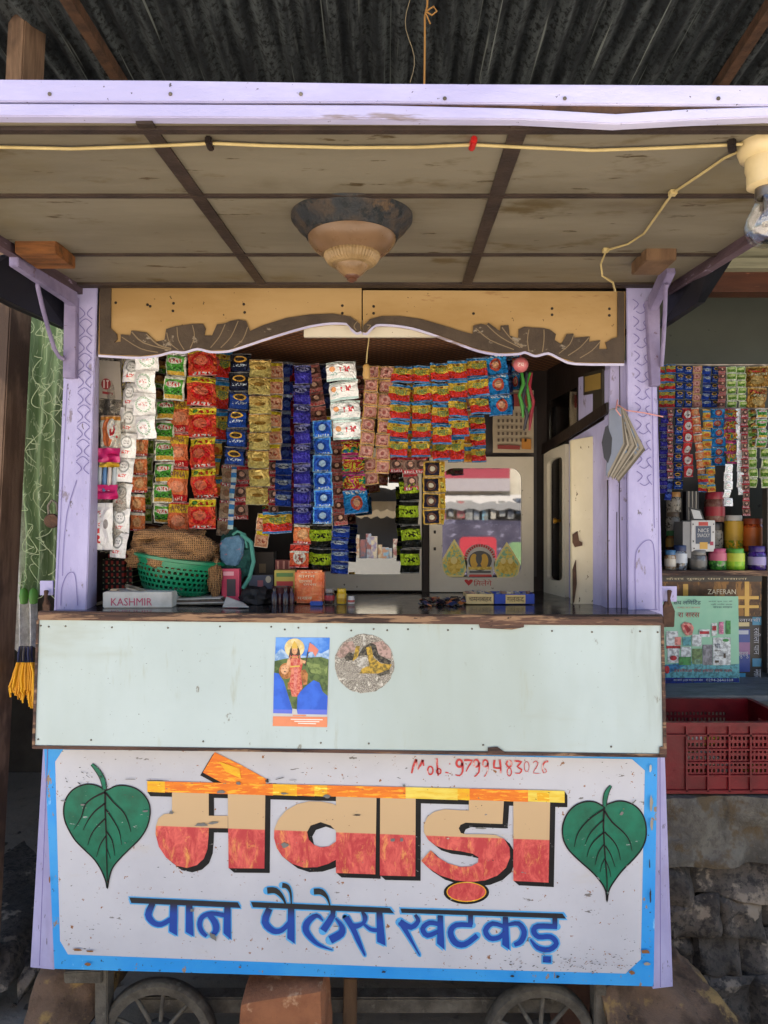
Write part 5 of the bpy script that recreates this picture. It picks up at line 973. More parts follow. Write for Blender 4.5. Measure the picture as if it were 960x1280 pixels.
cbox('dark_carton', 318, 342, 690, 2.22, .06, [flat('2e2622', .6), flat('6a5a42', .6)], 'dark brown carton at the back behind the blue booklet', 'box', [(R4(.25, .55, .6, .75), 1)])
cbox('blue_booklet', 311, 341, 719, 2.16, .015, [flat('454f66', .5), flat('9a5a66', .5), flat('b9b4a4', .5), flat('8a7a52', .5)], 'dull blue booklet standing on the counter', 'booklet', [(R4(.3, .55, .6, .8), 1), (ell(.82, .84, .12, .14, 14), 2), (R4(.15, .1, .5, .35), 3)], .06)
cbox('spice_carton', 343, 369, 713, 2.12, .05, [flat('b5a548', .45), flat('a52c30', .45), flat('d6d2c4', .45), flat('4d7a3a', .45)], 'yellow carton with red lettering and green foot', 'box', [(R4(.1, .5, .9, .66), 1), (R4(.1, .3, .6, .42), 2), (R4(.35, .04, 1, .26), 3), (R4(.1, .8, .9, .92), 3)])
cbox('red_carton', 344, 368, 700, 2.20, .03, [flat('7a2a26', .5), flat('c98a7a', .5)], 'dark red carton standing behind the yellow one', 'box', [(R4(.1, .75, .2, .98), 1), (R4(.4, .75, .5, .98), 1), (R4(.7, .75, .8, .98), 1)])
oj = thing('orange_packet', 'big orange plastic packet with pale lettering on the counter', 'packet', onc(386, 2.09))
g = NT('orange_film'); co = g.n('TexCoord').outputs['Object']; n = g.noise(co, 26, 5, .65); g.set(Base_Color=g.mix(g.step(n, .4, .7), hx('d8602c'), hx('e8935c')), Roughness=.22); g.bump(n, .5, .02)
mb = MB(); a, b = onc(368, 2.09), onc(405, 2.09); h = ZE - (713 - HY) / FX * 2.09 - zc; mb.box((a.x, 2.09, zc), (b.x, 2.15, zc + h)); part('pack', mb, g.mat, oj, bevel=.006, smooth=True)
mb = MB()
for k, (u0, u1, v0, v1) in enumerate(((.15, .7, .78, .86), (.15, .6, .62, .70), (.3, .75, .54, .60), (.2, .8, .93, .96), (.1, .6, .12, .20))): text(mb, ['शगन', 'पानमस', 'रमरस', 'सपर', 'मखव'][k], (a.x + (b.x - a.x) * u0, 2.0885, zc + h * v0), (a.x + (b.x - a.x) * u1, 2.0885, zc + h * v0), (a.x + (b.x - a.x) * u0, 2.0885, zc + h * v1))
part('lettering', mb, flat('e8d8b0'), oj)
def jar(name, px, Y, r, h, body, lid, label, lab=None, lidh=.25, z0=None, cat='jar', xpx=None):
    c = onc(px, Y); 
    if z0 is not None: c.z = z0
    t = thing(name, label, cat, c); b = h * (1 - lidh); mb = MB(); mb.lathe(c, [(0, 0), (r * .94, 0), (r, .004), (r, b * .86), (r * .86, b * .96), (r * .8, b)], 20); part('jar_body', mb, body, t, smooth=True)
    mb = MB(); mb.lathe(c, [(r * .88, b * .97), (r * .9, b), (r * .9, h * .98), (r * .85, h), (0, h)], 20); part('lid', mb, lid, t, smooth=True)
    if lab: mb = MB(); mb.lathe(c, [(r * 1.012, b * lab[1]), (r * 1.012, b * lab[2])], 20); part('label', mb, lab[0], t, smooth=True)
    return t
jar('spice_jar', 412, 2.09, .0145, .043, flat('3a2320', .2), flat('8a8078', .3), 'small dark jar with grey lid and red band on the counter', (flat('a3303a', .4), .3, .75))
jar('spice_jar', 427, 2.09, .0145, .043, flat('d2a81e', .3), flat('d8b018', .3), 'small bright yellow jar on the counter', (flat('b98a14', .4), .2, .5))
jar('spice_jar', 439, 2.08, .010, .022, flat('d0ccc4', .4), flat('cfcac2', .4), 'tiny white pot with a red mark beside the yellow jar', (flat('b8584e', .4), .3, .7))
mb = MB(); c = onc(346, 2.05)
for k, x in enumerate((343, 350, 357, 364)): mb.lathe(onc(x, 2.05 + .012 * (k % 2)), [(0, 0), (.009, 0), (.010, .03), (.005, .036), (.006, .048), (0, .05)], 12, k % 2)
single('small_bottle', mb, [flat('2d1a22', .25), flat('45202a', .25)], 'cluster of little dark purple bottles standing at the counter edge', 'bottle', smooth=True)
mb = MB(); c = onc(352, 2.08); mb.lathe(c, [(0, 0), (.022, 0), (.027, .045), (.028, .05), (.025, .05), (.02, .004)], 20); single('plastic_cup', mb, flat('4a2226', .3), 'dark maroon plastic cup in front of the yellow carton', 'cup', smooth=True)
mb = MB(); mb.box((onc(386, 2.0).x, 2.03, zc), (onc(402, 2.0).x, 2.05, zc + .012)); single('blue_lighter_box', mb, flat('1f4fa8', .3), 'small blue box lying before the orange packet', 'box', bevel=.002)
part_ = lump(onc(322, 2.10) + Vector((0, 0, .012)), .05, .04, .035, 6, .3, 2.5, 30, zc); single('dark_cloth', part_, flat('1a1718', .7), 'dark crumpled cloth and straps in the shade beside the booklet', 'cloth', smooth=True)
mb = MB(); random.seed(9)
for k in range(60):
    x, y = random.uniform(524, 583), random.uniform(2.02, 2.13); c = onc(x, y) + Vector((0, 0, .003 + random.uniform(0, .012))); mb.box(c - Vector((.011, .006, .0015)), c + Vector((.011, .006, .0015)), random.choice([0, 0, 1, 2, 3]), (random.uniform(-.5, .5), random.uniform(-.4, .4), random.uniform(0, 3)))
o = single('pouch_heap', mb, [flat('1f1a22', .25), flat('8a2a24', .3), flat('2c3658', .3), flat('b06a3a', .3)], 'heap of tiny dark and red pouches on the counter', 'pouches'); o['kind'] = 'stuff'
for (xa, xb, cs, lb) in ((583, 617, 'd2b67c', 'pale yellow open box with writing on the counter, nearer the pouches'), (618, 668, '1f3f9a', 'blue open box with a yellow label at the right end of the counter')):
    t = thing('open_box', lb, 'box', onc((xa + xb) / 2, 2.06)); a, b = onc(xa, 2.06), onc(xb, 2.06); h = .030; mb = MB()
    mb.box((a.x, 2.06, zc), (b.x, 2.063, zc + h)); mb.box((a.x, 2.14, zc), (b.x, 2.143, zc + h)); mb.box((a.x, 2.063, zc), (a.x + .002, 2.14, zc + h)); mb.box((b.x - .002, 2.063, zc), (b.x, 2.14, zc + h)); mb.box((a.x, 2.06, zc), (b.x, 2.143, zc + .002)); part('carton', mb, flat(cs, .5), t)
    mb = MB(); x0, x1 = (a.x + .006, b.x - .006) if xa == 583 else (a.x + .036, b.x - .03); 
    if xa != 583: mb.box((x0 - .004, 2.0585, zc + .003), (x1 + .004, 2.0595, zc + h - .002), 0)
    text(mb, 'चमनबहर' if xa == 583 else 'गलकद', (x0, 2.0575, zc + .007), (x1, 2.0575, zc + .007), (x0, 2.0575, zc + .022), 1); part('lettering', mb, [flat('cdb070', .5), flat('4a3a2c', .5)], t)
    mb = MB(); 
    for k in range(12): c = Vector((random.uniform(a.x + .01, b.x - .01), random.uniform(2.07, 2.13), zc + h - .004)); mb.box(c - Vector((.01, .006, .006)), c + Vector((.01, .006, .006)), k % 3, (random.uniform(-.5, .5), .3, random.uniform(0, 3)))
    part('packets', mb, [flat('b9a98a', .5), flat('8a6a54', .5), flat('5a5f78', .5)], t)

# ---------------------------------------------------------------- ceiling lamp, bulb, cables
Yl = 1.414; c = Vector(((440 - 480) / FX * Yl, Yl, CZ(Yl) + .001)); lamp = thing('ceiling_lamp', 'old dome ceiling lamp with dark ring and tan bowl under the awning', 'ceiling lamp', c)
mb = MB(); mb.lathe(c, [(.119, 0), (.119, -.010), (.112, -.016), (.108, -.024), (.096, -.030), (.090, -.044), (.086, -.046), (.0, -.046)], 48)
part('ring', mb, pm('grimy_bronze', hx('23262a'), hx('41352a'), 20, rough=.6, bump=.4, spots=((30, .55, .62, hx('14191c'), (1, 1, 1)), (14, .60, .68, hx('4a3a2a'), (1, 1, 1)))), lamp, smooth=True)
mb = MB(); mb.lathe(c, [(.087, -.044), (.085, -.052), (.076, -.064), (.064, -.074), (.056, -.078)], 48); part('bowl', mb, pm('tan_bowl', hx('6a523c'), hx('58432f'), 12, rough=.3), lamp, smooth=True)
mb = MB(); mb.lathe(c, [(.056, -.076), (.055, -.083), (.049, -.092), (.040, -.098), (.030, -.100)], 96, 0, 1, 1, None, ((0, 1, 2), -.045)); part('ribbed_band', mb, pm('ribbed_cream', hx('8c7452'), hx('6f5939'), 20, rough=.4), lamp)
mb = MB(); mb.lathe(c, [(.033, -.098), (.031, -.104), (.022, -.114), (.015, -.119)], 32, 0); mb.lathe(c, [(.015, -.118), (.013, -.122), (.009, -.124), (.010, -.127), (.004, -.131), (0, -.132)], 20, 1); part('finial', mb, [pm('lamp_tip', hx('7a6144'), hx('624b33'), 20, rough=.3), flat('5a3a2a', .35)], lamp, smooth=True)
Yb = 1.10; c = Vector(((957 - 480) / FX * Yb, Yb, CZ(Yb) + .001)); bl = thing('light_bulb', 'clear glass bulb, unlit, in a cream holder under the right end of the awning', 'light bulb', c)
mb = MB(); mb.lathe(c, [(.040, 0), (.040, -.010), (.036, -.022), (.029, -.026), (.029, -.040), (.027, -.046), (.0265, -.066), (.020, -.070), (0, -.070)], 32); part('holder', mb, flat('c9b487', .4), bl, smooth=True)
mb = MB(); mb.lathe(c, [(.015, -.068), (.0155, -.084), (.012, -.086)], 24); mb.lathe(c, [(.004, -.084), (.004, -.105), (.0025, -.112)], 10); mb.tube([c + Vector((-.009, 0, -.118)), c + Vector((-.003, .004, -.112)), c + Vector((.003, -.004, -.112)), c + Vector((.009, 0, -.118))], .0008, 6); mb.tube([c + Vector((-.002, 0, -.105)), c + Vector((-.009, 0, -.118))], .0007, 6); mb.tube([c + Vector((.002, 0, -.105)), c + Vector((.009, 0, -.118))], .0007, 6); part('cap', mb, M['steel'], bl, smooth=True)
mb = MB(); prof = [(.0145, -.083), (.0150, -.090), (.019, -.100), (.026, -.112), (.030, -.124), (.0305, -.132), (.028, -.144), (.020, -.154), (.010, -.159), (0, -.160)]; mb.lathe(c, prof, 32); mb.lathe(c, [(r * .965, z + .0006) for r, z in prof], 32); part('glass', mb, M['bulbglass'], bl, smooth=True)
mb = MB(); mb.tube([onceil(x, y, .006) for x, y in ((-120, 182), (0, 184), (90, 186), (180, 183), (250, 180), (262, 179), (330, 182), (430, 184.5), (520, 184), (591, 181), (650, 184), (740, 188), (830, 185), (915, 181), (928, 180))], .0026, 8); single('electric_cable', mb, M['cable'], 'long cream cable strung along the underside of the awning', 'cable', smooth=True)
mb = MB(); mb.tube([onceil(x, y, d) for x, y, d in ((930, 186, .01), (905, 198, .006), (870, 222, .005), (841, 241, .005), (822, 268, .005), (805, 292, .005), (785, 305, .006), (758, 313, .006), (751, 330, .01), (753, 345, .03), (766, 353, .05), (769, 364, .055))], .0024, 8)
for x, y in ((841, 241), (757, 313)): p = onceil(x, y, .005); mb.box(p - Vector((.006, .006, .004)), p + Vector((.006, .006, .004)))
single('electric_cable', mb, M['cable'], 'short cream cable looping from the bulb holder down to the right post', 'cable', smooth=True)
for x, y, mm, w, lb in ((262, 179, M['dark_int'], .010, 'black tape band round the cable left of the lamp'), (591, 179, M['red'], .009, 'red tape band round the cable right of the lamp'), (915, 182, M['dark_int'], .012, 'black tape band round the cable beside the bulb holder')):
    p = onceil(x, y, .006); mb = MB(); mb.box(p - Vector((w / 2, .014, .006)), p + Vector((w / 2, .014, .005)), 0, (0, 0, -.5 if x == 915 else .05)); single('tape_band', mb, mm, lb, 'tape', bevel=.002)
# strings from the shed roof
mb = MB(); Y = 2.13; mb.tube([P(536, -60, Y), P(534, 8, Y), P(531, 20, Y), P(531, 60, Y), P(530, 125, Y)], .003, 6); mb.tube([P(533, 14, Y - .01), P(542, 8, Y - .012), P(546, 14, Y - .012), (P(540, 19, Y - .01)), P(533, 15, Y - .01)], .0025, 6); mb.tube([P(532, 16, Y - .01), P(538, 30, Y - .01)], .002, 6)
single('hanging_rope', mb, flat('a5783f', .8), 'tan rope with a bow hanging from the shed roof', 'rope', smooth=True)
mb = MB(); mb.tube([P(509 + 5 * sin(k * .75) + k * .4, -40 + k * 11, 2.15) for k in range(14)], .0012, 5); single('frayed_twine', mb, flat('8f8268', .8), 'thin frayed twine dangling left of the rope', 'twine', smooth=True)
# padlock and hasps
pd = thing('padlock', 'old round padlock hanging on the outer side of the left post', 'padlock', P(66, 665, 1.98))
mb = MB(); mb.lathe(P(65, 651, 1.965), [(0, -.012), (.017, -.011), (.020, -.004), (.020, .004), (.017, .011), (0, .012)], 20, R=Euler((radians(90), 0, .3)).to_matrix()); part('lock_body', mb, M['rust'], pd, smooth=True)
mb = MB(); mb.tube([P(61, 643, 1.965), P(60, 632, 1.965), P(65, 625, 1.965), P(71, 629, 1.965), P(72, 640, 1.965)], .0035, 8); part('shackle', mb, M['iron_dark'], pd, smooth=True)
for (q, x, lb) in (([(50, 726), (66, 726), (66, 744), (50, 744)], 58, 'rusty hasp on a lilac plate by the left end of the counter'), ([(826, 733), (846, 733), (846, 752), (826, 752)], 837, 'rusty hasp on a lilac plate by the right end of the counter')):
    t = thing('hasp', lb, 'hasp', P(x, 780, 1.96)); mb = MB(); mb.prism([P(a, b, 1.97) for a, b in q], (0, .006, 0)); part('plate', mb, M['lilac'], t)
    mb = MB(); k = 1 if x > 400 else .6; mb.tube([P(x, 738, 1.962), P(x - 1, 748, 1.955), P(x, 756, 1.955)], [.007, .004, .006], 8); y = 752 if k == 1 else 750
    mb.prism([P(x - 5 * k, y, 1.955), P(x + 2 * k, y, 1.955), P(x + 7 * k, y + 12 * k, 1.955), P(x + 6 * k, y + 32 * k, 1.955), P(x - 8 * k, y + 32 * k, 1.955), P(x - 9 * k, y + 10 * k, 1.955)], (0, .01, 0)); part('latch', mb, M['rust'], t, bevel=.002)
# ---------------------------------------------------------------- left passage: net curtain, lace, tassels
g = NT('green_net'); co = g.n('TexCoord').outputs['Object']; v = g.n('Mapping', {0: co, 3: (1, 1, .12)}).outputs[0]; n = g.noise(v, 40, 4, .6, .4)
w = g.n('TexVoronoi', {'Vector': g.n('Mapping', {0: co, 3: (1, 1, .5)}).outputs[0], 'Scale': 26, 'Randomness': 1}, feature='DISTANCE_TO_EDGE').outputs[0]
dz = g.n('Mapping', {0: co, 1: (2, 0, 5), 3: (1, 1, .35)}).outputs[0]; ln = g.math('ABSOLUTE', g.math('SUBTRACT', g.noise(dz, 16, 2, .4, 2.2), .5))
c = g.mix(g.step(n, .3, .75), hx('7a9564'), hx('a9bd8c')); c = g.mix(g.step(ln, .016, .007), c, hx('dbe6ba'))
g.set(Base_Color=c, Roughness=.7); tr = g.n('BsdfTransparent', {'Color': (.9, 1, .9, 1)}); mx = g.n('MixShader', {0: .78, 1: tr.outputs[0], 2: g.b.outputs[0]}); g.t.links.new(mx.outputs[0], g.t.nodes['Material Output'].inputs[0])
def drape(xs_top, xs_bot, y0, y1, Y, folds, amp, nx=48, ny=20, hem=0, ph=0):
    mb = MB(); vs = []
    for j in range(ny + 1):
        b = j / ny
        for i in range(nx + 1):
            a = i / nx; x = (xs_top[0] * (1 - b) + xs_bot[0] * b) * (1 - a) + (xs_top[1] * (1 - b) + xs_bot[1] * b) * a
            p = P(x, y0 + (y1 - y0) * b + hem * sin(folds * 2 * pi * a + ph) * b, Y); p.y += amp * (.35 + .65 * b) * sin(folds * 2 * pi * a + ph + 1.2 * sin(3 * b)); vs.append(p)
    return mb.add(vs, [[j * (nx + 1) + i, j * (nx + 1) + i + 1, (j + 1) * (nx + 1) + i + 1, (j + 1) * (nx + 1) + i] for j in range(ny) for i in range(nx)])
nc = drape((26, 92), (24, 76), 372, 742, 2.55, 3.3, .03, 64, 30); random.seed(77)
for v_ in nc.v: v_.y += .03 * mnoise.noise(Vector((v_.x * 22, v_.z * 2.2, 1))); v_.x += .012 * mnoise.noise(Vector((v_.x * 9, v_.z * 3, 4)))
for k in range(34):
    x, y = random.uniform(30, 78), random.uniform(385, 720); s_ = random.uniform(.5, 1.1); a0 = random.uniform(0, 6.3); tw = random.choice((-1, 1))
    nc.tube([P(x + s_ * (t * .9 * cos(a0) + (5 + t * .5) * sin(t * .55 * tw)), y + s_ * (t * 3.2 + 6 * cos(t * .5 + a0)), 2.50) for t in range(13)], .0013, 5, 1)
single('net_curtain', nc, [g.mat, flat('cdd8a8', .7)], 'green net curtain with pale looping embroidery, gathered between wooden post and stall', 'curtain', smooth=True)
single('white_curtain', drape((14, 40), (4, 46), 400, 812, 2.58, 3, .02, 30, 16, 6), pm('white_lace', hx('e0ddd6'), hx('b8b3ac'), 40, rough=.85, bump=.3), 'white lace cloth hanging behind the green net, its hem showing below', 'cloth', smooth=True)
single('blue_cloth', drape((84, 98), (80, 96), 385, 700, 2.7, 2, .02, 20, 10), flat('2f3358', .8), 'dark blue cloth in the shade between the green net and the stall', 'cloth', smooth=True)
mb = MB()
for x in (30, 42): mb.lathe(P(x, 745, 2.50), [(0, -.03), (.012, -.026), (.016, 0), (.012, .022), (0, .03)], 14)
single('curtain_tie', mb, flat('5f9a3a', .5), 'pair of bright green bands at the bottom of the net curtain', 'curtain tie', smooth=True)
tsl = thing('yellow_tassel', 'bright yellow fringed garland with dark blue knot hanging left of the white flap', 'garland', P(30, 880, 2.3))
mb = MB(); random.seed(21)
for k in range(95):
    x0, x1 = 21 + random.uniform(0, 22), 0; a = (x0 - 21) / 22; x1 = 12 + a * 38 + random.uniform(-2, 2); yb = 862 + a * 20 + random.uniform(-8, 5); Y = 2.3 + random.uniform(-.03, .03)
    mb.tube([P(x0, 828, Y), P((x0 * .6 + x1 * .4) + random.uniform(-2, 2), 840, Y), P(x1 + random.uniform(-2, 2), yb * .5 + 428, Y), P(x1, yb + random.uniform(-6, 6), Y)], [.003, .0034, .0038, .0028], 5, k % 2)
part('fringe', mb, [flat('f0b014', .7), flat('dc960e', .7)], tsl, smooth=True)
mb = MB()
for k in range(9): mb.tube([P(25 + k * 1.8, 808, 2.3), P(23 + k * 2, 818, 2.29 + .01 * (k % 3)), P(23 + k * 2.2, 829, 2.29)], .0035, 6, k % 2)
part('knot', mb, [flat('22264a', .7), flat('4a4440', .7)], tsl, smooth=True)

# ---------------------------------------------------------------- neighbouring shop on the right
nb = thing('neighbour_shop', 'neighbouring stall on the right with dark green shutter, brown beam and shelf', 'shop', (1.5, 3.2, 0))
mb = MB(); mb.box((.86, 3.56, .9), (2.8, 3.6, 3.0)); part('shutter', mb, pm('dark_green_shutter', hx('3d4038'), hx('34362f'), 2, rough=.55, spots=((30, .72, .75, hx('20211c'), (1, 1, 1)),)), nb)
mb = MB(); a = P(898, 336, 3.15); b = P(0, 365, 3.15); mb.box((.95, 3.15, b.z), (2.8, 3.23, a.z)); part('beam', mb, pm('red_brown_beam', hx('55301f'), hx('3d2218'), 5, (.4, 1, 3), .45, bump=.2, spots=((30, .68, .72, hx('8a5a44'), (.3, 1, 3)),)), nb)
mb = MB(); N = 160; vs = []
for (Y, y) in ((2.55, 282), (3.14, 300)):
    for i in range(N + 1): p = P(700, y, Y); vs.append((1.0 + 1.8 * i / N, Y, p.z + .011 * sin(2 * pi * i * 1.8 / N / .075)))
mb.add(vs, [[i, i + 1, N + 2 + i, N + 1 + i] for i in range(N)]); part('tin_eave', mb, pm('tin_eave', hx('5a5c56'), hx('43453f'), 20, rough=.6, metal=.2), nb, smooth=True)
mb = MB(); mb.box((.95, 3.10, P(0, 335, 3.1).z), (2.8, 3.15, P(0, 322, 3.1).z)); mb.box((.95, 3.12, P(0, 320, 3.1).z), (2.8, 3.15, P(0, 303, 3.1).z)); part('eave_board', mb, pm('pale_board', hx('8d8a72'), hx('74725e'), 8, (.3, 1, 4), .7, bump=.2), nb)
mb = MB(); a = P(0, 713.5, 3.0); mb.box((.9, 3.0, a.z - .022), (1.6, 3.35, a.z)); part('shelf', mb, M['wood_edge'], nb); ZS = a.z
mb = MB(); mb.box((.9, 3.36, .97), (1.62, 3.38, 2.1)); part('back_board', mb, flat('2a2622', .7), nb)
mb = MB(); mb.box((P(953, 0, 3.1).x, 3.06, .96), (P(953, 0, 3.1).x + .7, 3.10, 1.95)); part('side_panel', mb, flat('56524a', .7), nb)
# masonry plinth with its slab
g = NT('stained_concrete'); co = g.n('TexCoord').outputs['Object']; n = g.noise(co, 5, 8, .7); n2 = g.noise(co, 40, 5, .7); z = g.n('SeparateXYZ', {0: co}).outputs[2]
c = g.mix(g.step(n, .4, .6), hx('6a655b'), hx('403c36')); c = g.mix(g.step(n2, .5, .64), c, hx('565148')); c = g.mix(g.step(g.noise(co, 9, 5), .52, .62), c, hx('55462f')); c = g.mix(g.step(g.noise(g.n('Mapping', {0: co, 3: (1, 1, .4)}).outputs[0], 6, 5), .5, .6), c, hx('2f2b26'))
g.set(Base_Color=c, Roughness=.85); g.bump(n2, .7, .015); M['conc'] = g.mat
pln = thing('stone_plinth', 'rough plinth of dark stone blocks under a stained concrete ledge, right of the stall', 'plinth', (1.6, 2.5, 0))
def rough_box(mb, a, b, nx, nz, amp, seed, m=0, ny=3):
    """block with an uneven front and top"""
    vs = []; fs = []
    (x0, y0, z0), (x1, y1, z1) = a, b; rows = [(y0, z0 + (z1 - z0) * j / nz) for j in range(nz + 1)] + [(y0 + (y1 - y0) * j / ny, z1) for j in range(1, ny + 1)]
    for (y, z) in rows:
        for i in range(nx + 1):
            x = x0 + (x1 - x0) * i / nx; q = Vector((x, y, z)) * 6 + Vector((seed, 0, seed)); k = mnoise.fractal(q, .9, 2, 4) * amp
            vs.append((x + k * .3, y - k, z + (k * .4 if y > y0 else 0)))
    R = len(rows); fs = [[j * (nx + 1) + i, j * (nx + 1) + i + 1, (j + 1) * (nx + 1) + i + 1, (j + 1) * (nx + 1) + i] for j in range(R - 1) for i in range(nx)]
    for side in (0, nx): fs.append([j * (nx + 1) + side for j in range(R)])
    return mb.add(vs, fs, m)
mb = MB(); rough_box(mb, (.72, 2.28, .52), (3.2, 2.72, .735), 130, 18, .034, 4); part('ledge', mb, M['conc'], pln, smooth=True)
mb = MB(); rough_box(mb, (.72, 2.66, .70), (3.2, 3.4, .918), 60, 6, .012, 9); part('back_ledge', mb, pm('pale_concrete', hx('9a9080'), hx('7d7466'), 9, rough=.9, bump=.4, bsc=60), pln, smooth=True)
mb = MB(); rough_box(mb, (.72, 2.76, .918), (3.2, 3.4, .940), 60, 3, .003, 2); part('slab', mb, pm('slate_slab', hx('6d7072'), hx('54585a'), 10, (1, 3, 1), .5, bump=.25), pln, smooth=True)
g = NT('dark_stone'); co = g.n('TexCoord').outputs['Object']; rnd = g.n('VectorMath', {0: co, 1: (3, 7, 1)}, operation='ADD').outputs[0]; n = g.noise(rnd, 5, 8, .7); n2 = g.noise(co, 45, 6, .72)
c = g.mix(g.step(n, .38, .66), hx('3d3731'), hx('5d544b')); c = g.mix(g.step(n2, .46, .62), c, hx('26221e')); c = g.mix(g.step(g.noise(co, 12, 6), .56, .64), c, hx('857868')); g.set(Base_Color=c, Roughness=.8); g.bump(n2, .7, .012); M['stone'] = g.mat
mb = MB(); random.seed(31); z = .0
mb.box((.74, 2.40, 0), (3.2, 2.6, .52), 1)
for row, h in enumerate((.15, .13, .12, .115)):
    x = .70 + random.uniform(-.15, 0)
    while x < 3.1:
        w = random.uniform(.13, .36); a = (x - .008, 2.30 + random.uniform(-.04, .05), z - .008); b = (x + w + .008, 2.5, z + h + .008)
        vs = []; nx, nz = 14, 9; tl = random.uniform(-.035, .02)
        for j in range(nz + 1):
            for i in range(nx + 1):
                u, v = i / nx, j / nz; rim = (1 - abs(2 * u - 1) ** 9) * (1 - abs(2 * v - 1) ** 7); X = a[0] + (b[0] - a[0]) * u; Z = a[2] + (b[2] - a[2]) * v + tl * (2 * u - 1); k = mnoise.fractal(Vector((X, row, Z)) * 7, .9, 2, 4)
                vs.append((X + .012 * mnoise.noise(Vector((X * 9, Z * 9, 3))), a[1] + .035 * (1 - rim) - .034 * k, Z + .010 * mnoise.noise(Vector((X * 9, Z * 9, 8)))))
        mb.add(vs, [[j * (nx + 1) + i, j * (nx + 1) + i + 1, (j + 1) * (nx + 1) + i + 1, (j + 1) * (nx + 1) + i] for j in range(nz) for i in range(nx)], 0); x += w
    z += h
part('masonry', mb, [M['stone'], flat('2a2622', .9)], pln, smooth=True)

# red crate
cr = thing('plastic_crate', 'dark red latticed plastic crate standing on the concrete ledge', 'crate', (1.25, 2.4, .735)); RED = pm('crate_red', hx('6e0d18'), hx('560812'), 8, rough=.4, bump=.1, spots=((50, .68, .74, hx('5c2a28'), (1, 1, 1)),))
x0, x1, y0, y1, z0, z1 = P(826, 0, 2.3).x, P(826, 0, 2.3).x + .432, 2.3, 2.60, .742, P(0, 902, 2.3).z
def lattice(mb, a, d, u, L, H, t, cols):
    """front or side wall: a corner, d along, u outwards"""
    def bx(s0, s1, h0, h1, o0, o1):
        q = [a + d * s + u * o + Vector((0, 0, h)) for s in (s0, s1) for o in (o0, o1) for h in (h0, h1)]; mb.add(q, [[0, 1, 3, 2], [4, 6, 7, 5], [0, 4, 5, 1], [2, 3, 7, 6], [0, 2, 6, 4], [1, 5, 7, 3]])
    bx(0, .080, 0, H, 0, t); bx(L - .080, L, 0, H, 0, t); bx(.080, L - .080, 0, .055, 0, t); bx(.080, L - .080, H * .79, H, 0, t)
    bx(0, L, H - .012, H, -.012, 0); bx(0, L, H * .80, H * .80 + .006, -.008, 0); bx(0, L, .0, .010, -.008, 0)
    w = (L - .160) / cols
    for c_ in range(cols + 1): s = .080 + c_ * w; bx(s - .003, s + .003, .004, H, -.008, 0)
    hh = (H * .79 - .055) / 6
    for r_ in range(6):
        h0 = .055 + r_ * hh; bx(.080, L - .080, h0, h0 + hh * .45, .001, t - .001)
        if r_ % 2 == 0: bx(.080, L - .080, h0 - .002, h0 + .003, -.007, 0)
        for c_ in range(cols):
            for k in range(5):
                s = .080 + c_ * w + w * (k + .12) / 5; bx(s - .0022, s + w * .055, h0 + hh * .45, h0 + hh, .001, t - .001)
mb = MB(); H = z1 - z0; X = Vector((1, 0, 0)); Yv = Vector((0, 1, 0)); lattice(mb, Vector((x0, y0, z0)), X, Yv, x1 - x0, H, .006, 4); part('front_wall', mb, RED, cr)
mb = MB(); lattice(mb, Vector((x1, y0, z0)), Yv, -X, y1 - y0, H, .006, 3); part('end_wall', mb, RED, cr); mb = MB(); lattice(mb, Vector((x0, y1, z0)), -Yv, X, y1 - y0, H, .006, 3); part('end_wall', mb, RED, cr)
mb = MB(); lattice(mb, Vector((x1, y1, z0)), -X, -Yv, x1 - x0, H, .006, 4); part('back_wall', mb, RED, cr); mb = MB(); mb.box((x0, y0, z0 - .004), (x1, y1, z0)); part('base', mb, RED, cr)
random.seed(8); ip = []
for k in range(16):
    c = Vector((random.uniform(x0 + .07, x1 - .07), random.uniform(y0 + .07, y1 - .07), z0 + .025 + .05 * (k // 6))); mb = lump(c, .045, .04, .03, k, .25, 2, 14)
    o = single('snack_packet', mb, flat(('c9a53a', 'd8d2c0', 'b5803a')[k % 3], .35), ('yellow', 'white', 'tan')[k % 3] + ' packet lying inside the dark red crate', 'packet', 'packets in the red crate', smooth=True)

# poster board, cartons on the slab
zs = .963; YPb = 2.97
pb = thing('poster_board', 'pale green advertising board with dairy packs leaning on the slab beside the stall', 'poster', P(877, 853, YPb))
T5 = zt(820, 700, 6.857)
mb = MB(); q = [(40, 308), (705, 312), (715, 1052), (40, 1062)]; mb.prism([P(*T5(x, y), YPb) for x, y in q], (0, .006, 0)); part('board', mb, pm('poster_green', hx('84b89c'), hx('93bfa4'), 6, rough=.45), pb)
pal = ['1f6f9e', '1a2f7a', 'd0d6d6', 'b02a35', '2a3a5a', 'd58a80', '7fa58a', '5aa0a8', '8a8a90', '3f8a4a', 'd884a8', '5b5048', '6f8a5a']
mb = MB(); L_ = [0]
def pol(pts, m): L_[0] += 1; mb.poly([P(*T5(x, y), YPb - .0015 - .00012 * L_[0]) for x, y in pts], m)
pol([(42, 900), (300, 870), (500, 905), (712, 890), (713, 1012), (42, 1008)], 7); pol([(42, 905), (300, 880), (130, 960), (42, 1000)], 0)
pol([(42, 1008), (713, 1012), (714, 1050), (42, 1058)], 1)
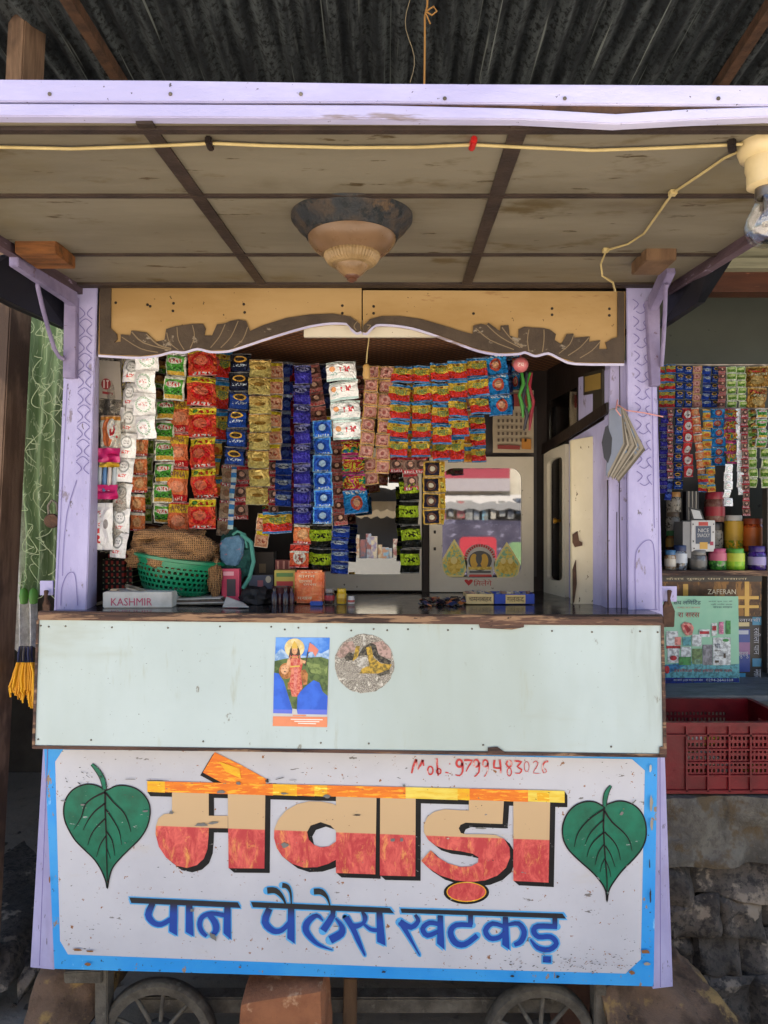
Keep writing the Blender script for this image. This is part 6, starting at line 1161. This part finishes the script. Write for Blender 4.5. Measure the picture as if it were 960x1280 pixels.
for (x0_, y0_, x1_, y1_, m) in ((90, 735, 210, 760, 3), (100, 758, 200, 880, 2), (215, 745, 300, 890, 2), (310, 760, 395, 890, 12), (400, 725, 485, 900, 8), (490, 665, 640, 900, 2), (478, 540, 520, 650, 2), (482, 565, 518, 605, 3), (540, 530, 580, 635, 10), (600, 520, 640, 635, 9), (310, 640, 390, 740, 2), (370, 595, 460, 660, 2), (375, 610, 455, 635, 3), (230, 660, 300, 735, 7), (90, 610, 190, 735, 2), (160, 660, 215, 730, 5), (195, 830, 300, 900, 9), (330, 850, 380, 895, 6)): pol(R4(x0_, y0_, x1_, y1_), m)
pol(ell(150, 840, 30, 22, 14), 3); pol([(215, 560), (245, 530), (300, 540), (325, 580), (310, 640), (260, 650), (230, 610)], 5); pol([(235, 560), (265, 555), (300, 600), (270, 630)], 3); pol(ell(598, 688, 28, 14, 14), 9)
for (x0_, y0_, x1_, y1_) in ((505, 820, 630, 824), (505, 775, 560, 780), (505, 860, 540, 880), (580, 800, 598, 840)): pol(R4(x0_, y0_, x1_, y1_), 11)
pol(ell(95, 940, 22, 34, 14), 3)
def pt5(s, x0_, y0_, x1_, y1_, m): L_[0] += 1; a = T5(x0_, y0_); b = T5(x1_, y1_); ptext(mb, s, a[0], a[1], b[0], b[1], YPb - .0015 - .00012 * L_[0], m)
pt5('संघ लिमिटेड', 150, 340, 385, 382, 4); pt5('स', 60, 345, 95, 380, 4); pt5('रा सरस', 190, 452, 375, 492, 3); pt5('उदयपुर दुग्ध उत्पादक', 180, 402, 380, 418, 5); pt5('घी', 505, 710, 550, 755, 4)
for k in range(3): pt5(('सरस दूध पर घी', 'दही पनीर छाछ', 'सरस मखन')[k], 450 + 20 * k, 348 + 25 * k, 655, 362 + 25 * k, 4)
pt5('उपभोकता सेवा हमारा परम धरम', 150, 930, 655, 965, 3); pt5('सहकारी दुग्ध उत्पादक संघ', 150, 1018, 400, 1040, 2); pt5('0294-2640188', 430, 1018, 660, 1040, 2)
part('print', mb, [prt(c_, ('%02x%02x%02x' % tuple(int(int(c_[i:i + 2], 16) * .72) for i in (0, 2, 4))), 70) for c_ in pal], pb)
def pbox(x0, x1, y0, y1, Y, dep, mats, label, polys=(), texts=(), name='carton'):
    t = thing(name, label, 'box', P((x0 + x1) / 2, y1, Y)); a, b = P(x0, y1, Y), P(x1, y0, Y); mb = MB(); mb.box((a.x, Y, a.z), (b.x, Y + dep, b.z)); part('box_body', mb, mats[0], t, bevel=.002)
    if polys or texts:
        mb = MB()
        for i, (u0, v0, u1, v1, m) in enumerate(polys): mb.poly([Vector((a.x + (b.x - a.x) * u, Y - .001 - .0002 * i, a.z + (b.z - a.z) * v)) for u, v in R4(u0, v0, u1, v1)], m)
        for (s, u0, v0, u1, v1, m, rot) in texts:
            f = lambda u, v: Vector((a.x + (b.x - a.x) * u, Y - .004, a.z + (b.z - a.z) * v))
            if rot: text(mb, s, f(u0, v1), f(u0, v0), f(u1, v1), m)
            else: text(mb, s, f(u0, v0), f(u1, v0), f(u0, v1), m)
        part('print', mb, mats, t)
    return t
br = pm('brown_gold_print', hx('3a2618'), hx('5d3f24'), 26, (1, 1, 1), .4, spots=((18, .56, .62, hx('8a6230'), (2, 1, .5)),))
pbox(826, 952, 720, 770, 3.06, .2, [br, flat('c79a3a', .35), flat('d8cdb0', .5), flat('1c1512', .4)], 'brown and gold carton lettered ZAFERAN under the shelf', [(.22, 0, .27, .8, 1), (.10, .28, .42, .33, 1), (.10, .15, .40, .2, 1), (.83, .0, .875, .9, 1), (.74, .42, .97, .50, 1), (.74, .20, .97, .27, 1), (0, .86, 1, 1, 3)], [('ZAFERAN', .46, .55, .74, .67, 2, 0), ('केसर युक्त पान मसाला', .05, .89, .85, .97, 2, 0)])
pbox(915, 952, 769.5, 853, 3.09, .15, [flat('15161c', .4), flat('2f83a8', .4), flat('1c3f8f', .4), flat('b5b9c4', .5), flat('8a5f8f', .4), flat('c9b98a', .5)], 'black and blue carton with white upright lettering, standing at the right end of the slab', [(.08, .84, .58, .90, 5), (.1, .55, .6, .80, 2), (.15, .72, .55, .78, 3), (.1, .42, .6, .6, 4), (.1, .16, .6, .42, 2), (.1, .02, .45, .14, 1), (.68, .86, .98, .98, 1), (.68, .24, .98, .36, 1)], [('खुशबू', .2, .36, .55, .46, 3, 0), ('रसीला पान', .72, .42, .95, .82, 3, 1), ('मसाला', .72, .03, .95, .20, 3, 1), ('इलायची', .1, .905, .95, .97, 3, 0)])
# jars on the shelf
tr_ = pm('clear_jar', hx('9a948a'), hx('7f796f'), 30, rough=.12, spots=((60, .55, .62, hx('3d3a36'), (1, 1, 1)),))
def sj(px, ytop, ybot, Y, rpx, body, lid, label, lab=None, lidh=.22):
    z0 = ZS + .001 if ybot > 705 else P(px, ybot, Y).z
    return jar('jar', px, Y, rpx / FX * Y, (ybot - ytop) / FX * Y, body, lid, label, lab, lidh, z0)
sj(838, 688, 712, 3.08, 7, speck('b5a890', '8a6a4a'), flat('3f6f9a', .4), 'jar with blue lid at the left end of the shelf front row', (flat('c9c2b4', .4), .2, .7))
sj(850, 682, 712, 3.08, 8.5, speck('8a94a0', '4a4038'), flat('20305a', .4), 'jar with navy lid and white-blue label in the front row', (flat('c3c9d0', .4), .35, .85))
sj(872, 688, 712, 3.08, 11, pm('silver_tin', hx('8f8c86'), hx('5f5c58'), 40, rough=.3, metal=.5), flat('7d7a74', .3), 'dull silver tin below the white biscuit box', (flat('6b6862', .4), .2, .6))
sj(897, 686, 712, 3.08, 10.5, speck('4f9a3a', '2c5a2a'), flat('b5486a', .4), 'jar with pink top and green sweets in the front row', (flat('c2607a', .4), .55, 1.0))
sj(919, 686, 712, 3.08, 11, pm('green_sweets', hx('6fae2c'), hx('a5c93a'), 60, rough=.25), flat('55a030', .35), 'lime green jar of green sweets in the front row', (flat('b9c93f', .4), .5, 1.0))
sj(946, 683, 712, 3.08, 10.5, speck('4a2a86', '2c1a58'), flat('3c2470', .35), 'purple jar at the right end of the front row', (flat('9a8fc0', .4), .25, .7))
mb = MB(); z2 = P(0, 690, 3.2).z; mb.box((.92, 3.20, z2 - .012), (1.62, 3.36, z2)); part('back_shelf', mb, M['dark_int'], nb)
z3 = P(0, 655, 3.2).z
def sj2(px, ytop, ybot, rpx, body, lid, label, lab=None, lidh=.22, Y=3.24):
    return jar('jar', px, Y, rpx / FX * Y, (ybot - ytop) / FX * Y, body, lid, label, lab, lidh, z2 + .001 + ((690 - ybot) / FX * Y))
sj2(841, 664, 690, 8.5, speck('8d5a2c', '3a2418'), flat('2f6a3a', .4), 'jar with green lid and gold band in the back row by the post', (flat('b58a3a', .4), .3, .8))
sj2(841, 641, 664, 8.5, tr_, flat('6a5a4a', .4), 'glass jar stacked on the jar with green lid', None)
sj2(842, 616, 641, 9, tr_, flat('a5763a', .4), 'glass jar with tan lid, topmost of the stack by the post', None)
sj2(893, 655, 690, 10, tr_, flat('3d3a38', .4), 'tall clear jar of dark sweets behind the biscuit box', None)
sj2(893, 616, 653, 12, pm('red_jar', hx('6a3f3a'), hx('8a6a5a'), 50, rough=.2), flat('a5303f', .35), 'jar with wide red band above the tall clear jar', (flat('a8303c', .4), .25, .65))
sj2(917, 645, 690, 11, speck('d9a42a', '6a8a2a'), flat('cfcfc8', .4), 'yellow jar with green foot and white cap', (flat('d0a534', .4), .35, .95), .12)
sj2(941, 649, 690, 12.5, speck('d8642a', '8a3414'), flat('a54a2a', .4), 'squat orange jar at the right end of the back row', (flat('d8722f', .4), .2, .85), .14)
mb = MB()
for k in range(7): mb.box((P(858 + k * 2.3, 0, 3.22).x, 3.22, z2 + .001), (P(859.6 + k * 2.3, 0, 3.22).x, 3.26, P(0, 614, 3.22).z), k % 2)
single('spiral_pads', mb, [flat('23232a', .5), flat('9a958c', .5)], 'row of dark thin packs standing behind the framed card', 'packs')
bb = pbox(864, 894, 650.5, 689.4, 3.06, .10, [flat('c9c8c6', .5), flat('3d4a60', .4), flat('b8342c', .4), flat('d0a040', .4), flat('2c2a2a', .4), flat('d6d4d0', .5), flat('a82a4a', .4)], 'white speckled biscuit box with a dark oval on the shelf', [(.18, .25, .82, .82, 1), (.3, .83, .7, .95, 2), (.35, .08, .68, .30, 3), (.78, .2, .92, .32, 6), (.05, .85, .1, .9, 4), (.88, .6, .93, .65, 4), (.06, .3, .11, .36, 4), (.9, .86, .95, .9, 4), (.08, .08, .14, .12, 4)], [('NICE', .28, .62, .72, .74, 5, 0), ('SNACKY', .24, .46, .76, .58, 5, 0)], 'biscuit_box')
mb = MB(); mb.box((P(853, 0, 3.07).x, 3.065, z2 - .02), (P(863.5, 0, 3.07).x, 3.16, P(0, 652, 3.07).z)); single('grey_carton', mb, flat('8c8c8c', .5), 'plain grey side carton touching the white biscuit box', 'box')
mb = MB(); mb.box((P(850, 0, 3.0).x, 3.05, ZS), (P(896, 0, 3.0).x, 3.17, P(0, 690, 3.06).z - .002)); 
fc = thing('framed_card', 'small pale framed card tilted on top of the white biscuit box', 'card', P(871, 650, 3.08)); mb = MB(); q = [(861, 634), (876, 637), (881, 651), (866, 650.5)]; mb.prism([P(x, y, 3.075) for x, y in q], (0, .006, 0)); part('card', mb, flat('20242c', .4), fc); mb = MB(); mb.poly([P(872 + (x - 871) * .72 - 1, 643 + (y - 643) * .72, 3.073) for x, y in q]); part('card_face', mb, flat('bdc0c2', .5), fc)

# sachet strips of the neighbour
G2 = 'strips of sachets hanging in the neighbouring shop'
T3 = zt(800, 440, 4.925)
def ns(kn, xt, yt, xb, yb, w, n, Y, label): a, b = T3(xt, yt), T3(xb, yb); return strip(kn, a[0], a[1], b[0], b[1], w / 4.925, n, Y, label, G2)
U, Lr = 2.96, 2.9
ns('tri', 140, 78, 138, 345, 36, 5, U, 'upper orange and red strip touching the right post of the stall')
ns('tri', 185, 78, 180, 345, 56, 5, U, 'upper orange, red and blue strip, second from the right post')
ns('navy_gold', 243, 82, 238, 345, 48, 5, U, 'upper navy strip with gold ovals, left of two')
ns('navy_gold', 297, 85, 290, 345, 50, 5, U, 'upper navy strip with gold ovals, right of two')
ns('rose_gold', 350, 85, 347, 345, 48, 6, U, 'upper pinkish tan strip between the navy strips')
ns('blue_silver', 412, 88, 405, 345, 46, 5, U, 'upper blue and silver strip left of the rosy one')
ns('navy_gold', 460, 90, 455, 345, 44, 5, U + .02, 'upper navy and gold strip half behind the blue and silver one')
ns('brown_red', 505, 88, 500, 345, 40, 6, U, 'upper rosy brown strip beside the pale green ones')
ns('small_green', 562, 88, 565, 345, 52, 6, U, 'upper pale green strip, left of two')
ns('small_green', 622, 88, 628, 345, 52, 6, U, 'upper pale green strip, right of two, beside the gold bags')
kind('snack_bag', [(0, 'b98a3a'), (.25, '9a6f2c'), (.9, 'c9a560')], motifs=[(.5, .35, .3, .2, 'cdb070')], texts=[(.1, .9, .7, .85, 'a5302c', 9, 6), (.1, .9, .55, .66, 'e6d8b0', 12, 7)], metal=.5, wr=.8)
ns('snack_bag', 722, 85, 728, 345, 118, 2, U, 'pair of gold snack bags at the top right corner of the neighbour shop')
ns('violet_blue', 145, 345, 143, 870, 42, 11, Lr, 'long violet blue strip right beside the stall post')
ns('red_photo', 184, 345, 182, 780, 34, 9, Lr, 'long red picture strip second from the post')
ns('royal_blue', 178, 780, 176, 912, 40, 2, Lr, 'two blue foil sachets below the red picture strip')
ns('navy_gold', 240, 345, 232, 845, 50, 9, Lr, 'long lower navy strip with gold ovals')
ns('red_white', 292, 345, 294, 770, 54, 6, Lr, 'lower red strip with white oval pictures')
ns('orange_plain', 335, 345, 382, 770, 46, 8, Lr, 'lower orange strip slanting to the right')
ns('yellow_band', 412, 352, 412, 700, 52, 6, Lr, 'lower yellow and blue banded strip left of the cyan one')
ns('tri', 385, 752, 385, 862, 52, 2, Lr - .02, 'two orange and red sachets at the foot of the slanting orange strip')
ns('yellow_band', 432, 700, 438, 862, 46, 3, Lr - .01, 'three yellow banded sachets at the foot of the lower row')
ns('cyan_orange', 478, 348, 478, 702, 74, 6, Lr, 'lower cyan strip with orange figures')
ns('rainbow', 558, 348, 562, 690, 78, 5, Lr, 'lower rainbow strip beside the white one')
ns('white_green', 605, 348, 622, 880, 34, 11, Lr - .01, 'long white strip right of the rainbow sachets')
ns('white_green', 545, 690, 540, 950, 44, 5, Lr - .02, 'white strip folded back below the rainbow sachets')
ns('red_photo', 638, 350, 652, 1010, 40, 13, Lr - .02, 'longest thin red strip reaching down to the jars')
ns('brown_green', 700, 352, 715, 590, 42, 6, Lr, 'lower brown and green strip')
ns('green_white', 745, 350, 750, 590, 62, 4, Lr - .01, 'lower green strip with white rims')
ns('small_green', 688, 352, 696, 835, 50, 8, Lr + .01, 'long pale green strip, left of the two lowest')
ns('small_green', 772, 590, 768, 838, 54, 4, Lr + .01, 'short pale green strip at the right edge')
mb = MB(); mb.tube([P(822, 456, U + .02), P(1010, 456, U + .02)], .004, 6); mb.tube([P(822, 510, Lr + .03), P(1010, 511, Lr + .03)], .004, 6); single('hanging_rod', mb, M['steel'], 'pair of thin rods in the neighbour shop holding the strips', 'rod', smooth=True)

# ---------------------------------------------------------------- stones, brick and boards under the cart
sand = pm('brown_sandstone', hx('6b5544'), hx('463629'), 6, rough=.85, bump=.8, bsc=30, lo=.42, hi=.6, spots=((7, .56, .64, hx('8f7347'), (1, 1, 1)), (40, .66, .72, hx('3d332b'), (1, 1, 1))))
def slab(pts, d, mat, label, cat, name, sub=7, amp=.012, seed=0):
    """hewn stone: outline with depth, subdivided and roughened"""
    bm = bmesh.new(); mb = MB(); mb.prism(pts, d); vs = [bm.verts.new(v) for v in mb.v]
    for f in mb.f: bm.faces.new([vs[i] for i in f])
    bmesh.ops.recalc_face_normals(bm, faces=bm.faces); bmesh.ops.triangulate(bm, faces=bm.faces); bmesh.ops.subdivide_edges(bm, edges=bm.edges, cuts=sub, use_grid_fill=True)
    bmesh.ops.smooth_vert(bm, verts=bm.verts, factor=.5, use_axis_x=True, use_axis_y=True, use_axis_z=True)
    for v in bm.verts: v.co += v.normal * amp * mnoise.fractal(v.co * 9 + Vector((seed, seed, 0)), .9, 2, 4)
    bm.verts.index_update(); m2 = MB(); m2.add([v.co.copy() for v in bm.verts], [[v.index for v in f.verts] for f in bm.faces]); bm.free()
    return single(name, m2, mat, label, cat, smooth=True)
slab([P(42, 1222, 2.0), P(122, 1210, 2.05), P(124, 1270, 2.0), P(90, 1310, 1.95), P(12, 1330, 1.9)], (0, .3, -.02), sand, 'flat brown sandstone block leaning behind the left end of the cart', 'stone', 'stone_block', seed=2)
mb = MB(); mb.prism([P(79, 1216, 1.98), P(127, 1213, 1.98), P(127, 1230, 1.98), P(80, 1230, 1.98)], (0, .06, 0)); single('grey_board', mb, M['iron_dark'], 'short grey painted wooden piece jammed under the left end of the sign', 'board', bevel=.003)
slab([P(296, 1254, 1.86), P(404, 1238, 1.86), P(407, 1345, 1.86), P(294, 1345, 1.86)], (.01, .14, .012), pm('orange_brick', hx('9a6444'), hx('7d4f36'), 9, rough=.9, bump=.5, bsc=50, spots=((20, .6, .7, hx('b58a68'), (1, 1, 1)),)), 'weathered orange brick set on end between the wheels', 'brick', 'brick', 5, .006, 5)
slab([P(752, 1238, 2.0), P(806, 1214, 2.06), P(848, 1195, 2.15), P(876, 1225, 2.1), P(945, 1296, 2.0), P(930, 1340, 1.9), P(770, 1345, 1.9)], (0, .16, -.03), sand, 'big weathered brown stone lying at the right end of the cart', 'stone', 'boulder', 9, .022, 9)
slab([P(700, 1226, 2.16), P(770, 1222, 2.16), P(800, 1280, 2.1), P(780, 1330, 2.1), P(706, 1330, 2.1)], (0, .2, 0), pm('reddish_stone', hx('7a5a4c'), hx('5c463b'), 6, rough=.85, bump=.5), 'reddish stone behind the right wheel', 'stone', 'stone_block', 6, .01, 6)
slab([P(-30, 1090, 2.9), P(12, 1180, 2.4), P(10, 1240, 2.3), P(-80, 1250, 2.3)], (0, .4, -.03), M['stone'], 'dark stone slab on the ground at the left edge', 'stone', 'stone_block', 6, .02, 4)
slab([P(14, 1165, 2.5), P(36, 1150, 2.6), P(46, 1215, 2.4), P(20, 1262, 2.3)], (0, .3, -.02), M['stone'], 'small dark stone beside the left side skirt', 'stone', 'stone_block', 6, .02, 14)


mb = MB(); random.seed(63)
for k in range(260):
    if k % 3: x, y = random.uniform(-1.9, -.72), random.uniform(1.95, 4.2)
    else: x, y = random.uniform(-.7, 1.2), random.uniform(1.75, 2.25)
    r = random.uniform(.006, .022); c = Vector((x, y, r * .4)); q = [c + Vector((cos(t) * r * random.uniform(.6, 1.2), sin(t) * r * random.uniform(.6, 1.2), 0)) for t in (0, 1.3, 2.5, 3.8, 5)]; top = c + Vector((0, 0, r * random.uniform(.5, .9))); bt = c - Vector((0, 0, r * .6))
    mb.add(q + [top, bt], [[i, (i + 1) % 5, 5] for i in range(5)] + [[(i + 1) % 5, i, 6] for i in range(5)], 0 if k % 9 else random.choice((1, 2)))
struct('rubble', mb, [M['stone'], flat('b5b0a4', .8), flat('9a7a4a', .8)], 'stuff')
# ---------------------------------------------------------------- across the street: what the mirror and the glass reflect
st = thing('street_shop', 'pale shopfront with red banner and awnings across the street, mirrored in the cupboard glass', 'shop', (.5, -6.2, 0))
mb = MB(); mb.box((-7, -6.6, 0), (7, -6.2, 4.2)); part('front_wall', mb, pm('limewash', hx('b9ae98'), hx('9a907e'), 2, rough=.85), st)
for (x0, x1, z1) in ((-.9, .6, 2.1), (1.2, 2.9, 1.9), (-3.4, -1.6, 2.2), (3.4, 5.2, 2.2)): mb = MB(); mb.box((x0, -6.19, 0), (x1, -6.15, z1)); part('opening', mb, flat('2c2826', .7), st)  # dark panel laid on the wall, coloured as the shade inside an opening
mb = MB(); mb.box((.6, -6.06, 2.22), (1.9, -6.02, 2.62), 0); mb.box((.6, -6.02, 2.05), (1.9, -6.01, 2.24), 1)
for k in range(5): mb.box((.66 + .24 * k, -6.02, 2.40), (.66 + .24 * k + .15, -6.012, 2.50), 2)
part('banner', mb, [flat('96303c', .6), flat('9f9390', .6), flat('b08a88', .6)], st)
for (x0, x1, z0, z1, h, y1) in ((-1.6, .55, 2.5, 2.15, '8a867e', -5.1), (.6, 2.6, 2.0, 1.86, '8f8a84', -5.3), (-.6, .5, 1.9, 1.75, 'a58d68', -5.5)):
    mb = MB(); n = 24; vs = []
    for j, (y, z) in enumerate(((-6.15, z0), (y1, z1), (y1, z1 - .10))):
        for i in range(n + 1): vs.append((x0 + (x1 - x0) * i / n, y, z + (.02 * sin(i * 1.9) if j else 0)))
    mb.add(vs, [[j * (n + 1) + i, j * (n + 1) + i + 1, (j + 1) * (n + 1) + i + 1, (j + 1) * (n + 1) + i] for j in range(2) for i in range(n)]); part('canopy', mb, flat(h, .7), st, smooth=True)
random.seed(17); cols = ['3f5560', '4a2a26', '6b6250', '2a2d35', '54585e', '5f4430', '36402e', '69645a', '443e4d']
for k in range(22):
    x = -1.0 + k * .075; h = random.uniform(.12, .34); mb = MB(); mb.box((x, -5.3 + random.uniform(0, .15), 1.09), (x + random.uniform(.06, .1), -5.05 + .05 * (k % 2), 1.09 + h)); h1, h2 = random.sample(cols, 2); part('goods', mb, prt(h1, h2, 14), st)
for k in range(14):
    x = .55 + k * .12; z = random.uniform(1.55, 1.7); mb = MB(); mb.box((x, -5.6, z), (x + random.uniform(.06, .11), -5.32, z + random.uniform(.12, .34))); h1, h2 = random.sample(['6f9aa8', '8a8780', '3a3a40', '9a4a48', '6f6b62', 'a39a8a', '58606c'], 2); part('goods', mb, prt(h1, h2, 12), st)
mb = MB(); mb.box((-1.2, -5.3, 0), (.62, -4.9, 1.085)); part('white_counter', mb, flat('55534e', .6), st)
van = thing('parked_van', 'grey purple van parked across the street, mirrored in the cupboard glass', 'van', (1.6, -3.9, 0))
mb = MB(); mb.prism([Vector((.55, -3.4, z)) for z in ()] or [Vector((x, -3.35, z)) for x, z in ((.5, .35), (3.4, .35), (3.4, 1.0), (3.2, 1.1), (2.8, 1.58), (.75, 1.62), (.55, 1.5), (.5, 1.0))], (0, -1.2, 0)); part('body', mb, pm('van_paint', hx('56515f'), hx('3f3b48'), 3, rough=.25, spots=((8, .6, .66, hx('7d7888'), (1, 1, 2)),)), van, bevel=.05)
for (x0, x1, z0, z1, h) in ((.86, 1.28, 1.12, 1.42, 'a83a42'), (1.42, 1.62, 1.1, 1.36, '6f8a62'), (1.75, 2.5, 1.1, 1.45, '2a2c34')):
    mb = MB(); q = rrect(x0, z0, x1, z1, .05); mb.prism([Vector((x, -3.345, z)) for x, z in q], (0, -.02, 0), 0); part('window', mb, flat(h, .15), van)
for x in (1.0, 2.8): mb = MB(); mb.lathe((x, -3.36, .3), [(0, -.06), (.18, -.06), (.29, -.05), (.30, .05), (0, .06)], 24, R=Euler((radians(-90), 0, 0)).to_matrix()); part('wheel', mb, flat('1c1c1e', .7), van, smooth=True)
